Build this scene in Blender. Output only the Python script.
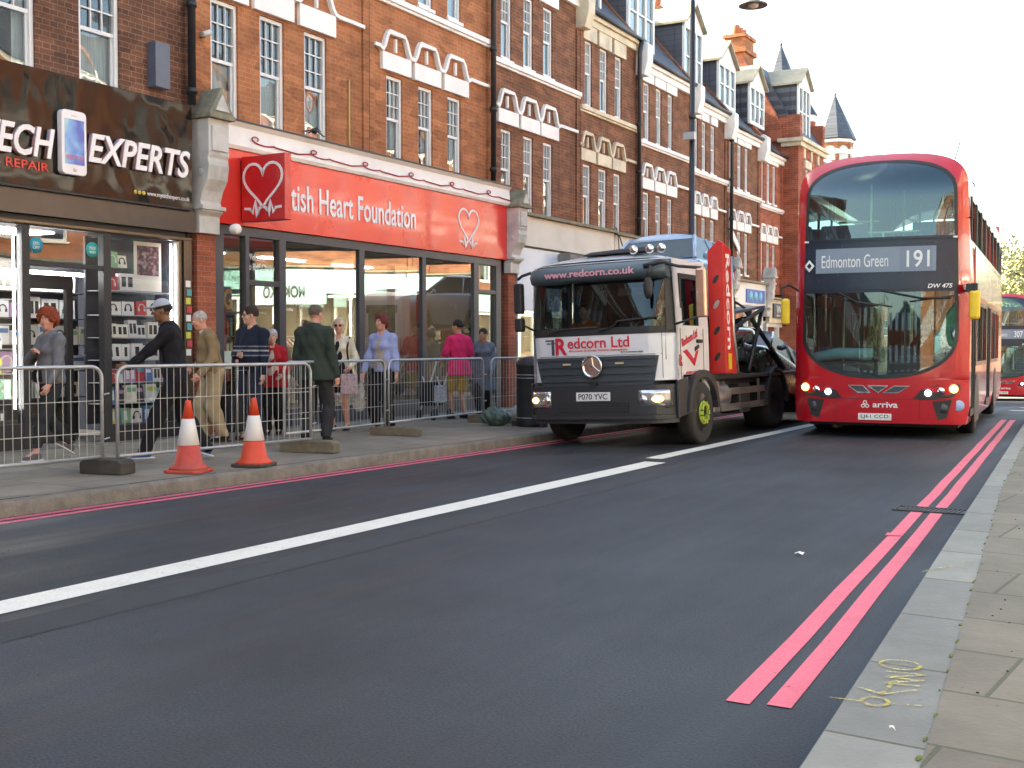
import bpy, math, random
import numpy as np
from mathutils import Vector, Matrix
R = math.radians
rnd = random.Random(7)
SC = bpy.context.scene
COL = SC.collection
for o in list(bpy.data.objects):
    bpy.data.objects.remove(o)

# ------------------------------------------------------------------ camera, sky, sun, exposure
FPX = 1155.0
PITCH = math.atan(37 / FPX)
YAW = math.atan(663 / FPX * math.cos(PITCH))
cam = bpy.data.cameras.new("camera")
cam.sensor_width = 36.0
cam.lens = FPX / 1024 * 36.0
cam.clip_start = 0.05
cam.clip_end = 2000
camo = bpy.data.objects.new("camera", cam)
COL.objects.link(camo)
camo.location = (0, 0, 1.37)
camo.rotation_euler = (math.pi / 2 - PITCH, 0, YAW)
SC.camera = camo

SUN_EL = R(31)
SUN_AZ = R(-96)          # direction the sun stands in, from +Y, clockwise seen from above (negative = to the left row)
w = bpy.data.worlds.new("World")
SC.world = w
w.use_nodes = True
nt = w.node_tree
bg = nt.nodes["Background"]
sky = nt.nodes.new("ShaderNodeTexSky")
sky.sky_type = 'NISHITA'
sky.sun_disc = False
sky.sun_elevation = SUN_EL
sky.sun_rotation = SUN_AZ
sky.air_density = 1.0
sky.dust_density = 2.2
sky.ozone_density = 0.9
nt.links.new(sky.outputs[0], bg.inputs[0])
bg.inputs[1].default_value = 0.15
sl = bpy.data.lights.new("sun", 'SUN')
sl.energy = 5.0
sl.angle = R(0.5)
sl.color = (1.0, 0.93, 0.82)
so = bpy.data.objects.new("sun", sl)
COL.objects.link(so)
sd = Vector((math.sin(SUN_AZ) * math.cos(SUN_EL), math.cos(SUN_AZ) * math.cos(SUN_EL), math.sin(SUN_EL)))
so.rotation_euler = (-sd).to_track_quat('-Z', 'Y').to_euler()
SC.view_settings.view_transform = 'Standard'
SC.view_settings.look = 'None'
SC.view_settings.exposure = 2.45
SC.view_settings.use_white_balance = True      # the camera was balanced for open shade
SC.view_settings.white_balance_temperature = 7600
SC.view_settings.white_balance_tint = 5
SC.view_settings.gamma = 1
SC.view_settings.use_curve_mapping = False
SC.cycles.max_bounces = 8
SC.cycles.transparent_max_bounces = 16
SC.cycles.caustics_reflective = False
SC.cycles.caustics_refractive = False
SC.cycles.sample_clamp_indirect = 6.0

# ------------------------------------------------------------------ materials
MATS = {}
def nmat(name):
    m = bpy.data.materials.new(name)
    m.use_nodes = True
    t = m.node_tree
    return m, t, t.nodes["Principled BSDF"], t.links.new, t.nodes.new
def plain(name, col, rough=0.5, metal=0.0, var=0.12, scale=6.0, bump=0.0, bscale=60.0, spec=0.5, coat=0.0, emit=None, es=1.0, dirt=0.0, trans=0.0, alpha=1.0, sheen=0.0, stretch=None):
    """a real-world surface colour broken up by soft unevenness"""
    if name in MATS:
        return MATS[name]
    m, t, b, L, N = nmat(name)
    tc = N("ShaderNodeTexCoord")
    src = tc.outputs['Object']
    if stretch:
        mp = N("ShaderNodeMapping"); mp.inputs['Scale'].default_value = stretch
        L(src, mp.inputs[0]); src = mp.outputs[0]
    nz = N("ShaderNodeTexNoise"); nz.inputs['Scale'].default_value = scale; nz.inputs['Detail'].default_value = 6; nz.inputs['Roughness'].default_value = 0.6
    L(src, nz.inputs['Vector'])
    mr = N("ShaderNodeMapRange"); mr.inputs[1].default_value = 0.25; mr.inputs[2].default_value = 0.75
    mr.inputs[3].default_value = 1 - var; mr.inputs[4].default_value = 1 + var
    L(nz.outputs[0], mr.inputs[0])
    mx = N("ShaderNodeVectorMath"); mx.operation = 'SCALE'
    mx.inputs[0].default_value = col[:3]
    L(mr.outputs[0], mx.inputs[3])
    out = mx.outputs[0]
    if dirt > 0:
        n2 = N("ShaderNodeTexNoise"); n2.inputs['Scale'].default_value = scale * .45; n2.inputs['Detail'].default_value = 8
        L(src, n2.inputs['Vector'])
        m2 = N("ShaderNodeMapRange"); m2.inputs[1].default_value = .48; m2.inputs[2].default_value = .72; m2.inputs[4].default_value = dirt
        L(n2.outputs[0], m2.inputs[0])
        mi = N("ShaderNodeMix"); mi.data_type = 'RGBA'; mi.inputs[7].default_value = (.08, .07, .055, 1)
        L(m2.outputs[0], mi.inputs[0]); L(out, mi.inputs[6]); out = mi.outputs[2]
    L(out, b.inputs['Base Color'])
    r2 = N("ShaderNodeMapRange"); r2.inputs[3].default_value = max(.02, rough - .08); r2.inputs[4].default_value = min(1, rough + .08)
    L(nz.outputs[0], r2.inputs[0]); L(r2.outputs[0], b.inputs['Roughness'])
    b.inputs['Metallic'].default_value = metal
    b.inputs['Specular IOR Level'].default_value = spec
    b.inputs['Coat Weight'].default_value = coat
    b.inputs['Coat Roughness'].default_value = .05
    b.inputs['Sheen Weight'].default_value = sheen
    b.inputs['Alpha'].default_value = alpha
    if bump > 0:
        n3 = N("ShaderNodeTexNoise"); n3.inputs['Scale'].default_value = bscale; n3.inputs['Detail'].default_value = 4
        L(src, n3.inputs['Vector'])
        bp = N("ShaderNodeBump"); bp.inputs['Strength'].default_value = bump; bp.inputs['Distance'].default_value = .02
        L(n3.outputs[0], bp.inputs['Height']); L(bp.outputs[0], b.inputs['Normal'])
    if emit:
        b.inputs['Emission Color'].default_value = (*emit, 1); b.inputs['Emission Strength'].default_value = es
    MATS[name] = m
    return m

def brick(name, c1, c2, mortar, dark=0.35, stain=.5):
    m, t, b, L, N = nmat(name)
    tc = N("ShaderNodeTexCoord"); sp = N("ShaderNodeSeparateXYZ"); L(tc.outputs['Object'], sp.inputs[0])
    ad = N("ShaderNodeMath"); L(sp.outputs[0], ad.inputs[0]); L(sp.outputs[1], ad.inputs[1])
    cb = N("ShaderNodeCombineXYZ"); L(ad.outputs[0], cb.inputs[0]); L(sp.outputs[2], cb.inputs[1])
    br = N("ShaderNodeTexBrick"); L(cb.outputs[0], br.inputs['Vector'])
    br.inputs['Scale'].default_value = 1; br.inputs['Brick Width'].default_value = .205; br.inputs['Row Height'].default_value = .072; br.squash = .55; br.squash_frequency = 2
    br.inputs['Mortar Size'].default_value = .0055; br.inputs['Mortar Smooth'].default_value = .3; br.inputs['Bias'].default_value = -.1
    br.inputs['Color1'].default_value = (*c1, 1); br.inputs['Color2'].default_value = (*c2, 1); br.inputs['Mortar'].default_value = (*mortar, 1)
    nz = N("ShaderNodeTexNoise"); nz.inputs['Scale'].default_value = 1.1; nz.inputs['Detail'].default_value = 9; nz.inputs['Roughness'].default_value = .65
    L(cb.outputs[0], nz.inputs['Vector'])
    mr = N("ShaderNodeMapRange"); mr.inputs[1].default_value = .3; mr.inputs[2].default_value = .7; mr.inputs[3].default_value = 1 - dark; mr.inputs[4].default_value = 1.12
    L(nz.outputs[0], mr.inputs[0])
    # single burnt bricks
    mp = N("ShaderNodeMapping"); mp.inputs['Scale'].default_value = (1 / .225 * .5, 1 / .075 * .5, 1); L(cb.outputs[0], mp.inputs[0])
    wn = N("ShaderNodeTexVoronoi"); wn.inputs['Scale'].default_value = 1.0; L(mp.outputs[0], wn.inputs['Vector'])
    cr = N("ShaderNodeMapRange"); cr.inputs[1].default_value = 0; cr.inputs[2].default_value = 1; cr.inputs[3].default_value = .72; cr.inputs[4].default_value = 1.15
    sx = N("ShaderNodeSeparateXYZ"); L(wn.outputs['Color'], sx.inputs[0]); L(sx.outputs[0], cr.inputs[0])
    mu = N("ShaderNodeMath"); mu.operation = 'MULTIPLY'; L(mr.outputs[0], mu.inputs[0]); L(cr.outputs[0], mu.inputs[1])
    vm = N("ShaderNodeVectorMath"); vm.operation = 'SCALE'; L(br.outputs[0], vm.inputs[0]); L(mu.outputs[0], vm.inputs[3])
    # rain streaks, soot
    m3 = N("ShaderNodeMapping"); m3.inputs['Scale'].default_value = (3.5, .25, 1); L(cb.outputs[0], m3.inputs[0])
    n3 = N("ShaderNodeTexNoise"); n3.inputs['Scale'].default_value = 1; n3.inputs['Detail'].default_value = 6; L(m3.outputs[0], n3.inputs['Vector'])
    r3 = N("ShaderNodeMapRange"); r3.inputs[1].default_value = .5; r3.inputs[2].default_value = .78; r3.inputs[4].default_value = stain; L(n3.outputs[0], r3.inputs[0])
    mi = N("ShaderNodeMix"); mi.data_type = 'RGBA'; mi.inputs[7].default_value = (.06, .045, .035, 1)
    L(r3.outputs[0], mi.inputs[0]); L(vm.outputs[0], mi.inputs[6]); L(mi.outputs[2], b.inputs['Base Color'])
    b.inputs['Roughness'].default_value = .85; b.inputs['Specular IOR Level'].default_value = .25
    bp = N("ShaderNodeBump"); bp.inputs['Strength'].default_value = .5; bp.inputs['Distance'].default_value = .01; bp.invert = True
    L(br.outputs['Fac'], bp.inputs['Height']); L(bp.outputs[0], b.inputs['Normal'])
    return m

def glass(name, tint=(.75, .85, .85), rough=0.02, strength=1.0, ior=1.5, wob=0.0, wscale=1.2, refl=(1, 1, 1)):
    """thin pane: see-through with a Fresnel reflection"""
    m, t, b, L, N = nmat(name)
    t.nodes.remove(b)
    out = t.nodes["Material Output"]
    tr = N("ShaderNodeBsdfTransparent"); tr.inputs[0].default_value = (*tint, 1)
    gl = N("ShaderNodeBsdfGlossy"); gl.inputs['Roughness'].default_value = rough; gl.inputs[0].default_value = (*refl, 1)
    fr = N("ShaderNodeFresnel"); ge = N("ShaderNodeNewGeometry"); im = N("ShaderNodeMapRange"); im.inputs[3].default_value = ior; im.inputs[4].default_value = 1 / ior
    L(ge.outputs['Backfacing'], im.inputs[0]); L(im.outputs[0], fr.inputs[0])      # the same reflection from either face of the pane
    mu = N("ShaderNodeMath"); mu.operation = 'MULTIPLY'; mu.inputs[1].default_value = strength; mu.use_clamp = True
    L(fr.outputs[0], mu.inputs[0])
    mx = N("ShaderNodeMixShader"); L(mu.outputs[0], mx.inputs[0]); L(tr.outputs[0], mx.inputs[1]); L(gl.outputs[0], mx.inputs[2])
    L(mx.outputs[0], out.inputs[0])
    if wob > 0:
        tc = N("ShaderNodeTexCoord"); nz = N("ShaderNodeTexNoise"); nz.inputs['Scale'].default_value = wscale; nz.inputs['Detail'].default_value = 1
        L(tc.outputs['Object'], nz.inputs['Vector'])
        bp = N("ShaderNodeBump"); bp.inputs['Strength'].default_value = 1; bp.inputs['Distance'].default_value = wob
        L(nz.outputs[0], bp.inputs['Height']); L(bp.outputs[0], gl.inputs['Normal']); L(bp.outputs[0], fr.inputs['Normal'])
    return m

def gloss_black(name, col, wob):
    m, t, b, L, N = nmat(name)
    b.inputs['Base Color'].default_value = (*col, 1); b.inputs['Roughness'].default_value = .06
    b.inputs['Specular IOR Level'].default_value = .22; b.inputs['Coat Weight'].default_value = 0.0; b.inputs['Coat Roughness'].default_value = .03
    tc = N("ShaderNodeTexCoord"); nz = N("ShaderNodeTexNoise"); nz.inputs['Scale'].default_value = .9; nz.inputs['Detail'].default_value = 2
    L(tc.outputs['Object'], nz.inputs['Vector'])
    bp = N("ShaderNodeBump"); bp.inputs['Strength'].default_value = 1; bp.inputs['Distance'].default_value = wob
    L(nz.outputs[0], bp.inputs['Height']); L(bp.outputs[0], b.inputs['Normal']); L(bp.outputs[0], b.inputs['Coat Normal'])
    return m

def asphalt():
    m, t, b, L, N = nmat("asphalt")
    g = N("ShaderNodeTexCoord"); src = g.outputs['Object']
    a = N("ShaderNodeTexNoise"); a.inputs['Scale'].default_value = 85; a.inputs['Detail'].default_value = 5; L(src, a.inputs['Vector'])
    c = N("ShaderNodeTexNoise"); c.inputs['Scale'].default_value = .55; c.inputs['Detail'].default_value = 5; c.inputs['Roughness'].default_value = .55; L(src, c.inputs['Vector'])
    mp = N("ShaderNodeMapping"); mp.inputs['Scale'].default_value = (1.6, .12, 1); mp.inputs['Rotation'].default_value = (0, 0, R(-2)); L(src, mp.inputs[0])
    d = N("ShaderNodeTexNoise"); d.inputs['Scale'].default_value = 1.2; d.inputs['Detail'].default_value = 4; L(mp.outputs[0], d.inputs['Vector'])
    r1 = N("ShaderNodeMapRange"); r1.inputs[1].default_value = .3; r1.inputs[2].default_value = .7; r1.inputs[3].default_value = .45; r1.inputs[4].default_value = 1.75; L(a.outputs[0], r1.inputs[0])
    r2 = N("ShaderNodeMapRange"); r2.inputs[1].default_value = .3; r2.inputs[2].default_value = .7; r2.inputs[3].default_value = .6; r2.inputs[4].default_value = 1.5; L(c.outputs[0], r2.inputs[0])
    r3 = N("ShaderNodeMapRange"); r3.inputs[1].default_value = .3; r3.inputs[2].default_value = .7; r3.inputs[3].default_value = .75; r3.inputs[4].default_value = 1.3; L(d.outputs[0], r3.inputs[0])
    m1 = N("ShaderNodeMath"); m1.operation = 'MULTIPLY'; L(r1.outputs[0], m1.inputs[0]); L(r2.outputs[0], m1.inputs[1])
    m2 = N("ShaderNodeMath"); m2.operation = 'MULTIPLY'; L(m1.outputs[0], m2.inputs[0]); L(r3.outputs[0], m2.inputs[1])
    vm = N("ShaderNodeVectorMath"); vm.operation = 'SCALE'; vm.inputs[0].default_value = (.0185, .0228, .0285); L(m2.outputs[0], vm.inputs[3])
    L(vm.outputs[0], b.inputs['Base Color'])
    rr = N("ShaderNodeMapRange"); rr.inputs[1].default_value = .3; rr.inputs[2].default_value = .7; rr.inputs[3].default_value = .5; rr.inputs[4].default_value = .78; L(d.outputs[0], rr.inputs[0])
    L(rr.outputs[0], b.inputs['Roughness']); b.inputs['Specular IOR Level'].default_value = .36
    bp = N("ShaderNodeBump"); bp.inputs['Strength'].default_value = .45; bp.inputs['Distance'].default_value = .006
    L(a.outputs[0], bp.inputs['Height']); L(bp.outputs[0], b.inputs['Normal'])
    return m

def paving(name, base, sx, sy, joint=.008, ox=0.0, rot=0.0, dark=.3):
    m, t, b, L, N = nmat(name)
    tc = N("ShaderNodeTexCoord"); mp = N("ShaderNodeMapping"); mp.inputs['Location'].default_value = (ox, 0, 0); mp.inputs['Rotation'].default_value = (0, 0, rot)
    L(tc.outputs['Object'], mp.inputs[0])
    br = N("ShaderNodeTexBrick"); L(mp.outputs[0], br.inputs['Vector']); br.inputs['Scale'].default_value = 1
    br.inputs['Brick Width'].default_value = sx; br.inputs['Row Height'].default_value = sy; br.inputs['Mortar Size'].default_value = joint
    br.inputs['Mortar Smooth'].default_value = .2
    br.inputs['Color1'].default_value = (*base, 1); br.inputs['Color2'].default_value = (base[0] * .72, base[1] * .72, base[2] * .74, 1)
    br.inputs['Mortar'].default_value = (.07, .075, .045, 1)
    n1 = N("ShaderNodeTexNoise"); n1.inputs['Scale'].default_value = 2.3; n1.inputs['Detail'].default_value = 10; n1.inputs['Roughness'].default_value = .68; L(tc.outputs['Object'], n1.inputs['Vector'])
    r1 = N("ShaderNodeMapRange"); r1.inputs[1].default_value = .3; r1.inputs[2].default_value = .7; r1.inputs[3].default_value = 1 - dark; r1.inputs[4].default_value = 1.15; L(n1.outputs[0], r1.inputs[0])
    n2 = N("ShaderNodeTexVoronoi"); n2.inputs['Scale'].default_value = 7; L(tc.outputs['Object'], n2.inputs['Vector'])
    r2 = N("ShaderNodeMapRange"); r2.inputs[1].default_value = .03; r2.inputs[2].default_value = .07; r2.inputs[3].default_value = .55; r2.inputs[4].default_value = 1; L(n2.outputs['Distance'], r2.inputs[0])
    m1 = N("ShaderNodeMath"); m1.operation = 'MULTIPLY'; L(r1.outputs[0], m1.inputs[0]); L(r2.outputs[0], m1.inputs[1])
    vm = N("ShaderNodeVectorMath"); vm.operation = 'SCALE'; L(br.outputs[0], vm.inputs[0]); L(m1.outputs[0], vm.inputs[3]); L(vm.outputs[0], b.inputs['Base Color'])
    b.inputs['Roughness'].default_value = .75
    n3 = N("ShaderNodeTexNoise"); n3.inputs['Scale'].default_value = 45; L(tc.outputs['Object'], n3.inputs['Vector'])
    ms = N("ShaderNodeMath"); ms.operation = 'MULTIPLY_ADD'; ms.inputs[1].default_value = -1.5; L(br.outputs['Fac'], ms.inputs[0]); L(n3.outputs[0], ms.inputs[2])
    bp = N("ShaderNodeBump"); bp.inputs['Strength'].default_value = .4; bp.inputs['Distance'].default_value = .006; L(ms.outputs[0], bp.inputs['Height']); L(bp.outputs[0], b.inputs['Normal'])
    return m

def paint(name, col, worn=.25, rough=.6):
    """thermoplastic road paint with worn spots"""
    m, t, b, L, N = nmat(name)
    tc = N("ShaderNodeTexCoord"); n1 = N("ShaderNodeTexNoise"); n1.inputs['Scale'].default_value = 3; n1.inputs['Detail'].default_value = 12; n1.inputs['Roughness'].default_value = .75
    L(tc.outputs['Object'], n1.inputs['Vector'])
    r1 = N("ShaderNodeMapRange"); r1.inputs[1].default_value = .5; r1.inputs[2].default_value = .8; r1.inputs[4].default_value = worn * 2; L(n1.outputs[0], r1.inputs[0])
    mi = N("ShaderNodeMix"); mi.data_type = 'RGBA'; mi.inputs[6].default_value = (*col, 1); mi.inputs[7].default_value = (col[0] * .62, col[1] * .52, col[2] * .40, 1)
    L(r1.outputs[0], mi.inputs[0])
    n2 = N("ShaderNodeTexNoise"); n2.inputs['Scale'].default_value = 60; n2.inputs['Detail'].default_value = 3; L(tc.outputs['Object'], n2.inputs['Vector'])
    r2 = N("ShaderNodeMapRange"); r2.inputs[1].default_value = .3; r2.inputs[2].default_value = .7; r2.inputs[3].default_value = .86; r2.inputs[4].default_value = 1.1; L(n2.outputs[0], r2.inputs[0])
    vm = N("ShaderNodeVectorMath"); vm.operation = 'SCALE'; L(mi.outputs[2], vm.inputs[0]); L(r2.outputs[0], vm.inputs[3]); L(vm.outputs[0], b.inputs['Base Color'])
    b.inputs['Roughness'].default_value = rough
    n4 = N("ShaderNodeTexNoise"); n4.inputs['Scale'].default_value = 26; n4.inputs['Detail'].default_value = 8; n4.inputs['Roughness'].default_value = .7; L(tc.outputs['Object'], n4.inputs['Vector'])
    r4 = N("ShaderNodeMapRange"); r4.inputs[1].default_value = .635; r4.inputs[2].default_value = .69; r4.inputs[3].default_value = 1; r4.inputs[4].default_value = .15; L(n4.outputs[0], r4.inputs[0]); L(r4.outputs[0], b.inputs['Alpha'])
    bp = N("ShaderNodeBump"); bp.inputs['Strength'].default_value = .3; bp.inputs['Distance'].default_value = .004; L(n2.outputs[0], bp.inputs['Height']); L(bp.outputs[0], b.inputs['Normal'])
    return m

def slate():
    m, t, b, L, N = nmat("roof slate")
    tc = N("ShaderNodeTexCoord"); sp = N("ShaderNodeSeparateXYZ"); L(tc.outputs['Object'], sp.inputs[0])
    cb = N("ShaderNodeCombineXYZ"); L(sp.outputs[1], cb.inputs[0]); L(sp.outputs[2], cb.inputs[1])
    br = N("ShaderNodeTexBrick"); L(cb.outputs[0], br.inputs['Vector']); br.inputs['Scale'].default_value = 1
    br.inputs['Brick Width'].default_value = .3; br.inputs['Row Height'].default_value = .16; br.inputs['Mortar Size'].default_value = .008
    br.inputs['Color1'].default_value = (.085, .095, .12, 1); br.inputs['Color2'].default_value = (.06, .068, .085, 1); br.inputs['Mortar'].default_value = (.03, .03, .035, 1)
    L(br.outputs[0], b.inputs['Base Color']); b.inputs['Roughness'].default_value = .5
    return m

M = {}
M['asphalt'] = asphalt()
M['pave_left'] = paving("pavement flags", (.25, .215, .165), .62, .9, .006)
M['pave_right'] = paving("york stone flags", (.165, .155, .125), .75, .62, .010, ox=.2, rot=R(5))
M['kerb_right'] = paving("granite kerb", (.205, .22, .21), 9.0, .92, .009, rot=R(4.5), dark=.2)
M['kerb_left'] = plain("dirty kerb", (.165, .15, .125), .85, var=.3, scale=9, bump=.4, bscale=40, dirt=.6)
M['white_paint'] = paint("white road paint", (.72, .71, .64), .3)
M['red_paint'] = paint("red road paint", (.66, .125, .185), .3)
M['brick_tech'] = brick("brown brick", (.21, .088, .048), (.13, .056, .036), (.27, .2, .15), .3, .35)
M['brick_orange'] = brick("orange brick", (.46, .17, .07), (.37, .125, .05), (.40, .26, .16), .2, .25)
M['brick_dark'] = brick("sooty red brick", (.29, .115, .057), (.19, .077, .042), (.29, .2, .14), .35, .5)
M['brick_mid'] = brick("weathered red brick", (.33, .125, .06), (.22, .085, .048), (.33, .24, .18), .3, .4)
M['brick_red'] = brick("bright red brick", (.40, .11, .055), (.32, .085, .045), (.33, .2, .15), .2, .2)
M['slate'] = slate()
M['stucco'] = plain("white painted stucco", (.84, .83, .79), .6, var=.05, scale=3, dirt=.10, bump=.1, bscale=30)
M['stucco_cream'] = plain("cream painted stucco", (.66, .58, .42), .65, var=.12, scale=4, dirt=.35)
M['corbel'] = plain("weathered white corbel", (.55, .54, .5), .7, var=.12, scale=5, dirt=.45, bump=.2, bscale=25)
M['moss'] = plain("mossy stone cap", (.24, .23, .16), .9, var=.3, scale=8, dirt=.5, bump=.5, bscale=30)
M['sash'] = plain("white sash paint", (.74, .74, .72), .4, var=.05, scale=4)
M['wglass'] = glass("window glass", (.8, .86, .88), .015, 1.5, wob=.012, wscale=1.6)
M['shopglass'] = glass("shop window glass", (.86, .9, .88), .01, 2.6, wob=.004, wscale=.5)
M['bayglass'] = glass("angled shop window glass", (.8, .82, .8), .01, 9.0, wob=.004, wscale=.5)
M['techglass'] = glass("phone shop glass", (.93, .94, .94), .01, 1.0, wob=.004, wscale=.5)
M['busglass'] = glass("bus glass", (.40, .66, .68), .02, 2.6, refl=(.72, .93, 1.0))
M['carglass'] = glass("vehicle glass", (.34, .40, .42), .02, 1.25, refl=(.8, .95, 1.0))
M['curtain'] = plain("net curtain", (.58, .56, .50), .9, var=.3, scale=3, stretch=(1, 14, .6))
M['curtain_white'] = plain("white blind", (.6, .6, .56), .9, var=.12, scale=3)
M['room'] = plain("painted room darkness", (.035, .032, .03), .9)  # near-black colour stands for the unlit rooms behind windows
M['black_iron'] = plain("black iron paint", (.02, .021, .024), .45, var=.2)
M['grey_bar'] = plain("galvanised steel", (.42, .43, .44), .42, metal=.55, var=.15, scale=14)
M['wire'] = plain("galvanised wire", (.46, .47, .47), .5, metal=.4, var=.1, scale=14)
M['white'] = plain("clean white", (.8, .8, .79), .45, var=.03)
M['black'] = plain("matt black", (.018, .018, .02), .55, var=.2)
M['tyre'] = plain("tyre rubber", (.022, .022, .022), .8, var=.25, scale=20, bump=.2, bscale=80)
M['red_bus'] = plain("bus red paint", (.47, .008, .018), .2, var=.06, scale=1.5, coat=.7, dirt=.06)
M['chrome'] = plain("chrome", (.8, .8, .8), .12, metal=1, var=.03)
M['steel'] = plain("bare steel", (.42, .43, .44), .35, metal=.85, var=.2, scale=5)
M['dsteel'] = plain("dark chassis steel", (.05, .052, .056), .5, metal=.4, var=.3, scale=5)
M['lamp_on'] = plain("lit headlamp", (.9, .9, .85), .2, emit=(1.0, .66, .30), es=4)
M['lamp_glass'] = plain("headlamp reflector", (.6, .6, .62), .15, metal=.8)
M['lamp_warm'] = plain("warm lamp glow", (.9, .7, .4), .3, emit=(1.0, .50, .14), es=.7)  # emitting shell imitates the orange glow around a lit lamp's core
M['drl'] = plain("white running lamp", (.9, .9, .95), .2, emit=(.75, .8, 1.0), es=4)
M['hiv'] = plain("hi-vis yellow", (.6, .78, .10), .7, emit=None)
M['yellow'] = plain("yellow paint", (.75, .52, .03), .4)

# ------------------------------------------------------------------ mesh helpers
class MB:
    def __init__(s): s.v = []; s.f = []; s.sm = []
    def face(s, pts, sm=False):
        n = len(s.v); s.v += [tuple(p) for p in pts]; s.f.append(tuple(range(n, n + len(pts)))); s.sm.append(sm)
    def box(s, x0, x1, y0, y1, z0, z1):
        n = len(s.v)
        s.v += [(x, y, z) for z in (z0, z1) for y in (y0, y1) for x in (x0, x1)]
        for q in ((0, 2, 3, 1), (4, 5, 7, 6), (0, 1, 5, 4), (2, 6, 7, 3), (0, 4, 6, 2), (1, 3, 7, 5)):
            s.f.append(tuple(n + i for i in q)); s.sm.append(False)
        return s
    def hexa(s, p):
        n = len(s.v); s.v += [tuple(q) for q in p]
        for q in ((0, 2, 3, 1), (4, 5, 7, 6), (0, 1, 5, 4), (2, 6, 7, 3), (0, 4, 6, 2), (1, 3, 7, 5)):
            s.f.append(tuple(n + i for i in q)); s.sm.append(False)
        return s
    def prism(s, pts, fn0, fn1):
        """pts: 2-D outline; fn0/fn1 map a 2-D point to the 3-D near and far faces"""
        n = len(s.v); k = len(pts)
        s.v += [tuple(fn0(*p)) for p in pts] + [tuple(fn1(*p)) for p in pts]
        s.f.append(tuple(range(n, n + k))); s.f.append(tuple(range(n + 2 * k - 1, n + k - 1, -1))); s.sm += [False, False]
        for i in range(k):
            j = (i + 1) % k
            s.f.append((n + j, n + i, n + k + i, n + k + j)); s.sm.append(False)
        return s
    def tube(s, pts, r, n=8, close=False, cap=True):
        pts = [Vector(p) for p in pts]
        rs = r if isinstance(r, (list, tuple)) else [r] * len(pts)
        b = len(s.v); up = None
        for i, p in enumerate(pts):
            if close: t = pts[(i + 1) % len(pts)] - pts[i - 1]
            else: t = pts[min(i + 1, len(pts) - 1)] - pts[max(i - 1, 0)]
            t.normalize()
            if up is None:
                up = Vector((0, 0, 1)) if abs(t.z) < .9 else Vector((1, 0, 0))
            a = up - t * up.dot(t)
            if a.length < 1e-4: a = Vector((0, 1, 0)) - t * t.y
            a.normalize(); up = a; c = t.cross(a)
            for k in range(n):
                th = 2 * math.pi * k / n
                s.v.append(tuple(p + (a * math.cos(th) + c * math.sin(th)) * rs[i]))
        m = len(pts)
        for i in range(m if close else m - 1):
            i2 = (i + 1) % m
            for k in range(n):
                k2 = (k + 1) % n
                s.f.append((b + i * n + k, b + i * n + k2, b + i2 * n + k2, b + i2 * n + k)); s.sm.append(True)
        if cap and not close:
            s.f.append(tuple(b + k for k in range(n - 1, -1, -1))); s.sm.append(False)
            s.f.append(tuple(b + (m - 1) * n + k for k in range(n))); s.sm.append(False)
        return s
    def lathe(s, prof, c=(0, 0, 0), ax='z', n=24):
        b = len(s.v)
        for (r, h) in prof:
            for k in range(n):
                th = 2 * math.pi * k / n; a, q = r * math.cos(th), r * math.sin(th)
                if ax == 'z': p = (c[0] + a, c[1] + q, c[2] + h)
                elif ax == 'x': p = (c[0] + h, c[1] + a, c[2] + q)
                else: p = (c[0] + a, c[1] + h, c[2] - q)
                s.v.append(p)
        for i in range(len(prof) - 1):
            for k in range(n):
                k2 = (k + 1) % n
                s.f.append((b + i * n + k, b + i * n + k2, b + (i + 1) * n + k2, b + (i + 1) * n + k)); s.sm.append(True)
        if prof[0][0] > 1e-4: s.f.append(tuple(b + k for k in range(n - 1, -1, -1))); s.sm.append(False)
        if prof[-1][0] > 1e-4: s.f.append(tuple(b + (len(prof) - 1) * n + k for k in range(n))); s.sm.append(False)
        return s
    def grid(s, rows, sm=True):
        b = len(s.v); n = len(rows[0])
        for r_ in rows: s.v += [tuple(p) for p in r_]
        for i in range(len(rows) - 1):
            for k in range(n - 1):
                s.f.append((b + i * n + k, b + i * n + k + 1, b + (i + 1) * n + k + 1, b + (i + 1) * n + k)); s.sm.append(sm)
        return s
    def ell(s, c, r, n=14, m=9):
        b = len(s.v)
        for i in range(m + 1):
            ph = math.pi * i / m
            for k in range(n):
                th = 2 * math.pi * k / n
                s.v.append((c[0] + r[0] * math.sin(ph) * math.cos(th), c[1] + r[1] * math.sin(ph) * math.sin(th), c[2] + r[2] * math.cos(ph)))
        for i in range(m):
            for k in range(n):
                k2 = (k + 1) % n
                s.f.append((b + i * n + k, b + (i + 1) * n + k, b + (i + 1) * n + k2, b + i * n + k2)); s.sm.append(True)
        return s
    def panel(s, u0, u1, v0, v1, holes, fn, depth=0.0, us=(), vs=(), sm=False):
        """rectangle with rectangular openings; fn(u, v, d): d = distance behind the face"""
        U = sorted(set([u0, u1] + [x for h in holes for x in h[:2]] + [x for x in us if u0 < x < u1]))
        V = sorted(set([v0, v1] + [x for h in holes for x in h[2:4]] + [x for x in vs if v0 < x < v1]))
        U = [x for x in U if u0 <= x <= u1]; V = [x for x in V if v0 <= x <= v1]
        for a, b in zip(U, U[1:]):
            for c, d in zip(V, V[1:]):
                mu, mv = (a + b) / 2, (c + d) / 2
                if any(h[0] < mu < h[1] and h[2] < mv < h[3] for h in holes): continue
                s.face([fn(a, c, 0), fn(b, c, 0), fn(b, d, 0), fn(a, d, 0)], sm)
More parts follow.
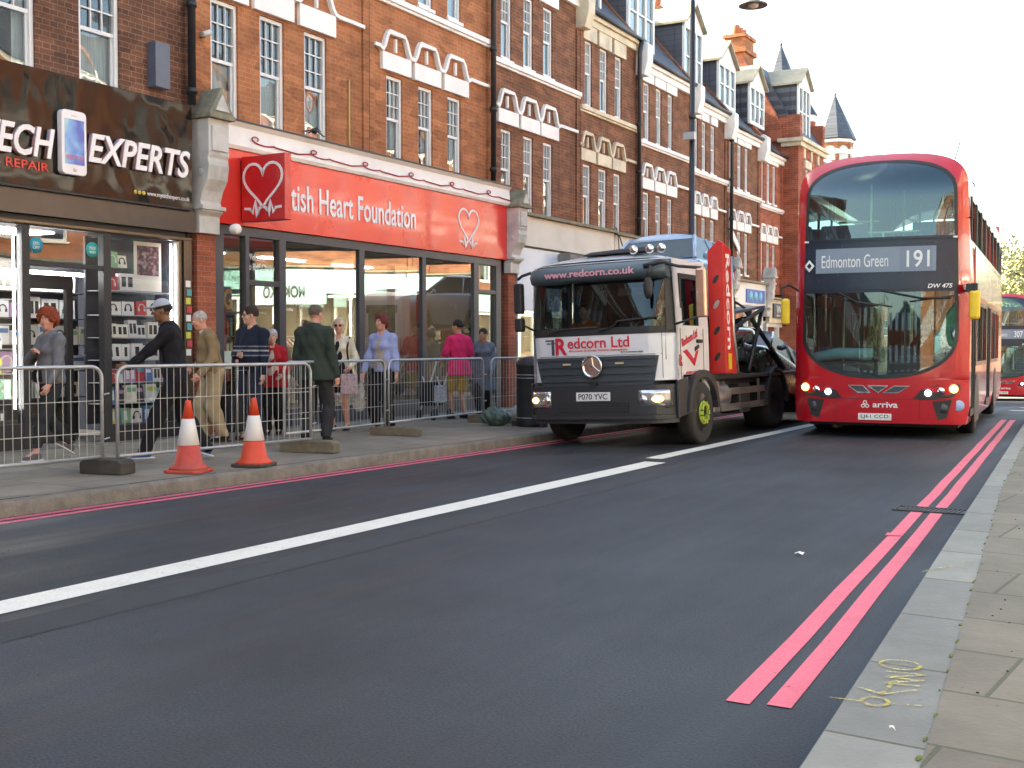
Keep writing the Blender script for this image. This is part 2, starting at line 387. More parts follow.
        if depth:
            for h in holes:
                a, b, c, d = max(h[0], u0), min(h[1], u1), max(h[2], v0), min(h[3], v1)
                s.face([fn(a, c, 0), fn(a, d, 0), fn(a, d, depth), fn(a, c, depth)])
                s.face([fn(b, c, 0), fn(b, c, depth), fn(b, d, depth), fn(b, d, 0)])
                s.face([fn(a, c, 0), fn(a, c, depth), fn(b, c, depth), fn(b, c, 0)])
                s.face([fn(a, d, 0), fn(b, d, 0), fn(b, d, depth), fn(a, d, depth)])
        return s
    def build(s, name, mat, parent=None, loc=(0, 0, 0), rz=0, bev=0, sub=0, weld=False, solid=0):
        me = bpy.data.meshes.new(name)
        me.from_pydata(s.v, [], s.f)
        me.polygons.foreach_set("use_smooth", s.sm)
        me.materials.append(mat)
        me.update()
        o = bpy.data.objects.new(name, me); COL.objects.link(o)
        if parent: o.parent = parent
        o.location = loc; o.rotation_euler = (0, 0, rz)
        if weld:
            md = o.modifiers.new("weld", 'WELD'); md.merge_threshold = .0005
        if solid:
            md = o.modifiers.new("solid", 'SOLIDIFY'); md.thickness = solid; md.offset = -1
        if bev:
            md = o.modifiers.new("bevel", 'BEVEL'); md.width = bev; md.segments = 2; md.limit_method = 'ANGLE'
        if sub:
            md = o.modifiers.new("sub", 'SUBSURF'); md.levels = sub; md.render_levels = sub
        return o

def tag(o, label=None, cat=None, group=None, kind=None):
    if label: o['label'] = label
    if cat: o['category'] = cat
    if group: o['group'] = group
    if kind: o['kind'] = kind
    return o
def thing(name, label, cat, loc=(0, 0, 0), rz=0, group=None):
    o = bpy.data.objects.new(name, None); COL.objects.link(o)
    o.empty_display_size = .2; o.location = loc; o.rotation_euler = (0, 0, rz)
    return tag(o, label, cat, group)
def struct(name, mb, mat, **k):
    return tag(mb.build(name, mat, **k), kind='structure')
def copy_tree(o, parent=None):
    c = o.copy(); COL.objects.link(c); c.parent = parent
    for ch in list(o.children): copy_tree(ch, c)
    return c

def text(name, s, mat, parent, org, xd, up, wid=None, hei=.1, depth=.006, off=0.0, shear=0.0, mirror=False, space=1.0):
    """lettering fitted into a box wid x hei whose lower left corner is org"""
    cu = bpy.data.curves.new(name, 'FONT'); cu.body = s; cu.size = 1; cu.extrude = 0.0; cu.offset = off; cu.shear = shear
    cu.space_character = space; cu.resolution_u = 4
    ob = bpy.data.objects.new(name, cu); COL.objects.link(ob)
    cu.extrude = .01
    dg = bpy.context.evaluated_depsgraph_get(); dg.update()
    me = bpy.data.meshes.new_from_object(ob.evaluated_get(dg))
    bpy.data.objects.remove(ob); bpy.data.curves.remove(cu)
    n = len(me.vertices); co = np.zeros(n * 3); me.vertices.foreach_get("co", co); co = co.reshape(-1, 3)
    lo, hi = co.min(0), co.max(0)
    sy = hei / (hi[1] - lo[1]); sx = (wid / (hi[0] - lo[0])) if wid else sy
    x = (co[:, 0] - lo[0]) * sx; y = (co[:, 1] - lo[1]) * sy; z = (co[:, 2] + .01) / .02 * depth
    if mirror: x = x.max() - x
    xd = Vector(xd).normalized(); up = Vector(up).normalized(); nn = xd.cross(up)
    out = np.outer(x, xd) + np.outer(y, up) + np.outer(z, nn) + np.array(org)
    me.vertices.foreach_set("co", out.ravel()); me.materials.clear(); me.materials.append(mat); me.update()
    o = bpy.data.objects.new(name, me); COL.objects.link(o); o.parent = parent
    return o

def strip(mb, pts, wdt, fn, d):
    """moulding of constant width along a 2-D path, mapped by fn(u, v, depth)"""
    P = [Vector((a, b)) for a, b in pts]
    L_, R_ = [], []
    for i, p in enumerate(P):
        t = (P[min(i + 1, len(P) - 1)] - P[max(i - 1, 0)]).normalized()
        n = Vector((-t.y, t.x)); c = 1.0
        if 0 < i < len(P) - 1:
            t1 = (P[i] - P[i - 1]).normalized(); c = max(.5, abs(t1.dot(t)))
        L_.append(p + n * wdt / 2 / c); R_.append(p - n * wdt / 2 / c)
    for i in range(len(P) - 1):
        a, b, c, e = R_[i], R_[i + 1], L_[i + 1], L_[i]
        mb.hexa([fn(a.x, a.y, 0), fn(b.x, b.y, 0), fn(e.x, e.y, 0), fn(c.x, c.y, 0), fn(a.x, a.y, d), fn(b.x, b.y, d), fn(e.x, e.y, d), fn(c.x, c.y, d)])
    return mb

def gz(y):
    return 0 if y < 24 else (-.03 * (y - 24) if y < 60 else -1.08)
def XL(y): return -8.44 + .03 * max(-6, min(14, y - 6))
def XR(y): return -.72 - .0685 * y
def pz(x, y): return .08 + .04 * min(1, max(0, (-8.4 - x) / 3.7)) + gz(y)
# ------------------------------------------------------------------ ground, road, pavements
b = MB()
b.face([(-400, -250, -1.35), (400, -250, -1.35), (400, 900, -1.35), (-400, 900, -1.35)])
struct("ground", b, plain("far ground", (.16, .15, .14), .9))

ys = [-40, -20, -10, -5] + [i * 1.0 for i in range(0, 60)] + [60, 70, 90, 130, 180]
def road_z(x, y):
    if x > -5.6: return gz(y)
    return gz(y) - .05 * min(1, (-5.6 - x) / 2.8)
b = MB()
b.grid([[(x, y, road_z(x, y)) for x in (XL(y), -7.5, -6.5, -5.6, (-5.6 + XR(y)) / 2, XR(y))] if XR(y) > -5.4 else [(x, y, road_z(x, y)) for x in (XL(y), -7.5, -6.5, -5.6, -5.5, -5.45)] for y in ys if y <= 68], sm=True)
b.grid([[(x, y, gz(y)) for x in (-30, -14, -8.44, -5.45, 2)] for y in (68, 90, 130, 180)], sm=True)
struct("road", b, M['asphalt'])

def ribbon(name, ya, yb, f0, f1, zf, mat, step=1.0):
    b = MB(); n = max(1, int(math.ceil((yb - ya) / step))); rows = []
    for i in range(n + 1):
        y = ya + (yb - ya) * i / n
        rows.append([(f0(y), y, zf(f0(y), y)), (f1(y), y, zf(f1(y), y))])
    b.grid(rows)
    return struct(name, b, mat)
# left pavement and its kerb
ribbon("pavement", -30, 60, lambda y: -12.6, lambda y: XL(y) - .16, pz, M['pave_left'])
b = MB(); rows = []
for i in range(0, 91):
    y = -30 + i; x = XL(y); j = .006 * math.sin(i * 2.1)
    rows.append([(x - .16, y, .078 + gz(y)), (x - .03 + j, y, .083 + gz(y)), (x + j, y, .055 + gz(y)), (x + .015 + j, y, -.08 + gz(y))])
b.grid(rows); struct("kerb", b, M['kerb_left'])
# right pavement and granite kerb
def kin(y): return min(XR(y) + .42, max(-.32 - .09 * y, XR(y) + .16))
ribbon("kerb", -30, 66, XR, kin, lambda x, y: .112 + gz(y), M['kerb_right'])
b = MB(); b.grid([[(XR(y), y, .112 + gz(y)), (XR(y) - .012, y, .095 + gz(y)), (XR(y) - .015, y, -.05 + gz(y))] for y in range(-30, 67)])
struct("kerb", b, M['kerb_right'])
ribbon("pavement", -30, 66, kin, lambda y: 5.2, lambda x, y: .115 + gz(y), M['pave_right'])
# moss in the joint behind the granite kerb
b = MB()
for i in range(55):
    y = 2.2 + i * .27 + rnd.random() * .1; x = kin(y) + rnd.uniform(-.012, .012); r = rnd.uniform(.003, .010)
    b.ell((x, y, .114), (r, r * rnd.uniform(2, 7), .005), 7, 4)
tag(b.build("moss", plain("moss", (.10, .13, .03), .95, var=.4, scale=30)), kind='stuff')

# painted markings
def mark(name, ya, yb, xc, wd, mat, h=.004, s=1.0, end_skew=0):
    b = MB(); n = max(1, int((yb - ya) / s)); rows = []
    for i in range(n + 1):
        y = ya + (yb - ya) * i / n; x = xc(y)
        j = .004 * math.sin(i * 3.7 + ya)
        rows.append([(x - wd / 2 + j, y, road_z(x - wd / 2, y) + h), (x + wd / 2 + j, y + end_skew, road_z(x + wd / 2, y) + h)])
    b.grid(rows)
    return struct(name, b, mat)
mark("white_line", -20, 12.72, lambda y: -5.33, .27, M['white_paint'])
mark("white_line", 13.12, 22.5, lambda y: -5.53, .22, M['white_paint'])
mark("white_line", 26, 40, lambda y: -5.6, .15, M['white_paint'])
L1 = lambda y: -1.435 - .0695 * (y - 4.25)
L2 = lambda y: -1.28 - .0695 * (y - 4.25)
for f in (L1, L2):
    mark("red_line", 4.25 if f is L1 else 4.28, 9.93, f, .095, M['red_paint'])
    mark("red_line", 10.28, 23.4, f, .095, M['red_paint'])
    mark("red_line", 29.5, 60, lambda y, f=f: f(y) + .25, .095, M['red_paint'])
mark("red_line", -20, 42, lambda y: XL(y) + .12, .10, M['red_paint'])
mark("red_line", -20, 42, lambda y: XL(y) + .30, .10, M['red_paint'])
mark("asphalt_seam", -20, 40, lambda y: -4.86, .34, plain("older asphalt strip", (.022, .026, .031), .75, var=.3, scale=4, bump=.3, bscale=60), h=.002)
# spare overlapping dab on the outer line where it was restarted
b = MB(); b.face([(-1.80, 8.56, .009), (-1.68, 8.60, .009), (-1.70, 8.68, .009), (-1.81, 8.70, .009)])
struct("red_line", b, M['red_paint'])
# short white arrow heads far along the road
b = MB()
for (x, y) in ((-3.1, 31.0), (-2.6, 33.2), (-3.3, 35.0)):
    b.face([(x - .5, y, gz(y) + .006), (x + .2, y, gz(y) + .006), (x + .4, y + .5, gz(y + .5) + .006), (x - .4, y + .5, gz(y + .5) + .006)])
struct("white_line", b, M['white_paint'])
# drain grating across the red lines
t = thing("drain_grate", "slotted black drain grate cutting through the double red lines", "drain", (-1.75, 10.1, 0))
b = MB()
for x0, x1, y0, y1 in ((-.29, .29, -.14, -.12), (-.29, .29, .12, .14), (-.29, -.27, -.12, .12), (.27, .29, -.12, .12)): b.box(x0, x1, y0, y1, 0, .012)
b.build("frame", M['dsteel'], t)
b = MB()
for i in range(14):
    x = -.25 + i * .038; b.hexa([(x, -.12, .0), (x + .018, -.12, .0), (x + .02, .12, .0), (x + .038, .12, .0), (x, -.12, .009), (x + .018, -.12, .009), (x + .02, .12, .009), (x + .038, .12, .009)])
b.build("grating", M['dsteel'], t)
b = MB(); b.box(-.27, .27, -.12, .12, -.01, .0035); b.build("pit_shade", M['black'], t)  # black slab stands for the shade below the grating
# spray marks: squiggles, an arrow, a ring, a dashed line
ysp = paint("yellow spray", (.60, .54, .12), .5)
_t = ysp.node_tree; _n = _t.nodes.new("ShaderNodeTexNoise"); _n.inputs['Scale'].default_value = 38; _n.inputs['Detail'].default_value = 6
_c = _t.nodes.new("ShaderNodeTexCoord"); _t.links.new(_c.outputs['Object'], _n.inputs['Vector'])
_r = _t.nodes.new("ShaderNodeMapRange"); _r.inputs[1].default_value = .36; _r.inputs[2].default_value = .62; _r.inputs[4].default_value = .75; _t.links.new(_n.outputs[0], _r.inputs[0]); _t.links.new(_r.outputs[0], _t.nodes["Principled BSDF"].inputs['Alpha'])
b = MB()
def squig(pts, wd=.016, z=.118):
    P = [Vector((p[0], p[1])) for p in pts]
    for i in range(len(P) - 1):
        t = (P[i + 1] - P[i]); 
        if t.length < 1e-5: continue
        n = Vector((-t.y, t.x)).normalized() * wd / 2; a = t.normalized() * wd * .2
        b.face([(*(P[i] - n - a), z), (*(P[i + 1] - n + a), z), (*(P[i + 1] + n + a), z), (*(P[i] + n - a), z)])
def ring(cx, cy, rx, ry, n=18): return [(cx + rx * math.cos(i * 2 * math.pi / n), cy + ry * math.sin(i * 2 * math.pi / n)) for i in range(n + 1)]
squig(ring(-.90, 4.15, .045, .05)); squig([(-.935, 4.13), (-1.05, 4.12)], .012)
for i in range(5): squig([(-.85 + i * .04, 4.15 + i * .012), (-.83 + i * .04, 4.156 + i * .012)], .009)
squig([(-1.0, 4.30), (-.90, 4.25), (-.80, 4.36)]); squig([(-.90, 4.25), (-.89, 4.45)])
squig([(-.80, 4.42), (-.92, 4.40), (-.80, 4.5), (-.93, 4.48), (-.81, 4.58), (-.95, 4.56)], .014)
squig(ring(-.92, 4.68, .075, .07), .014)
squig([(-1.2, 6.7), (-1.1, 6.95), (-1.0, 6.9)], .015); squig([(-1.08, 7.15), (-.98, 7.1)], .013)
struct("yellow_spray_marks", b, ysp)

# ------------------------------------------------------------------ litter and small stuff on the ground
b = MB()
for i in range(160):
    y = rnd.uniform(3, 14); x = kin(y) + rnd.uniform(.1, 1.4); r = rnd.uniform(.002, .007)
    b.ell((x, y, .118), (r, r, r * .5), 6, 3)
for i in range(220):
    y = rnd.uniform(2, 20); x = XL(y) + rnd.uniform(.0, .35) ** 1.5; r = rnd.uniform(.003, .010)
    b.ell((x, y, -.045), (r * rnd.uniform(1, 2), r, r * .6), 6, 3)
for i in range(60):
    y = rnd.uniform(3, 14); x = rnd.uniform(-8, -2); r = rnd.uniform(.002, .005)
    b.ell((x, y, road_z(x, y)), (r, r, r), 5, 3)
tag(b.build("grit", plain("grit", (.06, .055, .045), .9)), kind='stuff')
def scrap(name, label, x, y, z, s, mat, cat="litter"):
    b = MB(); n = 7; c = []
    for i in range(n):
        a = 2 * math.pi * i / n; r = s * rnd.uniform(.6, 1.1)
        c.append((r * math.cos(a), r * .55 * math.sin(a), rnd.uniform(.002, .02)))
    for i in range(n): b.face([(0, 0, .018), c[i], c[(i + 1) % n]])
    o = b.build(name, mat, None, (x, y, z), solid=.001); tag(o, label, cat)
scrap("paper_scrap", "small white paper scrap lying on the asphalt before the bus", -2.12, 7.51, .003, .045, M['white'])
scrap("paper_scrap", "white paper scrap on the pavement below the red-haired woman", -9.35, 8.2, .10, .07, M['white'])
scrap("dark_clod", "dark crumbled dirt clod on the stone pavement flags", -.28, 4.55, .118, .035, M['black'], "dirt")
scrap("paper_scrap", "tiny white scrap on the granite kerb near the spray marks", -.78, 3.85, .117, .012, M['white'])
scrap("cigarette_packet", "pale flattened packet lying by the left gutter", -8.5, 9.6, .09, .04, M['stucco'])

# ------------------------------------------------------------------ terraces
def fac(y, z, d): return (-d, y, z)
BAY_PTS = []
def sash(par, y0, y1, z0, z1, cols=3, kind=0, simple=False, sill=True):
    rec = .055
    m = MB(); fw = .055; xm = (z0 + z1) / 2 + .02
    def bar(a, b_, c, d, x0=-rec - .05, x1=-rec): m.box(x0, x1, a, b_, c, d)
    bar(y0, y0 + fw, z0, z1, -rec - .07, -rec + .02); bar(y1 - fw, y1, z0, z1, -rec - .07, -rec + .02)
    bar(y0 + fw, y1 - fw, z1 - fw, z1, -rec - .07, -rec + .02); bar(y0 + fw, y1 - fw, z0, z0 + .07, -rec - .07, -rec + .02)
    bar(y0 + fw, y1 - fw, xm - .025, xm + .025)
    bar(y0 + fw, y0 + fw + .03, z0 + .07, xm - .025, -rec - .06, -rec - .02); bar(y1 - fw - .03, y1 - fw, z0 + .07, xm - .025, -rec - .06, -rec - .02)
    if not simple:
        W = y1 - y0 - 2 * fw
        for i in range(1, cols): 
            yc = y0 + fw + W * i / cols; bar(yc - .0075, yc + .0075, xm + .025, z1 - fw, -rec - .03, -rec)
        for i in range(1, 3):
            zc = xm + (z1 - fw - xm) * i / 3; bar(y0 + fw, y1 - fw, zc - .009, zc + .009, -rec - .031, -rec - .001)
    wo = m.build("window", M['sash'], par)
    p = MB(); p.box(-rec - .036, -rec - .032, y0 + fw, y1 - fw, z0 + .07, z1 - fw); p.build("pane", M['wglass'], wo)
    c = MB()
    if kind == 0:      # net curtain with folds over the lower half
        n = 14; zt = xm - .02
        c.grid([[(-rec - .12 - .012 * math.sin(i * 1.9), y0 + .03 + (y1 - y0 - .06) * i / n, z) for i in range(n + 1)] for z in (z0 + .03, zt)])
        c.build("curtain", M['curtain'], wo)
    elif kind == 1:
        c.box(-rec - .13, -rec - .125, y0 + .03, y1 - .03, z0 + (z1 - z0) * .55, z1 - .03); c.build("blind", M['curtain_white'], wo)
    elif kind == 2:
        for (a, b_) in ((y0 + .03, y0 + .03 + (y1 - y0) * .28), (y1 - .03 - (y1 - y0) * .25, y1 - .03)):
            n = 6; c.grid([[(-rec - .12 - .018 * math.sin(i * 2.2), a + (b_ - a) * i / n, z) for i in range(n + 1)] for z in (z0 + .03, z1 - .03)])
        c.build("curtain", M['curtain'], wo)
    r_ = MB(); r_.box(-rec - .45, -rec - .44, y0 - .02, y1 + .02, z0 - .02, z1 + .02); r_.build("room_back", M['room'], wo)  # dark sheet in place of the room's unlit depth
    if sill:
        s_ = MB(); s_.box(-rec, .05, y0 - .03, y1 + .03, z0 - .06, z0 - .002); s_.build("sill", M['stucco'], wo)
    return wo

def bells(par, wins, zb, zt, ztop, band, y0, y1, mat):
    """white lintel blocks with bell-shaped hood mouldings joined by a band"""
    m = MB(); hw = (wins[1][0] - wins[0][0]) * .44
    for (a, b_) in wins:
        c = (a + b_) / 2; m.box(-.02, .07, c - hw, c + hw, zb, zt)
        m.box(-.02, .05, c - .025, c + .025, ztop - .19 * (ztop - zt) / .35 - .12, ztop - .08)
    m.build("lintel", mat, par, bev=.008)
    o = MB(); cs = [(a + b_) / 2 for a, b_ in wins]; tw = hw * .62; dz = ztop - zt
    pts = [(y0, band), (cs[0] - hw - .08, band)]
    for i, c in enumerate(cs):
        lo = zt + .03
        pts += [(c - hw * .99, lo), (c - hw * .84, lo + dz * .22), (c - tw * 1.08, ztop - dz * .2), (c - tw * .85, ztop), (c + tw * .85, ztop), (c + tw * 1.08, ztop - dz * .2), (c + hw * .84, lo + dz * .22), (c + hw * .99, lo)]
    pts += [(cs[-1] + hw + .08, band), (y1, band)]
    strip(o, pts, .065, lambda u, v, d: (.0 + d, u, v), .085)
    o.build("hood_moulding", mat, par, bev=.006)

def dormer(par, y0, y1, z0, z1, xf, mat, cols=3):
    m = MB()
    # cheeks, front frame, gable
    zc = z1 - (y1 - y0) * .42; ym = (y0 + y1) / 2
    m.box(xf - 2.2, xf - .32, y0, y1, z0, zc); m.box(xf - .32, xf - .06, y0, y0 + .06, z0, zc); m.box(xf - .32, xf - .06, y1 - .06, y1, z0, zc)
    dm = m.build("dormer", M['slate'], par)
    f = MB(); W = y1 - y0; nb = cols
    f.box(xf - .05, xf + .03, y0, y1, z0, z0 + .12); f.box(xf - .05, xf + .03, y0, y1, zc - .16, zc)
    for i in range(nb + 1):
        yc = y0 + .04 + (W - .08) * i / nb; f.box(xf - .05, xf + .025, yc - .045, yc + .045, z0 + .12, zc - .16)
    f.box(xf - .03, xf + .01, y0 + .08, y1 - .08, (z0 + zc) / 2 - .02, (z0 + zc) / 2 + .03)
    f.prism([(y0, zc), (y1, zc), (ym, z1 - .05)], lambda u, v: (xf + .02, u, v), lambda u, v: (xf - .05, u, v))
    f.build("dormer_front", mat, dm)
    g = MB(); g.box(xf - .03, xf - .024, y0 + .06, y1 - .06, z0 + .12, zc - .16); g.build("pane", M['wglass'], dm)
    r_ = MB(); r_.box(xf - .3, xf - .29, y0, y1, z0, zc); r_.build("room_back", M['curtain'], dm)
    rf = MB()
    for s_ in (-1, 1):
        ye = ym + s_ * (W / 2 + .1); zo = .07
        rf.hexa([(xf - 2.6, ye, zc - .05), (xf + .14, ye, zc - .05), (xf - 2.6, ym, z1), (xf + .14, ym, z1), (xf - 2.6, ye, zc - .05 + zo), (xf + .14, ye, zc - .05 + zo), (xf - 2.6, ym, z1 + zo), (xf + .14, ym, z1 + zo)])
    rf.build("dormer_roof", plain("lead dormer roof", (.36, .32, .23), .7, var=.15, dirt=.3), dm)
    return dm

def terrace(name, label, X, Y0, Y1, rz, P, group="terraced houses along the street"):
    """P: dict of heights and window positions, all in world Y when rz == 0"""
    W = Y1 - Y0
    t = thing(name, label, "building", (X, Y0 if rz == 0 else Y1, 0), rz, group)
    w1 = [(a - Y0, b_ - Y0) for a, b_ in P['w1']]; w2 = [(a - Y0, b_ - Y0) for a, b_ in P.get('w2', P['w1'])]
    zs = P['shop']; zg = P['gut']
    h1 = [(a, b_, P['z1'][0], P['z1'][1]) for a, b_ in w1]; h2 = [(a, b_, P['z2'][0], P['z2'][1]) for a, b_ in w2]
    m = MB()
    m.panel(0, W, zs, zg, h1 + h2, fac, .2)
    m.face([(0, 0, zs), (0, 0, zg), (-9, 0, zg), (-9, 0, zs)]); m.face([(0, W, zs), (-9, W, zs), (-9, W, zg), (0, W, zg)])
    m.face([(-9, 0, -1.4), (-9, W, -1.4), (-9, W, zg), (-9, 0, zg)])
    # shallow pilasters at the party walls
    m.box(-.05, .05, 0.003, .13, zs, zg - .02); m.box(-.05, .04, W - .16, W - .003, zs, zg - .02)
    m.build("wall", P['brick'], t)
    if P.get('solid', True):
        m = MB(); m.face([(-9, 0, -1.4), (-9, 0, zs), (-3.6, 0, zs), (-3.6, 0, -1.4)]); m.face([(-9, W, -1.4), (-3.6, W, -1.4), (-3.6, W, zs), (-9, W, zs)])
        m.box(-9, -.02, 0, W, zs - .02, zs); m.build("ground_floor_wall", M['room'], t)
    kinds = P.get('kinds', (0, 0, 0, 2, 1, 0))
    for i, (a, b_) in enumerate(w1): sash(t, a, b_, P['z1'][0], P['z1'][1], P.get('cols', 3), kinds[i % 6], P.get('simple', False))
    for i, (a, b_) in enumerate(w2): sash(t, a, b_, P['z2'][0], P['z2'][1], P.get('cols', 3), kinds[(i + 3) % 6], P.get('simple', False))
    tr = P.get('trim', M['stucco'])
    if 'bell' in P: bells(t, w1, P['bell'][0], P['bell'][1], P['bell'][2], P['bell'][3], .14, W - .16, tr)
    if 'lint2' in P:
        m = MB()
        for a, b_ in w2:
            c = (a + b_) / 2; hw = (w2[1][0] - w2[0][0]) * .44; m.box(-.02, .06, c - hw, c + hw, *P['lint2'])
        m.build("lintel", tr, t, bev=.006)
    m = MB(); zc = P['string']
    m.box(-.02, .10, .0, W, zc - .05, zc + .05); m.box(-.02, .06, .0, W, zc - .10, zc - .05)
    m.build("string_course", tr, t, bev=.01)
    m = MB(); m.box(-.1, .16, .0, W, zg - .10, zg + .02); m.box(-.1, .09, .0, W, zg - .26, zg - .10); m.build("cornice", P.get('corn', tr), t, bev=.012)
    m = MB(); m.tube([(.20, .02, zg + .04), (.20, W - .02, zg + .02)], .05, 8); m.build("gutter", M['black_iron'], t)
    # roof
    rh = P.get('rh', 2.6); rd = P.get('rd', 2.0)
    m = MB()
    a = [(.12, zg + .03), (-.1 - rd, zg + rh), (-5.2, zg + rh + .1), (-9, zg), (-9, zg - .1), (.0, zg - .05)]
    m.prism(a, lambda u, v: (u, .0, v), lambda u, v: (u, W, v)); rf = m.build("roof", M['slate'], t)
    # party wall parapets with coping
    m = MB(); k = MB()
    for (ya, yb) in (((-.14, .14),) if not P.get('lastpar') else ((-.14, .14), (W - .14, W + .14))):
        pr = [(.22, zg - .3), (.22, zg + .28), (-.05 - rd, zg + rh + .35), (-5.4, zg + rh + .35), (-5.4, zg - .3)]
        m.prism(pr, lambda u, v: (u, ya, v), lambda u, v: (u, yb, v))
        k.prism([(.24, zg - .45), (.34, zg - .1), (.34, zg + .32), (.2, zg + .42), (.0, zg + .3), (.0, zg - .45)], lambda u, v: (u, ya - .03, v), lambda u, v: (u, yb + .03, v))
    m.build("party_wall", P['brick'], t); k.build("kneeler", tr, t, bev=.01)
    if 'dormer' in P:
        d = P['dormer']; dormer(t, d[0] - Y0, d[1] - Y0, d[2], d[3], d[4], M['sash'])
    if P.get('chimney'):
        cy, ch = P['chimney']; cy -= Y0
        m = MB(); m.box(-4.2, -3.2, cy - .3, cy + .3, zg + 1, zg + ch); m.box(-4.27, -3.13, cy - .37, cy + .37, zg + ch - .35, zg + ch - .2); m.box(-4.25, -3.15, cy - .35, cy + .35, zg + ch, zg + ch + .1)
        c = m.build("chimney", P['brick'], t)
        m = MB()
        for i in range(3): m.lathe([(.10, 0), (.12, .3), (.13, .34), (.1, .36)], (-4.0 + i * .3, cy, zg + ch + .1), n=12)
        m.build("chimney_pot", plain("terracotta", (.42, .16, .08), .7), c)
    if P.get('pipe') is not None:
        m = MB(); y = P['pipe'] - Y0
        m.tube([(.22, y, zg), (.16, y, zg - .3), (.15, y, P.get('pbot', zs + .05))], .055, 10)
        for q in range(4): m.lathe([(.075, 0), (.075, .08)], (.15, y, zs + .6 + q * 1.2), n=10)
        m.build("downpipe", M['black_iron'], t)
    return t

def consoles(name, label, X, y, zt, zb, wd=.42, rz=0, cap=True, pier=True, brickm=None, h=1.0, group="scrolled brackets between the shop signs"):
    """scrolled bracket under a little gabled cap between two shop signs"""
    t = thing(name, label, "bracket", (X, y, 0), rz, group)
    H = zt - zb; q = H / 2.05
    m = MB()
    m.prism([(0, zt - .45 * q), (.36, zt - .45 * q), (.36, zt - .95 * q), (.34, zt - 1.0 * q), (.36, zt - 1.1 * q), (.33, zt - 1.3 * q), (.24, zt - 1.45 * q), (.19, zt - 1.6 * q), (.22, zt - 1.68 * q), (.24, zt - 1.74 * q), (.17, zt - 1.8 * q), (.17, zb), (0, zb)],
            lambda u, v: (u, -wd / 2 + .02, v), lambda u, v: (u, wd / 2 - .02, v))
    m.box(.36, .385, -wd / 2 + .07, wd / 2 - .07, zt - .9 * q, zt - .55 * q)
    m.box(.0, .27, -wd / 2 - .01, wd / 2 + .01, zt - 1.66 * q, zt - 1.72 * q)
    for s_ in (-1, 1): m.lathe([(.001, -.012), (.05, -.012), (.05, .012), (.001, .012)], (.2, s_ * (wd / 2 - .02), zt - 1.2 * q), 'y', 14)
    m.build("scroll", M['corbel'], t, bev=.008)
    m = MB(); m.box(0, .44, -wd / 2 - .03, wd / 2 + .03, zt - .45 * q, zt - .38 * q)
    m.prism([(-wd / 2 - .02, zt - .38 * q), (wd / 2 + .02, zt - .38 * q), (0, zt)], lambda u, v: (.42, u, v), lambda u, v: (0, u, v))
    m.build("gabled_cap", M['moss'] if cap else M['corbel'], t, bev=.008)
    m = MB(); m.prism([(-wd * .3, zt - .34 * q), (wd * .3, zt - .34 * q), (0, zt - .1 * q)], lambda u, v: (.44, u, v), lambda u, v: (.41, u, v)); m.build("tympanum", M['corbel'], t)
    if pier:
        m = MB(); m.box(-.1, .10, -wd / 2 + .04, wd / 2 - .04, -.2 + gz(y) * (rz == 0), zb); m.build("pier", brickm or M['brick_red'], t)
    return t

A_ = dict(w1=[(12.38, 12.94), (13.41, 13.96), (14.44, 15.0)], z1=(4.63, 6.40), z2=(7.65, 9.2), bell=(6.44, 6.79, 7.12, 6.80), string=7.50, gut=9.75, shop=4.3, brick=M['brick_orange'], kinds=(0, 0, 0, 0, 2, 0), chimney=(14, 4.2))
terrace("terraced_house", "orange brick house over the first half of the red sign, beside the phone shop", -12.1, 12.02, 16.1, 0, A_)
B_ = dict(w1=[(16.65, 17.14), (17.64, 18.11), (18.62, 19.09)], z1=(4.62, 6.16), z2=(7.63, 9.1), bell=(6.22, 6.53, 6.90, 6.60), string=7.48, gut=9.75, shop=4.3, brick=M['brick_orange'], kinds=(2, 2, 2, 0, 0, 0), pipe=20.08, pbot=4.72)
terrace("terraced_house", "orange brick house over the far half of the red sign, ending at a downpipe", -12.1, 16.1, 20.22, 0, B_)
C_ = dict(w1=[(20.63, 21.07), (21.57, 22.0), (22.46, 22.9)], z1=(4.2, 5.87), z2=(7.31, 8.82), bell=(5.97, 6.26, 6.64, 6.33), lint2=(8.88, 9.15), string=7.21, gut=9.45, shop=4.0, brick=M['brick_dark'], kinds=(0, 2, 0, 2, 0, 0))
terrace("terraced_house", "sooty dark brick house after the downpipe, above the start of the plain white fascia", -12.1, 20.22, 24.2, 0, C_)
D_ = dict(w1=[(24.39, 24.84), (25.27, 25.73), (26.14, 26.54)], z1=(4.15, 5.67), z2=(7.03, 8.56), w2=[(24.52, 24.9), (25.33, 25.76), (26.2, 26.6)], bell=(5.73, 6.01, 6.38, 6.08), lint2=(8.56, 8.93), string=6.96, gut=9.17, shop=4.0, brick=M['brick_dark'], trim=M['stucco_cream'], kinds=(2, 0, 0, 2, 2, 0), dormer=(24.5, 26.3, 9.4, 12.2, -.45), pipe=27.35, rh=2.4)
terrace("terraced_house", "dark brick house with stained cream stone trim and a grey downpipe at its end", -12.1, 24.2, 27.62, 0, D_)
E_ = dict(w1=[(27.96, 28.37), (28.8, 29.18), (29.63, 29.98)], z1=(4.02, 5.43), z2=(6.76, 8.27), bell=(5.49, 5.78, 6.13, 5.84), lint2=(8.28, 8.6), string=6.69, gut=8.78, shop=3.8, brick=M['brick_dark'], kinds=(1, 0, 1, 0, 0, 2), dormer=(27.75, 29.45, 9.05, 12.0, -.35), rh=2.6)
terrace("terraced_house", "brown brick house just before the tall street lamp, with a tall white dormer", -12.1, 27.62, 31.42, 0, E_)
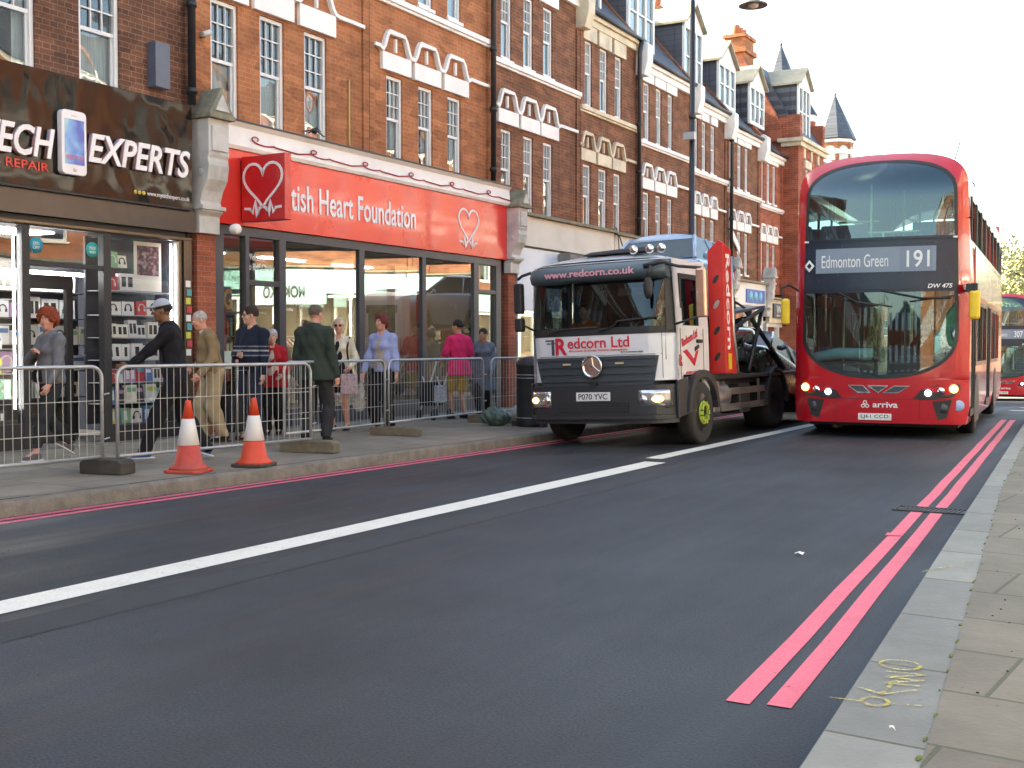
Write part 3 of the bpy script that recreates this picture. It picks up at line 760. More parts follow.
F_ = dict(w1=[(31.6, 31.92), (32.25, 32.6), (32.98, 33.36)], z1=(3.85, 5.17), z2=(6.53, 7.97), bell=(5.2, 5.5, 5.82, 5.52), lint2=(7.98, 8.26), string=6.43, gut=8.47, shop=3.6, brick=M['brick_dark'], kinds=(2, 0, 1, 0, 0, 2), dormer=(31.55, 33.0, 8.85, 11.35, -.3), chimney=(33.2, 3.9))
terrace("terraced_house", "brown brick house just beyond the tall street lamp, with a white gabled dormer", -12.1, 31.42, 34.35, 0, F_)
CHY = 37.0
G_ = dict(w1=[(34.68, 35.0), (35.42, 35.8), (36.15, 36.49)], z1=(3.7, 5.03), z2=(6.38, 7.77), bell=(5.06, 5.34, 5.65, 5.36), lint2=(7.78, 8.03), string=6.26, gut=8.2, shop=3.5, brick=M['brick_dark'], kinds=(1, 0, 2, 0, 0, 2), dormer=(34.3, 35.85, 8.85, 10.9, -.25), pipe=34.45, chimney=(CHY, 4.6))
terrace("terraced_house", "brown brick house with an open casement over the shop with a blue sign", -12.1, 34.35, 37.6, 0, G_)
H_ = dict(w1=[(37.78, 38.1), (38.46, 38.83), (39.12, 39.46)], z1=(3.6, 4.88), z2=(6.28, 7.6), bell=(4.92, 5.18, 5.47, 5.2), lint2=(7.6, 7.83), string=6.12, gut=7.98, shop=3.2, brick=M['brick_red'], kinds=(2, 0, 2, 0, 0, 2), dormer=(37.15, 38.7, 8.75, 10.75, -.2))
terrace("terraced_house", "bright red brick house, the last one before the projecting corner building", -12.1, 37.6, 40.2, 0, H_)
T_ = dict(w1=[(9.3, 9.9), (10.42, 11.0)], z1=(4.55, 6.3), w2=[(9.3, 9.9), (10.42, 11.0)], z2=(7.5, 9.1), string=7.4, gut=9.9, shop=4.3, brick=M['brick_tech'], kinds=(0, 2, 0, 0, 0, 0), pipe=11.86, pbot=4.75, bell=(6.35, 6.75, 7.1, 6.8))
T_['w1'] = [(6.9, 7.5), (8.72, 9.42), (10.07, 10.72)]; T_['w2'] = T_['w1']; T_['cols'] = 3
terrace("terraced_house", "brown brick house over the phone shop with its black glossy sign", -12.1, 6.2, 12.02, 0, T_)
T2 = dict(T_); T2['w1'] = [(2.9, 3.5), (4.1, 4.7), (5.1, 5.6)]; T2['w2'] = T2['w1']; T2['shop'] = 0; T2['solid'] = False; T2['pipe'] = None
T2['brick'] = M['brick_mid']
terrace("terraced_house", "brick house before the phone shop, outside the picture edge", -12.1, -4, 6.2, 0, T2)
T3 = dict(T2); T3['w1'] = [(-12, -11.4), (-10, -9.4), (-8, -7.4)]; T3['w2'] = T3['w1']
terrace("terraced_house", "brick house at the start of the row, outside the picture edge", -12.1, -18, -4, 0, T3)

# projecting corner building with turret
t = thing("corner_building", "bright red brick building standing forward at the end of the terrace, with turret", "building", (-11.52, 40.2, 0))
m = MB(); m.panel(0, 3.3, -1.4, 8.65, [(.9, 1.3, 6.2, 7.7), (.9, 1.3, 3.7, 5.1), (2.1, 2.5, 6.2, 7.7), (2.1, 2.5, 3.7, 5.1)], fac, .15)
m.face([(0, 0, -1.4), (0, 0, 8.65), (-8, 0, 8.65), (-8, 0, -1.4)]); m.face([(0, 3.3, -1.4), (-8, 3.3, -1.4), (-8, 3.3, 8.65), (0, 3.3, 8.65)])
m.box(-.7, .04, .0, .35, 8.7, 9.5); m.box(-.5, .04, 3.0, 3.3, 8.7, 9.6)
m.build("wall", M['brick_red'], t)
for a, c, d in ((.9, 6.2, 7.7), (2.1, 6.2, 7.7), (.9, 3.7, 5.1), (2.1, 3.7, 5.1)): sash(t, a, a + .4, c, d, 2, 2)
m = MB(); m.box(-.7, .22, -.2, 3.3, 8.55, 8.68); m.box(-.6, .12, -.1, 3.3, 8.4, 8.55); m.box(-.02, .08, 0, 3.3, 6.0, 6.1); m.box(-.02, .06, .7, 1.5, 7.72, 8.0); m.box(-.02, .06, 1.95, 2.7, 5.15, 5.4); m.box(-.02, .06, .5, 1.8, 5.2, 5.45)
for q in range(3): m.box(-.02, .05, .55 + q * .9, .75 + q * .9, 8.05, 8.4)
m.build("cornice", M['stucco_cream'], t)
m = MB(); m.prism([(.05, 8.68), (-1.5, 11.4), (-5, 11.4), (-8, 8.6)], lambda u, v: (u, .15, v), lambda u, v: (u, 3.3, v)); m.build("roof", M['slate'], t)
m = MB(); m.prism([(-.6, 8.6), (-.6, 9.2), (-2.0, 11.7), (-5, 11.7), (-5, 8.6)], lambda u, v: (u, -.12, v), lambda u, v: (u, .14, v)); m.build("party_wall", M['brick_red'], t)
dormer(t, .45, 1.9, 8.75, 11.3, -.15, M['sash'])
m = MB(); m.box(-2.75, -2.05, .16, 1.25, 9.6, 12.5); m.box(-2.85, -1.95, .06, 1.35, 11.95, 12.12); m.box(-2.82, -1.98, .09, 1.32, 12.5, 12.62); ch_ = m.build("chimney", M['brick_orange'], t)
m = MB()
for i in range(3): m.lathe([(.10, 0), (.12, .3), (.13, .34), (.10, .36)], (-2.4, .35 + i * .38, 12.62), n=12)
m.build("chimney_pot", plain("terracotta", (.42, .16, .08), .7), ch_)
def turret(name, label, X, Y, zb, zs, za, r, lower, bandz, grp=None):
    t = thing(name, label, "turret", (X, Y, 0)); n = 8
    def ringo(r_, z, ph=math.pi / 8): return [(r_ * math.cos(ph + 2 * math.pi * k / n), r_ * math.sin(ph + 2 * math.pi * k / n), z) for k in range(n)]
    def shell(levels, name, mat, cap=True):
        m = MB(); rs = [ringo(a, z) for a, z in levels]
        for p, q in zip(rs, rs[1:]):
            for k in range(n): m.face([p[k], p[(k + 1) % n], q[(k + 1) % n], q[k]])
        if cap: m.face(rs[-1])
        return m.build(name, mat, t)
    shell([(r, zb), (r, zs)], "shaft", lower)
    for z0, z1 in bandz: shell([(r * 1.02, z0 - .01), (r * 1.06, z0), (r * 1.06, z1), (r * 1.0, z1 + .01)], "stone_band", M['stucco'])
    shell([(r * 1.0, zs - .02), (r * 1.14, zs), (r * 1.18, zs + .03), (r * .62, zs + (za - zs) * .5), (.03, za)], "spire", M['slate'])
    m = MB(); m.lathe([(.02, -.1), (.05, 0), (.06, .05), (.02, .1), (.015, .35), (.001, .4)], (0, 0, za), n=8); m.build("finial", M['black_iron'], t)
    # arched openings
    m = MB()
    for k in range(n):
        a = 2 * math.pi * k / n; ap = r * math.cos(math.pi / n)
        c, s_ = math.cos(a), math.sin(a); wv = r * .27; zt = zs - .55
        pts = [(-wv, zt - .45), (wv, zt - .45), (wv, zt)] + [(wv * math.cos(q * math.pi / 6), zt + wv * math.sin(q * math.pi / 6)) for q in range(1, 6)] + [(-wv, zt)]
        m.prism(pts, lambda u, v: (c * (ap + .01) - s_ * u, s_ * (ap + .01) + c * u, v), lambda u, v: (c * (ap - .02) - s_ * u, s_ * (ap - .02) + c * u, v))
    m.build("arched_window", M['curtain_white'], t)
    return t
turret("spired_turret", "octagonal corner turret with slate spire rising behind the double-decker roof", -14.05, 55, -1.4, 11.05, 13.2, .86, M['brick_orange'], [(10.9, 11.05), (10.35, 10.55), (9.6, 9.9)])
turret("spired_turret", "slim slate spire above the gabled dormers of the corner building", -14.35, 47.4, 8.5, 12.15, 13.85, .60, M['brick_orange'], [(11.7, 11.95), (11.0, 11.1)])
turret("spired_turret", "narrow red brick turret with white bands at the end of the corner building", -12.35, 43.95, -1.4, 10.15, 10.95, .40, M['brick_red'], [(9.9, 10.15), (9.2, 9.4), (8.5, 8.7)])
t = thing("terraced_house", "red brick building under the far octagonal turret, half hidden by the bus", "building", (-13.2, 47.9, 0))
m = MB(); m.panel(0, 12, -1.4, 9.3, [(1.0 + i * 1.6, 1.6 + i * 1.6, z, z + 1.5) for i in range(6) for z in (3.2, 6.3)], fac, .15); m.face([(0, 0, -1.4), (0, 0, 9.3), (-9, 0, 9.3), (-9, 0, -1.4)]); m.build("wall", M['brick_red'], t)
m = MB(); m.box(-.3, .2, 0, 12, 9.2, 9.4); m.build("cornice", M['stucco'], t)
m = MB(); m.prism([(.1, 9.4), (-2.5, 9.7), (-9, 9.2)], lambda u, v: (u, 0, v), lambda u, v: (u, 12, v)); m.build("roof", M['slate'], t)
for i in range(6):
    for z in (3.2, 6.3): sash(t, 1.0 + i * 1.6, 1.6 + i * 1.6, z, z + 1.5, 2, 2, True)

# small hardware on the facade
def wallbit(name, label, cat, m, mat, loc): o = m.build(name, mat, None, loc, bev=.004); tag(o, label, cat); return o
wallbit("alarm_box", "dark grey box fixed to the brown brick wall beside the downpipe", "box", MB().box(0, .16, -.13, .13, -.3, .3), plain("slate grey plastic", (.09, .11, .15), .4), (-12.1, 11.32, 5.18))
t = thing("security_camera", "small bullet camera on the orange brick wall above the stone bracket", "camera", (-12.1, 12.03 + .1, 5.75))
MB().tube([(0, 0, 0), (.12, .0, .0), (.14, .03, .04)], .012).build("arm", M['black_iron'], t); MB().tube([(.14, -.06, .02), (.14, .1, .09)], .04, 10).build("body", M['corbel'], t)
m = MB(); m.tube([(0, 0, 0), (.02, 0, 1.6), (.02, 0, 4.3)], .012); wallbit("wall_cable", "thin black cable running down the orange brick beside the brown house", "cable", m, M['black_iron'], (-12.08, 12.3 - .22, 5.2))
m = MB()
for y in (0, .55): m.box(0, .03, y, y + .035, 0, 1.1 - y * .15)
wallbit("wall_channel", "pair of thin tan cable covers on the orange brick between the two window groups", "trim", m, plain("tan plastic", (.45, .28, .09), .6), (-12.1, 15.55, 4.75))
m = MB()
for i in range(4): m.box(0, .01, i * .16, i * .16 + .14, 0, .03)
m = MB(); m.tube([(0, 0, 0), (.12, .15, .03), (.16, .3, -.05), (.05, .45, -.02)], .012); m.tube([(0, .1, -.02), (.1, .2, .08), (.02, .4, .05)], .01); m.ell((.05, .2, .03), (.05, .06, .05), 8, 5)
wallbit("floodlight_bracket", "tangle of dark cable and fitting under the third window over the red sign", "bracket", m, M['black_iron'], (-12.0, 14.3, 4.78))
m = MB(); m.lathe([(.001, 0), (.07, .01), (.08, .08), (.07, .12), (.03, .14), (.001, .14)], (0, 0, 0), 'x', 16); wallbit("alarm_bell", "round white alarm sounder at the near lower corner of the red sign", "alarm", m, M['stucco'], (-11.78, 12.45, 3.06))
m = MB(); m.tube([(0, 0, 4.9), (.25, 0, 4.95), (.3, 0, 5.05)], .02, 8); m.lathe([(.001, -.02), (.16, -.02), (.17, .02), (.02, .1)], (.3, 0, 5.05)); 
t = thing("open_window_casement", "white casement swung open from the brown brick house above the blue sign", "window", (-12.05, 34.6, 4.9))
m = MB(); m.hexa([(0, 0, 0), (.03, 0, 0), (.0, .9, -.6), (.03, .9, -.6), (0, 0, .25), (.03, 0, .25), (0, .9, -.35), (.03, .9, -.35)]); m.build("frame", M['sash'], t)
# ------------------------------------------------------------------ phone shop
UP = (0, 0, 1); YD = (0, 1, 0)
M['dgrey_frame'] = plain("dark grey shop frame", (.055, .06, .07), .4, var=.08)
M['bronze'] = plain("bronze anodised trim", (.13, .10, .07), .35, metal=.6)
M['sign_black'] = gloss_black("glossy black sign", (.012, .010, .010), .035)
M['subfascia'] = plain("dark bronze panel", (.045, .038, .036), .25, var=.25, scale=1.5)
M['red_sign'] = plain("red sign panel", (.74, .035, .028), .28, var=.03, scale=.6, coat=.5)
M['red_text'] = plain("red lettering", (.62, .03, .03), .5)
M['tube_on'] = plain("lit white strip", (.9, .9, .95), .4, emit=(.86, .88, 1.0), es=14)
M['shop_wall'] = plain("shop interior wall", (.05, .055, .07), .8, var=.1, scale=2)
M['shop_floor'] = plain("shop floor", (.22, .2, .18), .5)
M['glass_shelf'] = plain("frosted shelf", (.55, .6, .62), .3)

t = thing("phone_shop", "black framed phone shop front full of lit shelves beside the charity shop", "shopfront", (-12.1, 0, 0))
m = MB()
for a, b_ in ((6.25, 6.4), (9.16, 9.27), (10.38, 10.5)): m.box(-.06, .05, a, b_, .1, 2.86)
m.box(-.06, .05, 6.25, 11.8, 2.84, 2.97); m.box(-.05, .045, 9.27, 10.38, 2.36, 2.42); m.box(-.05, .044, 6.4, 9.16, .1, .44); m.box(-.05, .044, 10.5, 11.75, .1, .34)
m.build("frame", M['black'], t, bev=.006)
m = MB(); m.box(-.06, .06, 11.77, 11.92, .1, 2.9); m.box(-.05, .07, 6.2, 11.92, 2.86, 2.90); m.box(-.05, .065, 11.68, 11.72, .3, 2.85); m.build("bronze_trim", M['bronze'], t, bev=.005)
m = MB(); m.box(-.02, -.014, 6.4, 9.16, .44, 2.84); m.box(-.02, -.014, 10.5, 11.75, .34, 2.84); m.box(-.02, -.014, 9.27, 10.38, 2.42, 2.84); m.build("window_glass", M['techglass'], t)
# recessed door with its own glass
m = MB(); dx = -.55
for a, b_ in ((9.55, 9.66), (10.26, 10.36)): m.box(dx - .04, dx + .03, a, b_, .13, 2.30)
m.box(dx - .04, dx + .03, 9.66, 10.26, 2.12, 2.30); m.box(dx - .04, dx + .03, 9.66, 10.26, .13, .36)
d = m.build("door", M['black'], t, bev=.005)
m = MB(); m.box(dx - .006, dx, 9.66, 10.26, .36, 2.12); m.build("pane", M['techglass'], d)
m = MB(); m.tube([(dx + .05, 9.72, .95), (dx + .09, 9.72, .98), (dx + .09, 9.72, 1.3), (dx + .05, 9.72, 1.33)], .012); m.build("handle", M['chrome'], d)
m = MB(); m.box(-3.2, -3.1, 6.25, 11.9, 0, 3.0); m.box(-3.2, 0, 11.9, 11.95, 0, 3.0); m.box(-3.2, 0, 6.2, 6.25, 0, 3.0); m.box(-.48, -.44, 10.5, 11.75, .34, 2.84); m.box(-.48, -.05, 11.70, 11.74, .34, 2.84); m.box(-.62, -.58, 6.4, 9.1, .44, 2.84); m.box(-.1, -.05, 9.2, 9.26, .1, 2.36)
m.build("interior_wall", M['shop_wall'], t)
m = MB(); m.box(-3.2, -.05, 6.25, 11.9, .10, .125); m.build("interior_floor", M['shop_floor'], t)
m = MB(); m.box(-3.2, -.05, 6.25, 11.9, 2.95, 3.0); m.build("interior_ceiling", M['shop_wall'], t)
m = MB(); m.box(-1.9, -1.3, 7.2, 8.4, 2.93, 2.945); m.box(-1.9, -1.3, 9.5, 10.7, 2.93, 2.945); m.box(-.74, -.70, 9.3, 10.9, 2.32, 2.36); m.build("added_interior_light", M['tube_on'], t)  # unseen panels and a shelf bar, added to brighten the interior
m = MB()
for a, b_, zz in ((10.52, 11.62, (.62, .9, 1.2, 1.5, 1.8, 2.12)), (6.45, 9.10, (.75, 1.05, 1.35, 1.65, 1.95))):
    for z in zz:
        m = MB(); m.box(-.45, -.06, a, b_, z - .012, z); m.build("shelf", M['glass_shelf'], t)
m = MB()
for z in (.7, 1.05, 1.4, 1.75, 2.1): m.box(-1.2, -.8, 9.3, 10.9, z - .012, z)
m.box(-1.22, -1.2, 9.2, 11.0, .1, 2.5)
m.build("rear_shelf", M['dgrey_frame'], t)
for y, z0, z1 in ((11.64, .62, 2.8), (9.12, .62, 2.75)):
    m = MB(); m.box(-.07, -.055, y - .008, y + .008, z0, z1); m.build("light_strip", M['tube_on'], t)
m = MB(); m.box(-.3, .14, 6.3, 11.9, .0, .13); m.build("step", M['kerb_left'], t, bev=.01)

bc = [(.78, .78, .76), (.70, .72, .74), (.8, .78, .7), (.05, .05, .055), (.55, .06, .07), (.10, .22, .5), (.62, .6, .1), (.25, .5, .28), (.5, .3, .5), (.08, .35, .38)]
BM = [plain("box card %d" % i, c, .5, var=.06) for i, c in enumerate(bc)]
bn = ["white", "pale grey", "cream", "black", "red", "blue", "yellow", "green", "lilac", "teal"]
ordn = ["first", "second", "third", "fourth", "fifth", "sixth", "seventh", "eighth", "ninth", "tenth", "eleventh", "twelfth"]
def pbox(y, z, x, wy, hz, ci, motif, label, grp, tilt=0):
    o = MB().box(-.04, .04, 0, wy, 0, hz).build("product_box", BM[ci], None, (x, y, z))
    o.rotation_euler = (0, tilt, 0)
    tag(o, label, "box", grp)
    m = MB(); cm = M['black'] if ci in (0, 1, 2) else BM[0]
    if motif == 0:   # headphones
        c = (wy / 2, hz * .52); r = min(wy, hz) * .28
        m.tube([(.043, c[0] + r * math.cos(a * math.pi / 8), c[1] + r * math.sin(a * math.pi / 8)) for a in range(-2, 11)], r * .16, 5)
        for s in (-1, 1): m.box(.041, .046, c[0] + s * r - r * .3, c[0] + s * r + r * .3, c[1] - r * .9, c[1] - r * .1)
    elif motif == 1: # handset
        m.box(.041, .045, wy * .32, wy * .66, hz * .2, hz * .8)
    elif motif == 2: m.box(.041, .044, wy * .1, wy * .9, hz * .62, hz * .86)
    elif motif == 3:
        m.box(.041, .044, wy * .12, wy * .4, hz * .2, hz * .8); m.box(.041, .044, wy * .55, wy * .85, hz * .2, hz * .8)
    m.build("picture", cm if motif != 2 else BM[(ci + 5) % 10], o)
r2 = random.Random(3)
for si, z in enumerate((.345, .62, .9, 1.2, 1.5, 1.8, 2.125, 2.42)):
    y = 10.53; k = 0
    while y < 11.6 and k < 12:
        wv = r2.uniform(.09, .2) if si < 5 else r2.uniform(.16, .26); hv = r2.uniform(.16, .24)
        if y + wv > (11.62 if si < 6 else 11.0): break
        if si in (3, 4, 5): ci = r2.choice([0, 0, 0, 1, 2, 4 if si == 5 else 0])
        else: ci = r2.choice([0, 1, 2, 3, 5, 6, 7, 8, 4])
        mo = {5: 0, 4: 3, 3: 1}.get(si, r2.randint(0, 3))
        pbox(y, z + .001, -12.24 + r2.uniform(0, .06), wv, hv, ci, mo, "%s gadget box, %s along the %s shelf up, window beside the door" % (bn[ci], ordn[k], ordn[si]), "boxed gadgets in the phone shop window", tilt=r2.uniform(-.15, 0))
        y += wv + .015; k += 1
for si, z in enumerate((.455, .75, 1.05, 1.35, 1.65, 1.95)):
    y = 8.3; k = 0
    while y < 9.05:
        wv = r2.uniform(.1, .2); hv = r2.uniform(.14, .23)
        if y + wv > 9.1: break
        ci = r2.choice([0, 1, 2, 5, 7, 9, 6, 3])
        pbox(y, z + .001, -12.26, wv, hv, ci, r2.randint(0, 3), "%s gadget box, %s along shelf %s in the window before the door" % (bn[ci], ordn[k], ["one", "two", "three", "four", "five", "six"][si]), "boxed gadgets in the phone shop window")
        y += wv + .02; k += 1
for si, z in enumerate((.7, 1.05, 1.4, 1.75, 2.1)):
    y = 9.45; k = 0
    while y < 10.8:
        wv = r2.uniform(.16, .28); hv = r2.uniform(.18, .28)
        if y + wv > 10.9: break
        ci = r2.choice([0, 0, 1, 2, 8])
        pbox(y, z + .001, -12.98, wv, hv, ci, r2.choice([0, 2, 3]), "%s gadget box, %s on shelf %s seen through the doorway" % (bn[ci], ordn[k], ["one", "two", "three", "four", "five"][si]), "boxed gadgets inside the phone shop")
        y += wv + .03; k += 1
# picture posters in the window
def swirl_poster(name, label, y0, y1, z0, z1, x, pic):
    o = MB().box(-.01, .0, y0, y1, z0, z1).build(name, BM[2], None, (x, 0, 0)); tag(o, label, "poster")
    h = z1 - z0; w_ = y1 - y0
    mm, tt, bb, L, N = nmat(name + " print"); tc = N("ShaderNodeTexCoord"); wv = N("ShaderNodeTexWave"); wv.inputs['Scale'].default_value = 9; wv.inputs['Distortion'].default_value = 7; wv.inputs['Detail'].default_value = 3
    L(tc.outputs['Object'], wv.inputs[0]); cr = N("ShaderNodeValToRGB"); cr.color_ramp.elements[0].color = (.06, .03, .05, 1); cr.color_ramp.elements[1].color = (.5, .3, .32, 1); L(wv.outputs[0], cr.inputs[0]); L(cr.outputs[0], bb.inputs[0])
    MB().box(.001, .004, y0 + w_ * .1, y1 - w_ * .1, z0 + h * pic, z1 - h * .08).build("print", mm, o)
swirl_poster("window_poster", "cream poster with a dark swirling picture hanging high in the phone shop window", 11.02, 11.5, 2.13, 2.8, -12.2, .32)
for y, lab, c in ((9.35, "teal", (.02, .3, .42)), (10.2, "green", (.03, .36, .33))):
    o = MB().lathe([(.001, 0), (.10, 0), (.10, .004), (.001, .004)], (0, 0, 0), 'x', 24).build("round_sticker", plain(lab + " sticker", c, .5), None, (-12.11, y + .05, 2.62))
    tag(o, "round %s sticker on the glass above the phone shop door" % lab, "sticker")
    text("lettering", "25%\nOFF" if lab == "teal" else "FREE\nWIFI", BM[0], o, (.006, -.05, -.05), YD, UP, .10, .09, .002)
m = MB()
sc_ = [BM[0], BM[4], BM[6], BM[9]]
for k in range(9):
    z = 1.25 + k * .12; y = 11.79 + (k % 2) * .02
    o = MB().box(0, .004, 0, .09, 0, .09).build("door_sticker", sc_[k % 4], None, (-12.035, y, z)); tag(o, "%s small sticker, number %s up the bronze post beside the phone shop" % (["white", "red", "yellow", "teal"][k % 4], ordn[k]), "sticker", "stickers on the bronze post")

# black glossy sign
t = thing("phone_shop_sign", "glossy black sign with raised white letters and a phone picture over the phone shop", "sign", (-12.1, 0, 0))
m = MB(); m.prism([(.0, 3.28), (.20, 3.28), (.20, 4.72), (0, 4.72)], lambda u, v: (u, 6.3, v), lambda u, v: (u, 11.80, v)); m.build("panel", M['sign_black'], t, bev=.008)
m = MB(); m.box(0, .14, 6.3, 11.92, 2.97, 3.27); m.build("lower_panel", M['subfascia'], t)
m = MB(); m.box(0, .21, 6.3, 11.8, 3.262, 3.285); m.build("edge_trim", M['black'], t)
m = MB(); m.box(-.05, .13, 6.3, 11.8, 4.71, 4.735); m.build("top_flashing", M['stucco'], t)
wl = plain("white channel letters", (.82, .80, .80), .35, var=.02)
pk = plain("letter side pink", (.55, .36, .36), .4)
for s_, y0, w_, z0 in (("TECH", 8.48, 1.0, 3.64), ("EXPERTS", 9.98, 1.72, 3.69)):
    text("letter_return", s_, pk, t, (.20, y0, z0), YD, UP, w_, .37, .05, off=.02, shear=.22)
    text("lettering", s_, wl, t, (.25, y0, z0), YD, UP, w_, .37, .015, off=.02, shear=.22)
text("lettering", "BUY - SELL - REPAIR", plain("red letters", (.7, .04, .03), .4), t, (.202, 7.75, 3.49), YD, (0, 0, 1), 1.68, .105, .01, off=.01)
text("lettering", "www.mytechexpert.co.uk", wl, t, (.202, 10.98, 3.37), YD, UP, .76, .075, .004)
m = MB()
for i in range(3): m.lathe([(.001, 0), (.028, 0), (.028, .004), (.001, .004)], (.202, 10.78 + i * .07, 3.41), 'x', 12)
m.build("social_badges", plain("badge yellow", (.7, .5, .1), .4), t)
def rrect(y0, y1, z0, z1, r, n=5):
    p = []
    for cy, cz, a0 in ((y1 - r, z0 + r, -90), (y1 - r, z1 - r, 0), (y0 + r, z1 - r, 90), (y0 + r, z0 + r, 180)):
        for k in range(n + 1):
            a = R(a0 + 90 * k / n); p.append((cy + r * math.cos(a), cz + r * math.sin(a)))
    return p
m = MB(); m.prism(rrect(9.56, 9.93, 3.49, 4.28, .06), lambda u, v: (.29, u, v), lambda u, v: (.2, u, v)); ph = m.build("phone_picture", wl, t, bev=.01)
mm, tt, bb, L, N = nmat("phone screen"); tc = N("ShaderNodeTexCoord"); nz = N("ShaderNodeTexNoise"); nz.inputs['Scale'].default_value = 3.2; L(tc.outputs['Object'], nz.inputs[0])
cr = N("ShaderNodeValToRGB"); e = cr.color_ramp.elements; e[0].position = .35; e[0].color = (.04, .12, .5, 1); e[1].position = .65; e[1].color = (.45, .75, .6, 1); q = e.new(.5); q.color = (.15, .4, .75, 1)
L(nz.outputs[0], cr.inputs[0]); L(cr.outputs[0], bb.inputs[0]); bb.inputs['Roughness'].default_value = .2
m = MB(); m.box(.291, .295, 9.60, 9.89, 3.62, 4.17); m.build("screen", mm, ph)
m = MB(); m.lathe([(.001, 0), (.025, 0), (.025, .004), (.001, .004)], (.291, 9.745, 3.555), 'x', 14); m.box(.291, .294, 9.70, 9.79, 4.21, 4.22); m.build("button", M['curtain'], ph)
text("lettering", "REPAIR", plain("pink screen letters", (.7, .1, .2), .4), ph, (.297, 9.62, 3.68), YD, UP, .25, .05, .002)

# ------------------------------------------------------------------ brackets between shops
consoles("sign_bracket", "big weathered white scrolled bracket between the phone shop and the red sign", -12.1, 12.16, 5.02, 2.98, .44, brickm=M['brick_red'])
consoles("sign_bracket", "grey scrolled bracket where the red sign meets the plain white fascia", -12.1, 20.93, 4.62, 2.9, .4, brickm=M['brick_red'])

# ------------------------------------------------------------------ charity shop
t = thing("charity_shop", "dark grey framed charity shop front with three big reflecting windows", "shopfront", (-12.1, 0, 0))
m = MB()
for a, b_ in ((12.38, 12.56), (13.02, 13.10), (13.77, 13.92), (15.79, 15.94), (17.69, 17.81), (19.50, 19.68), (20.36, 20.56)): m.box(-.08, .05, a, b_, .1, 3.04)
m.box(-.08, .045, 12.38, 20.56, 3.02, 3.16)
m.box(-.07, .04, 13.92, 19.5, .1, .40); m.box(-.07, .04, 13.1, 13.77, 2.30, 2.38); m.box(-.07, .04, 19.68, 20.36, 2.44, 2.52); m.box(-.07, .04, 12.56, 13.02, .1, .3)
m.box(-.07, .03, 19.68, 20.36, .12, .4)
m.build("frame", M['dgrey_frame'], t, bev=.006)
m = MB(); 
for a, b_, c in ((12.56, 13.02, .3), (19.68, 20.36, .4)):
    m = MB(); m.box(-.03, -.024, a, b_, c, 3.02); m.build("window_glass", M['shopglass'], t)
m = MB()
m.build("window_glass", M['shopglass'], t)
for a, b_, dg in ((13.92, 15.79, 36), (15.94, 17.69, 38), (17.81, 19.5, 40)):      # the three big panes are turned only to mirror the opposite row
    dd = math.tan(R(dg)) * (b_ - a); m = MB(); m.face([(-.03 - dd, a, .4), (-.03, b_, .4), (-.03, b_, 3.02), (-.03 - dd, a, 3.02)]); m.build("display_pane", M['bayglass'], t)
m = MB()
m.box(-.03, -.024, 13.1, 13.77, 2.38, 3.02)
m.build("window_glass", M['shopglass'], t)
m = MB(); m.tube([(.07, 20.22, .95), (.11, 20.22, 1.0), (.11, 20.22, 1.35), (.07, 20.22, 1.4)], .014); m.build("handle", M['steel'], t)
wi = plain("charity interior wall", (.24, .20, .15), .85, var=.12, scale=1.5)
m = MB(); m.box(-5.2, -5.1, 12.4, 20.6, 0, 3.1); m.box(-5.2, -.05, 20.56, 20.62, 0, 3.1); m.box(-5.2, -.05, 12.38, 12.42, 0, 3.1); m.build("interior_wall", wi, t)
m = MB(); m.box(-5.2, -.07, 12.4, 20.6, .09, .122); m.build("interior_floor", M['shop_floor'], t)
m = MB(); m.box(-5.2, -.07, 12.4, 20.6, 3.06, 3.12); m.build("interior_ceiling", plain("white ceiling", (.5, .5, .48), .8), t)
m = MB()
for y in (14.2, 16.4, 18.6): m.box(-2.8, -2.65, y, y + 1.2, 3.03, 3.05)
m.build("added_interior_light", plain("added charity fill light", (.9, .9, .9), .4, emit=(1, .95, .85), es=11), t)  # glowing panels added to lift the dark shop interior
m = MB(); m.box(-.3, .12, 12.4, 20.5, .0, .125); m.build("step", M['kerb_left'], t, bev=.01)
tx = plain("white vinyl lettering", (.8, .8, .8), .5)
text("lettering", "Welcome\nto BHF Charity", tx, t, (-.02, 13.13, 2.5), YD, UP, .6, .28, .002)
text("lettering", "Donate quality", tx, t, (-.02, 13.98, 2.02), YD, UP, .42, .07, .002)
text("lettering", "today", tx, t, (-.02, 13.98, 1.93), YD, UP, .18, .06, .002)
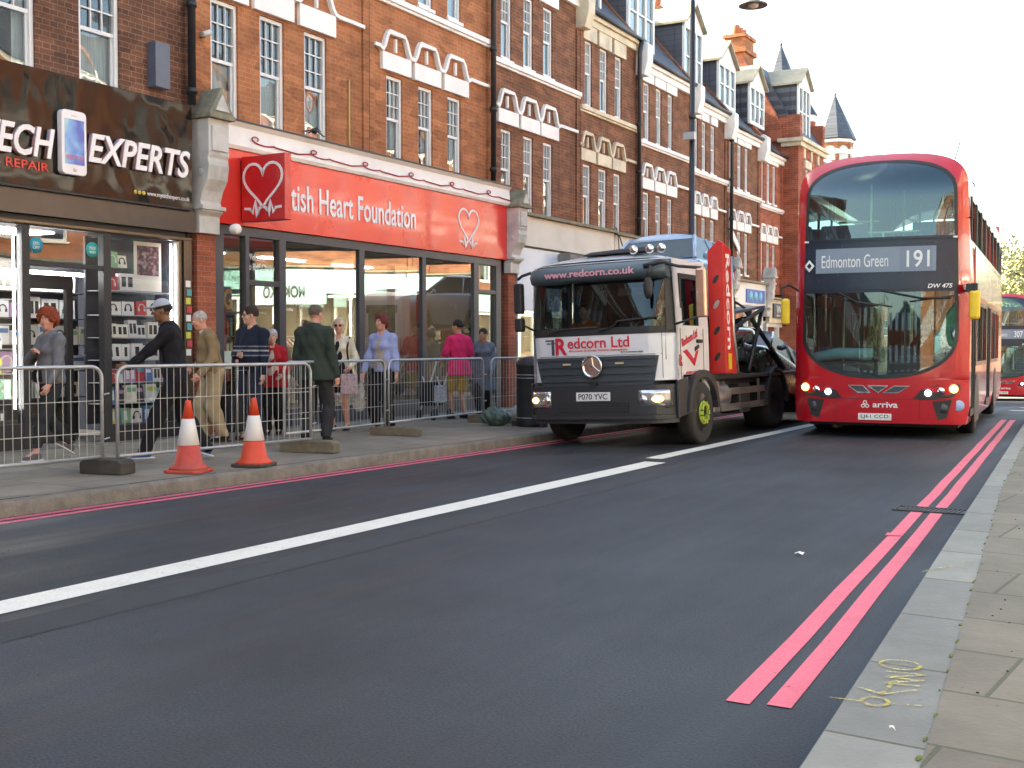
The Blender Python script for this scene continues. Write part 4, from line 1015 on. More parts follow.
# things in the window
def item(name, label, cat, mb, mat, loc, grp=None, **k): o = mb.build(name, mat, None, loc, **k); tag(o, label, cat, grp); return o
ks = thing("letter_blocks", "wooden case of big green, red and yellow letters behind the charity shop door", "display", (-13.1, 13.1, 1.95))
MB().box(-.1, .0, 0, .72, -.02, .38).box(-.1, .3, 0, .72, -.05, -.02).build("case", plain("brown wood", (.16, .09, .05), .6), ks)
for i, (c, mt) in enumerate((("K", (.02, .28, .12)), ("I", (.6, .06, .04)), ("G", (.7, .36, .03)))):
    text("letter", c, plain("letter colour %d" % i, mt, .5), ks, (.01, .04 + i * .23, .02), YD, UP, .19 if c != "I" else .1, .32, .03, off=.03)
r3 = random.Random(11)
for k in range(26):   # books and bric-a-brac on a bookcase
    y = 13.08 + (k % 9) * .075; z = [1.55, 1.2, .85][k // 9]
    c = r3.choice([(.4, .08, .06), (.1, .2, .35), (.5, .42, .2), (.12, .3, .2), (.55, .5, .45)])
    item("book", "%s book, %s on shelf %s of the charity shop bookcase" % ({.4: "red", .1: "blue", .5: "tan", .12: "green", .55: "cream"}[c[0]], ordn[k % 9], ["three", "two", "one"][k // 9]), "book", MB().box(-.12, 0, 0, .05, 0, r3.uniform(.2, .28)), plain("book cover %s" % (c,), c, .6), (-13.0, y, z), "books in the charity shop")
bcse = thing("bookcase", "brown bookcase behind the charity shop door glass", "bookcase", (-13.15, 13.05, .12))
MB().box(-.2, .15, -.03, 0, 0, 1.8).box(-.2, .15, .72, .75, 0, 1.8).box(-.22, -.2, -.03, .75, 0, 1.8).build("side_panel", plain("brown wood", (.16, .09, .05), .6), bcse)
m = MB()
for z in (.4, .71, 1.06, 1.41, 1.76): m.box(-.2, .15, 0, .72, z, z + .018)
m.build("shelf", plain("brown wood", (.16, .09, .05), .6), bcse)
item("red_notice", "dark red notice panel inside the first narrow charity shop pane", "notice", MB().box(0, .01, 0, .33, 0, .75), plain("dark red card", (.33, .02, .03), .6), (-12.4, 12.62, 1.2))
item("paper_notice", "pale green paper notice taped inside the first narrow pane", "notice", MB().box(0, .004, 0, .17, 0, .26), plain("pale green paper", (.55, .66, .52), .7), (-12.12, 12.60, 1.05))
item("paper_notice", "white and pink flyer taped beside the charity shop door", "notice", MB().box(0, .004, 0, .12, 0, .3), plain("pink paper", (.7, .3, .33), .7), (-12.12, 12.86, 1.15))
# mannequins wearing tops
def mannequin(label, y, x, col, z0=.55):
    t = thing("mannequin", label, "mannequin", (x, y, z0), 0, "mannequins in the charity window")
    MB().lathe([(.02, 0), (.13, .02), (.15, .2), (.12, .42), (.17, .68), (.20, .82), (.12, .95), (.05, .98), (.045, 1.06)], (0, 0, 0), n=16).build("torso", plain("mannequin top %s" % (col,), col, .8, var=.2, bump=.2), t)
    MB().tube([(0, 0, -.42), (0, 0, .03)], .015).lathe([(.16, -.43), (.16, -.41), (.02, -.40)], (0, 0, 0)).build("stand", M['steel'], t)
    MB().ell((0, 0, 1.17), (.075, .09, .11)).build("head", M['curtain_white'], t)
mannequin("mannequin in a turquoise top in the middle charity window", 16.9, -13.9, (.05, .45, .42))
mannequin("mannequin in a pale lilac dress near the second glazing bar", 15.2, -13.9, (.5, .42, .6))
mannequin("mannequin in a cream jacket in the last charity window", 18.9, -13.9, (.6, .55, .42))
def rail(y0, y1, x, label, seed):
    t = thing("clothes_rail", label, "clothes rail", (x, y0, .12), 0, "clothes rails in the charity shop")
    MB().tube([(0, 0, 0), (0, 0, 1.45), (0, y1 - y0, 1.45), (0, y1 - y0, 0)], .015).build("frame", M['steel'], t)
    r = random.Random(seed); n = int((y1 - y0) / .12)
    for k in range(n):
        c = r.choice([(.45, .1, .1), (.1, .15, .3), (.5, .48, .42), (.05, .05, .06), (.2, .35, .3), (.6, .4, .15), (.45, .3, .4)]); y = .08 + k * .12
        m = MB(); m.prism([(-.22, 1.25), (-.03, 1.4), (.03, 1.4), (.22, 1.25), (.2, .45), (-.2, .45)], lambda u, v: (u, y - .025, v), lambda u, v: (u, y + .025, v)); m.build("garment", plain("garment %s" % (c,), c, .9, var=.2), t)
rail(14.1, 15.7, -14.6, "clothes rail seen through the first big charity window", 1)
rail(16.2, 17.6, -14.7, "clothes rail seen through the middle charity window", 2)
rail(18.0, 19.3, -14.6, "clothes rail seen through the last big charity window", 5)
t = thing("step_ladder", "white step ladder standing behind the last charity shop window", "ladder", (-13.9, 18.0, .12))
m = MB()
for s_ in (-1, 1): m.tube([(.3, s_ * .24, 0), (0, s_ * .12, 1.9)], .022, 6); m.tube([(-.4, s_ * .24, 0), (0, s_ * .12, 1.9)], .018, 6)
m.build("rails", M['white'], t)
m = MB()
for k in range(6): m.box(.3 - .05 * k - .04, .3 - .05 * k + .04, -.22 + .02 * k, .22 - .02 * k, .25 + k * .28, .27 + k * .28)
m.build("step", M['white'], t)
for k, (y, c, s) in enumerate(((14.3, (.35, .12, .08), .3), (15.0, (.4, .33, .2), .24), (16.2, (.12, .2, .28), .28), (16.6, (.5, .12, .08), .26), (17.2, (.35, .05, .05), .34), (18.4, (.5, .4, .15), .22), (19.0, (.1, .1, .12), .3))):
    m = MB(); m.lathe([(s * .4, 0), (s * .5, s * .2), (s * .48, s * .7), (s * .3, s), (s * .28, s)], (0, 0, 0), n=14)
    item("display_vase", "%s pot standing low in the charity window, %s from the door" % (["rust", "tan", "blue", "orange red", "dark red", "ochre", "black"][k], ordn[k]), "vase", m, plain("pot %d" % k, c, .4), (-13.6, y, .4), "pots along the charity window sill")
    item("window_plinth", "low plinth under the %s pot in the charity window" % ["rust", "tan", "blue", "orange red", "dark red", "ochre", "black"][k], "plinth", MB().box(-.25, .25, -.26, .26, 0, .28), wi, (-13.6, y, .122), "plinths in the charity window")

# red sign
t = thing("charity_sign", "long red fascia sign with white lettering over the charity shop", "sign", (-12.1, 0, 0))
m = MB(); m.box(0, .09, 12.38, 20.72, 3.165, 4.27); m.build("panel", M['red_sign'], t, bev=.006)
m = MB(); m.prism([(0, 4.27), (.13, 4.27), (.16, 4.32), (.13, 4.60), (.20, 4.66), (0, 4.66)], lambda u, v: (u, 12.38, v), lambda u, v: (u, 20.75, v)); m.build("white_band", M['stucco'], t)
m = MB(); m.box(0, .22, 12.38, 20.78, 4.662, 4.685); m.build("lead_flashing", M['black_iron'], t)
text("lettering", "British Heart Foundation", tx, t, (.092, 13.56, 3.50), YD, UP, 3.84, .42, .012, off=.012)
def heart(cx, cz, s):
    pts = []
    for k in range(0, 41):
        a = 2 * math.pi * k / 40 + math.pi
        pts.append((cx + s * .055 * 16 * math.sin(a) ** 3 * .5, cz + s * .055 * .5 * (13 * math.cos(a) - 5 * math.cos(2 * a) - 2 * math.cos(3 * a) - math.cos(4 * a))))
    return pts[2:-2] if False else pts
def heartlogo(fn, s):
    m = MB(); hp = heart(0, 0, s)
    lowest = min(range(len(hp)), key=lambda i: hp[i][1])
    hp = hp[lowest:] + hp[1:lowest + 1]
    hp = hp[2:-2]
    strip(m, hp, .045 * s, fn, .01)
    # heartbeat trace crossing the foot of the heart
    a, c = hp[0], hp[-1]
    z0 = -s * .46
    for sg, e in ((-1, a if a[0] < c[0] else c), (1, c if a[0] < c[0] else a)):
        strip(m, [e, (sg * .07 * s, z0 + .02 * s), (sg * .12 * s, z0 - .12 * s), (sg * .18 * s, z0 + .13 * s), (sg * .24 * s, z0 - .08 * s), (sg * .29 * s, z0 + .01 * s), (sg * .42 * s, z0 + .02 * s)], .042 * s, fn, .01)
    return m
heartlogo(lambda u, v, d: (.092 + d, 19.22 + u, 3.78 + v), .82).build("heart_emblem", tx, t)
m = MB(); pts = []
y = 13.0
while y < 20.4:
    for q in range(12):
        a = q * math.pi * 2 / 12; pts.append((.17 + .01 * math.sin(a), y + .32 * math.cos(a) * .5 + q * .035, 4.44 + .05 * math.sin(a)))
    for q in range(3): pts.append((.17, y + .42 + .16 + q * .25, 4.40 - .01 * q))
    y += 1.35
m.tube(pts, .012, 5)
m.build("scrolled_wire", plain("crimson wire", (.35, .01, .05), .5), t)
# box sign standing out from the fascia
t = thing("projecting_heart_sign", "square red box sign with a white heart standing out from the fascia", "sign", (-12.0, 12.86, 0))
m = MB(); m.box(.02, .86, 0, .14, 3.21, 4.17); m.build("box", plain("deep red box", (.55, .016, .02), .3, coat=.4), t, bev=.012)
m = MB(); m.box(-.06, .02, .02, .12, 3.25, 4.12); m.build("bracket", M['black'], t)
heartlogo(lambda u, v, d: (.44 + u, -.002 - d, 3.77 + v), .84).build("heart_emblem", tx, t)
heartlogo(lambda u, v, d: (.44 - u, .142 + d, 3.77 + v), .84).build("heart_emblem", tx, t)

# ------------------------------------------------------------------ further shops on the left side
def shop(name, label, X, Y0, Y1, rz, zf0, zf1, fas, frame, words=None, wm=None, wpos=None, blind=None, zb=.1, glassm=None, groups="small shops along the terrace"):
    t = thing(name, label, "shopfront", (X, Y0 if rz == 0 else Y1, 0), rz, groups); W = Y1 - Y0
    m = MB(); m.box(0, .14, .02, W - .02, zf0, zf1); m.build("fascia", fas, t, bev=.006)
    m = MB(); m.box(0, .24, 0, W, zf1 + .001, zf1 + .07); m.build("flashing", M['moss'], t, bev=.006)
    m = MB(); n = max(2, int(W / 1.3))
    for k in range(n + 1): yc = .06 + (W - .12) * k / n; m.box(-.08, .05, yc - .04, yc + .04, zb, zf0 - .06)
    m.box(-.08, .045, 0, W, zf0 - .14, zf0 - .002); m.box(-.07, .04, 0, W, zb - 1.2, zb + .4)
    m.build("frame", frame, t)
    m = MB(); m.box(-.03, -.024, .02, W - .02, zb + .4, zf0 - .14); m.build("window_glass", glassm or M['shopglass'], t)
    m = MB(); m.box(-3.5, -3.4, 0, W, zb - 1.2, zf1); m.box(-3.5, -.1, 0, .03, zb - 1.2, zf0); m.box(-3.5, -.1, W - .03, W, zb - 1.2, zf0); m.build("interior_wall", wi, t)
    m = MB(); m.box(-3.5, -.08, 0, W, zb - .05, zb); m.build("interior_floor", M['shop_floor'], t)
    m = MB(); m.box(-3.5, .0, 0, W, zf0 + .01, zf0 + .06); m.build("interior_ceiling", M['stucco'], t)
    m = MB(); m.box(-2.0, -1.6, W * .1, W * .9, zf0 - .03, zf0 - .01); m.build("added_interior_light", plain("added shop fill light", (.9, .9, .9), .4, emit=(1, .95, .85), es=14), t)  # glowing panel added so the shop windows are not black
    m = MB()
    for k in range(3): m.box(-2.9, -2.5, W * (.1 + .3 * k), W * (.3 + .3 * k), zb, zb + 1.0 + .3 * k)
    m.build("display_unit", plain("shop display", (.4, .25, .2), .7), t)
    if words:
        text("lettering", words, wm, t, (.142, wpos[0], wpos[1]), YD, UP, wpos[2], wpos[3], .01, off=.01)
    return t
wf = plain("plain off-white fascia", (.66, .63, .55), .6, var=.08, scale=1.2, dirt=.3)
s1 = shop("empty_shop", "shop with a plain grimy off-white fascia behind the recovery lorry's cab", -12.1, 21.15, 25.9, 0, 3.52, 4.15, wf, M['dgrey_frame'])
pb = plain("pale blue poster", (.60, .71, .82), .3, var=.15, scale=.8)
m = MB(); m.box(.05, .08, .05, 1.95, 2.15, 3.48); m.box(.05, .08, 2.6, 4.4, 2.4, 3.48); m.build("poster", pb, s1)
o = thing("burglar_alarm_lamps", "two small red lamps against the pale blue shop poster", "lamp", (-12.05, 22.45, 3.0)); m = MB()
m.ell((.05, 0, -.12), (.06, .08, .08)); m.ell((.05, .3, .1), (.05, .07, .07)); m.build("lens", plain("red lens", (.6, .02, .05), .3), o)
item("junction_cabinet", "grey ventilator box hanging under the plain white fascia", "box", MB().box(0, .3, 0, .75, 0, .55).box(.3, .32, .1, .3, .1, .45).box(.3, .32, .42, .62, .1, .45), plain("aged grey", (.2, .2, .18), .7, dirt=.5), (-12.0, 23.0, 2.9))
s2 = shop("empty_shop", "second half of the plain off-white fascia, past the hanging cable", -12.1, 25.9, 30.6, 0, 3.5, 4.12, wf, M['dgrey_frame'])
o = thing("hanging_cable", "thin dark cable looping down over the plain white fascia", "cable", (-11.93, 25.9, 0)); MB().tube([(0, 0, 4.3), (.05, .1, 4.1), (.03, .45, 3.75), (.02, .65, 3.5)], .015).tube([(0, -.2, 4.25), (.04, .05, 4.15), (.03, .15, 3.7)], .012).build("wire", M['black'], o)
shop("small_shop", "pale shop front mostly hidden behind the red ramp of the lorry", -12.1, 30.8, 34.3, 0, 3.0, 3.6, M['stucco'], M['sash'], zb=-.3)
consoles("sign_bracket", "white painted bracket before the shop with the blue sign", -12.1, 34.55, 4.15, 2.6, .35, cap=False, pier=False)
s3 = shop("small_shop", "white shop front carrying the small blue sign with three pale dots", -12.1, 34.75, 38.0, 0, 2.72, 3.45, M['stucco'], M['sash'], zb=-.35)
m = MB(); m.box(.14, .17, 1.15, 3.05, 2.80, 3.24); bs = m.build("blue_sign", plain("blue sign", (.02, .10, .42), .4), s3)
for k, c in enumerate("CEX"):
    m = MB(); m.lathe([(.001, 0), (.16, 0), (.16, .004), (.001, .004)], (.172, 1.6 + k * .5, 3.02), 'x', 16); m.build("dot", plain("pale cyan", (.2, .55, .7), .4), bs)
consoles("sign_bracket", "white painted bracket between the blue sign and the shop with a black W board", -12.1, 38.2, 4.05, 2.4, .3, cap=False, pier=False)
s4 = shop("small_shop", "cream shop front with a black board reading W, partly behind the bus mirror", -12.1, 38.4, 42.5, 0, 2.2, 3.0, M['stucco_cream'], M['sash'], zb=-.45)
m = MB(); m.box(.14, .2, .35, 1.7, 2.36, 2.86); ws = m.build("black_board", M['dgrey_frame'], s4)
text("lettering", "W", tx, ws, (.202, .62, 2.52), YD, UP, .55, .28, .004); text("lettering", "WATERS", tx, ws, (.202, .62, 2.42), YD, UP, .6, .06, .004)
consoles("sign_bracket", "small white bracket at the end of the cream shop front", -11.5, 42.2, 3.6, 2.0, .3, cap=False, pier=False)

# ------------------------------------------------------------------ the opposite, sunlit side (seen in the shop windows and bus glass)
RX = 4.5
RB = dict(z1=(4.5, 6.3), z2=(7.3, 8.9), string=7.1, gut=9.6, shop=4.0, kinds=(1, 2, 0, 2, 0, 1), simple=True, rh=2.2)
brs = [M['brick_orange'], M['brick_mid'], M['brick_red'], M['brick_orange'], M['brick_dark'], M['brick_mid']]
yy = -22; k = 0
fasc = [("white", M['stucco']), ("pale turquoise", plain("pale turquoise fascia", (.35, .62, .62), .5)), ("white", M['white']), ("dark green", plain("dark green fascia", (.03, .12, .07), .4)), ("cream", M['stucco_cream'])]
while yy < 58:
    wv = 6.6; P = dict(RB); P['brick'] = brs[k % 6]
    P['w1'] = [(yy + .9 + i * 1.9, yy + 1.8 + i * 1.9) for i in range(3)]
    P['bell'] = (6.36, 6.68, 7.0, 6.7); 
    terrace("terraced_house", "%s brick house number %s along the sunlit side behind the camera" % (["orange", "weathered", "bright red", "orange", "sooty", "weathered"][k % 6], ordn[k] if k < 12 else str(k)), RX, yy, yy + wv, math.pi, P, "houses on the sunlit side")
    fc = fasc[(k + 1) % 5] if not (yy < 7.5 < yy + wv) else fasc[1]
    fx = shop("small_shop", "%s shop front, %s one along the sunlit side behind the camera" % (fc[0], ordn[k] if k < 12 else str(k)), RX, yy, yy + wv, math.pi, 3.1, 3.9, fc[1], M['sash'], groups="shops on the sunlit side")
    if yy < 7.5 < yy + wv:
        m = MB(); W = wv; a = (yy + wv) - 8.9; m.box(.142, .16, a, a + 2.6, 2.75, 3.6); m.build("name_board", plain("pale name board", (.30, .48, .48), .5), fx)
        text("lettering", "MOKOKO", M['black'], fx, (.162, a + .7, 2.95), YD, UP, 1.4, .38, .01, off=.03)
    yy += wv + .02; k += 1
# ------------------------------------------------------------------ wheels and cars
def wheel(par, x, y, r, w_, side, rimr=.6, hub=None, loc=None):
    """side +1: outer face towards +x"""
    m = MB(); h = w_ / 2
    prof = [(r * rimr, -h * .9), (r * .9, -h), (r * .985, -h * .75), (r, -h * .4), (r, h * .4), (r * .985, h * .75), (r * .9, h), (r * rimr, h * .9)]
    m.lathe(prof, (0, 0, 0), 'x', 32)
    tz = r
    wo = m.build("wheel", M['tyre'], par, (x, y, tz))
    m = MB(); s = side
    m.lathe([(r * rimr, s * h * .9), (r * rimr * .93, s * h * .78), (r * rimr * .88, s * h * .2), (r * .28, s * h * .35), (r * .26, s * h * .75), (.001, s * h * .8)], (0, 0, 0), 'x', 28)
    ro = m.build("rim", hub or M['steel'], wo)
    m = MB()
    for k in range(10):
        a = 2 * math.pi * k / 10; m.lathe([(r * .045, 0), (r * .045, s * h * .5), (.001, s * h * .55)], (s * h * .3, r * .38 * math.cos(a), r * .38 * math.sin(a)), 'x', 6)
    m.build("wheel_nut", hub or M['steel'], ro)
    return wo

def car(name, label, cat, loc, rz, paintm, L=4.2, W=1.74, Hh=1.48, estate=True, lights=False, rx=0.0, group=None, gm=None):
    """front at y=0 looking to -y; ground z=0"""
    t = thing(name, label, cat, loc, rz, group); t.rotation_euler = (rx, 0, rz)
    hw = W / 2
    def sec(y):      # half width, belt height, sill height
        f = y / L
        nose = min(1, y / .5) ** .5 if y > 0 else 0
        tail = min(1, (L - y) / .35) ** .5 if y < L else 0
        wd = hw * (.80 + .20 * min(nose, .4 + .6 * tail))
        belt = .62 + .30 * min(1, (y / (L * .26))) ** .7 if f < .26 else .92 + .04 * min(1, (f - .26) / .3)
        if f > .9: belt = .96 - .5 * (f - .9)
        return wd, belt
    m = MB(); rows = []
    n = 26; arch = [(L * .19, .345), (L * .81, .345)]
    for i in range(n + 1):
        y = L * i / n; wd, be = sec(y); sill = .2 + (.12 * (1 - min(1, y / .35)) + .12 * (1 - min(1, (L - y) / .35)))
        for (ya, ra) in arch:
            if abs(y - ya) < ra: sill = max(sill, .31 + math.sqrt(max(0, ra * ra - (y - ya) ** 2)) - .0)
        sill = min(sill, be - .12)
        mid = (sill + be) / 2
        half = [(wd * .97, sill), (wd, mid), (wd * .985, be - .06), (wd * .93, be)]
        rows.append([(-a, y, b_) for a, b_ in half] + [(0, y, be + .035)] + [(a, y, b_) for a, b_ in reversed(half)])
    m.grid(rows)
    m.face(rows[0]); m.face(rows[-1][::-1])
    body = m.build("body", paintm, t)
    m = MB(); m.box(-hw * .8, hw * .8, .25, L - .2, .15, .3); m.build("underbody", M['black'], t)
    # glasshouse
    y0, y1, y2, y3 = L * .25, L * .43, (L * .93 if estate else L * .80), (L * .985 if estate else L * .95)
    wb, wt = hw * .92, hw * .70
    zb = .95
    def gh(y, s):
        if y <= y1: f = (y - y0) / (y1 - y0)
        elif y >= y2: f = 1 - (y - y2) / (y3 - y2)
        else: f = 1
        return zb + (Hh - zb - .02) * f, wb + (wt - wb) * f
    m = MB(); rr = []
    z, w_ = gh(y1, 0); rr.append([(q * w_, y1 - .06, z - .06) for q in (-1.005, -.93, -.5, 0, .5, .93, 1.005)])
    for i in range(9):
        y = y1 - .05 + (y2 - y1 + .1) * i / 8; z, w_ = gh(min(max(y, y1), y2), 0)
        rr.append([(-w_ - .01, y, z - .05), (-w_ * .93, y, z + .0), (-w_ * .5, y, z + .035), (0, y, z + .045), (w_ * .5, y, z + .035), (w_ * .93, y, z), (w_ + .01, y, z - .05)])
    m.grid(rr)
    for s in (-1, 1):       # pillars
        for (ya, yb) in ((y0, y1), (y3, y2)):
            m.tube([(s * wb, ya, zb - .03), (s * wt, yb, Hh - .03)], .035, 6)
        for f in (.42, .72):
            ym = y1 + (y2 - y1) * f; m.tube([(s * wb, ym, zb - .03), (s * wt, ym - .05, Hh - .03)], .028, 6)
    m.build("roof", paintm, t)
    m = MB()
    m.face([(-wb, y0, zb - .02), (wb, y0, zb - .02), (wt, y1, Hh - .02), (-wt, y1, Hh - .02)]); m.build("windscreen", gm or M['carglass'], t)
    for s in (-1, 1):
        m = MB(); m.face([(s * wb, y0 + .05, zb - .02), (s * wt, y1, Hh - .03), (s * wt, y2, Hh - .03), (s * wb, y3, zb - .02)]); m.build("side_window", gm or M['carglass'], t)
    m = MB(); m.face([(-wb, y3, zb - .02), (-wt, y2, Hh - .02), (wt, y2, Hh - .02), (wb, y3, zb - .02)]); m.build("rear_window", M['carglass'], t)
    m = MB(); m.box(-.5, -.12, y1 + .3, y1 + .45, .5, 1.2); m.box(.12, .5, y1 + .3, y1 + .45, .5, 1.2); m.box(-.6, .6, y1 + 1.2, y1 + 1.35, .5, 1.15); m.build("seats", M['black'], t)
    for s in (-1, 1):
        m = MB(); m.ell((s * (hw * .98 + .07), y0 + .28, .98), (.09, .05, .065)); m.build("wing_mirror", paintm, t)
        m = MB(); m.ell((s * hw * .62, .12, .66), (.19, .12, .085)); m.build("headlight", M['lamp_on'] if lights else M['lamp_glass'], t)
        m = MB(); m.box(s * hw * .8 - .08, s * hw * .8 + .08, L - .06, L + .01, .72, .95); m.build("tail_light", plain("red lens", (.6, .02, .05), .3), t)
    m = MB(); m.box(-.42, .42, -.01, .03, .40, .56); m.build("grille", M['black'], t)
    m = MB(); m.box(-.26, .26, -.025, 0, .34, .45); m.build("number_plate", M['white'], t)
    for ya, ra in arch:
        for s in (-1, 1): wheel(t, s * (hw - .10), ya, .31, .2, s, .66)
    return t
pc_lb = plain("pale blue car paint", (.30, .40, .52), .25, metal=.3, coat=.7, var=.04)
pc_sv = plain("silver car paint", (.09, .095, .105), .28, metal=.6, coat=.6, var=.04)
pc_bk = plain("black car paint", (.02, .022, .028), .25, coat=.7, var=.04)
pc_gr = plain("grey blue car paint", (.18, .24, .30), .28, metal=.3, coat=.6, var=.04)

# ------------------------------------------------------------------ recovery lorry
TL = (-6.93, 14.42, -.03); TR = R(2.0)
lorry = thing("recovery_lorry", "white-cabbed recovery lorry with black bumper and upright red ramp, carrying cars", "lorry", TL)
lorry.scale = (.955, 1, 1)
lorry.rotation_euler = (0, -TR, 0)
def LW(p):   # local -> world of the lorry
    m_ = Matrix.Translation(Vector(TL)) @ lorry.rotation_euler.to_matrix().to_4x4()
    return m_ @ Vector(p)
wc = plain("white lorry paint", (.74, .75, .77), .3, var=.03, coat=.5, dirt=.05)
bp_ = plain("dark grey lorry plastic", (.028, .028, .032), .5, var=.1, scale=3)
bp2 = plain("grille plastic", (.05, .062, .075), .45, var=.08)
HW = 1.16
def cf(x, z):     # front surface of the cab (y)
    a = abs(x) / HW
    y = .10 * a * a + .26 * max(0, (a - .8) / .2) ** 2.2
    if z > 1.60: y += .17 * ((z - 1.60) / 1.0) ** 1.3
    if z < 1.60: y += .03 * (1.6 - z)
    return y
def fgrid(m, zs, xl, xr, off=0.0, n=14, th=0.0):
    rows = []
    for z in zs:
        a, b_ = xl(z), xr(z); rows.append([(a + (b_ - a) * k / n, cf(a + (b_ - a) * k / n, z) - off, z) for k in range(n + 1)])
    m.grid(rows)
    if th:
        for r_ in (rows[0], rows[-1]): m.grid([r_, [(p[0], p[1] + th, p[2]) for p in r_]])
        for e in (0, -1): m.grid([[r_[e] for r_ in rows], [(r_[e][0], r_[e][1] + th, r_[e][2]) for r_ in rows]])
    return m
def zr(a, b_, n=6): return [a + (b_ - a) * i / n for i in range(n + 1)]
# cab shell: front frame around the windscreen, sides, roof, back
m = MB()
hwz = lambda z: HW - (.05 * max(0, (z - 1.6)) if z < 2.55 else .05 + .2 * ((z - 2.55) / .2) ** 2 * .5)
fgrid(m, zr(.92, 1.62), lambda z: -hwz(z), lambda z: hwz(z))
fgrid(m, zr(1.62, 2.36), lambda z: -hwz(z), lambda z: -hwz(z) + .07, n=3)
fgrid(m, zr(1.62, 2.36), lambda z: hwz(z) - .07, lambda z: hwz(z), n=3)
fgrid(m, zr(2.36, 2.58), lambda z: -hwz(z), lambda z: hwz(z))
CB = 1.55
for s in (-1, 1):
    e = lambda z: cf(hwz(z), z)
    def sd(u, v, d, s=s):
        x = hwz(v) - d; y = u
        if u <= .30: y = max(u, 0) * (1) + (e(v) if u < .01 else 0)
        return (s * x, y, v)
    holes = [(.52, 1.22, 1.68, 2.34), (.30, 1.35, .45, 1.0)]
    m.panel(0.0, CB, .55, 2.58, [(.55, 1.20, 1.66, 2.32), (.52, 1.30, .5, .98)], sd, .04, us=(.3,), vs=(.75, 1.2, 1.62, 1.9, 2.1, 2.36))
rr = []
for y in (cf(0, 2.58) - .0, .45, .8, 1.2, CB):
    rr.append([(x, max(y, cf(x, 2.58)) if y < .45 else y, 2.58 + .11 * (1 - (abs(x) / 1.1) ** 3) * min(1, (y - .2) / .35 + .3)) for x in [-hwz(2.58) + 2 * hwz(2.58) * k / 12 for k in range(13)]])
m.grid(rr)
m.face([(-HW, CB, .6), (HW, CB, .6), (HW - .05, CB, 2.6), (0, CB, 2.69), (-HW + .05, CB, 2.6)])
cab = m.build("cab", wc, lorry, weld=True)
m = MB(); fgrid(m, zr(1.60, 2.36, 8), lambda z: -hwz(z) + .065, lambda z: hwz(z) - .065, off=-.01); m.build("windscreen", M['carglass'], lorry)
m = MB(); fgrid(m, zr(1.56, 1.66, 3), lambda z: -hwz(z) + .0, lambda z: hwz(z) - .0, off=.006); 
for s in (-1, 1): fgrid(m, zr(1.60, 2.40, 8), lambda z, s=s: s * (hwz(z) - (.09 if s > 0 else .0)), lambda z, s=s: s * (hwz(z) - (.0 if s > 0 else .09)), off=.005, n=3)
m.build("windscreen_surround", M['black'], lorry)
for s in (-1, 1):
    m = MB(); m.box(s * 1.105 - .003, s * 1.105 + .003, .54, 1.21, 1.66, 2.34); m.build("door_window", M['carglass'], lorry)
    m = MB()
    for a, b_, c, d in ((.50, .56, 1.63, 2.38), (1.19, 1.25, 1.63, 2.38), (.56, 1.19, 2.31, 2.38), (.56, 1.19, 1.61, 1.67)): m.box(s * 1.10 - .03, s * 1.10 + .045, a, b_, c, d)
    m.build("door_frame", M['black'], lorry)
    m = MB(); m.box(s * 1.165 - .02, s * 1.165 + .03, 1.05, 1.22, 1.42, 1.47); m.build("door_handle", M['black'], lorry)
m = MB()
for s in (-1, 1):
    for (a, b_, c, d) in ((.44, .452, .95, 2.42), (1.32, 1.332, .95, 2.45), (.44, 1.33, .945, .955)): m.box(s * 1.161 - .003, s * 1.161 + .003, a, b_, c, min(d, 1.62))
m.build("door_seam", M['black'], lorry)
m = MB(); fgrid(m, (1.275, 1.283), lambda z: -1.02, lambda z: 1.02, off=.002); 
for s in (-1, 1): fgrid(m, zr(.95, 1.56, 4), lambda z: s * 1.02 - .003, lambda z: s * 1.02 + .003, off=.002, n=1)
m.build("panel_seam", bp2, lorry)
# interior
m = MB(); m.box(-1.05, 1.05, .18, .45, 1.2, 1.58); m.box(-1.0, 1.0, .3, 1.45, .9, 1.0); m.box(-1.05, 1.05, 1.46, 1.5, .9, 2.5); m.build("dashboard", M['black'], lorry)
m = MB()
for x in (-.62, .62): m.box(x - .25, x + .25, 1.1, 1.25, 1.1, 1.95); m.box(x - .25, x + .25, .7, 1.2, 1.1, 1.25)
m.build("seat", M['dgrey_frame'], lorry)
m = MB(); m.tube([(.62 + .21 * math.cos(a * math.pi / 10), .52 + .06 * math.sin(a * math.pi / 10), 1.62 + .19 * math.sin(a * math.pi / 10)) for a in range(20)], .016, 6, close=True); m.build("steering_wheel", M['black'], lorry)
# sun visor with web address
m = MB(); rows = []
for (o, z) in ((.02, 2.30), (.16, 2.33), (.20, 2.42), (.14, 2.52), (.0, 2.55)): rows.append([(x, cf(x, 2.4) - o, z) for x in [-1.09 + 2.18 * k / 16 for k in range(17)]])
m.grid(rows); rows2 = [[(p[0], p[1], p[2]) for p in rows[0]], [(p[0], p[1] + .03, p[2] + .02) for p in rows[-1]]]; m.grid(rows2); m.face([r_[0] for r_ in rows]); m.face([r_[-1] for r_ in rows][::-1])
vis = m.build("sun_visor", plain("petrol grey visor", (.075, .11, .13), .35, var=.1), lorry)
def front_text(name, s, x0, z, w_, h, off, mat, par, shear=0.0, bold=.012, zc=None):
    o = text(name, s, mat, par, (x0, 0, z), (1, 0, 0), UP, w_, h, .006, off=bold, shear=shear)
    co = np.zeros(len(o.data.vertices) * 3); o.data.vertices.foreach_get("co", co); co = co.reshape(-1, 3)
    co[:, 1] += np.array([cf(x, zc if zc else zz) for x, zz in zip(co[:, 0], co[:, 2])]) - off; o.data.vertices.foreach_set("co", co.ravel()); return o
rt = plain("lorry red lettering", (.62, .02, .05), .4)
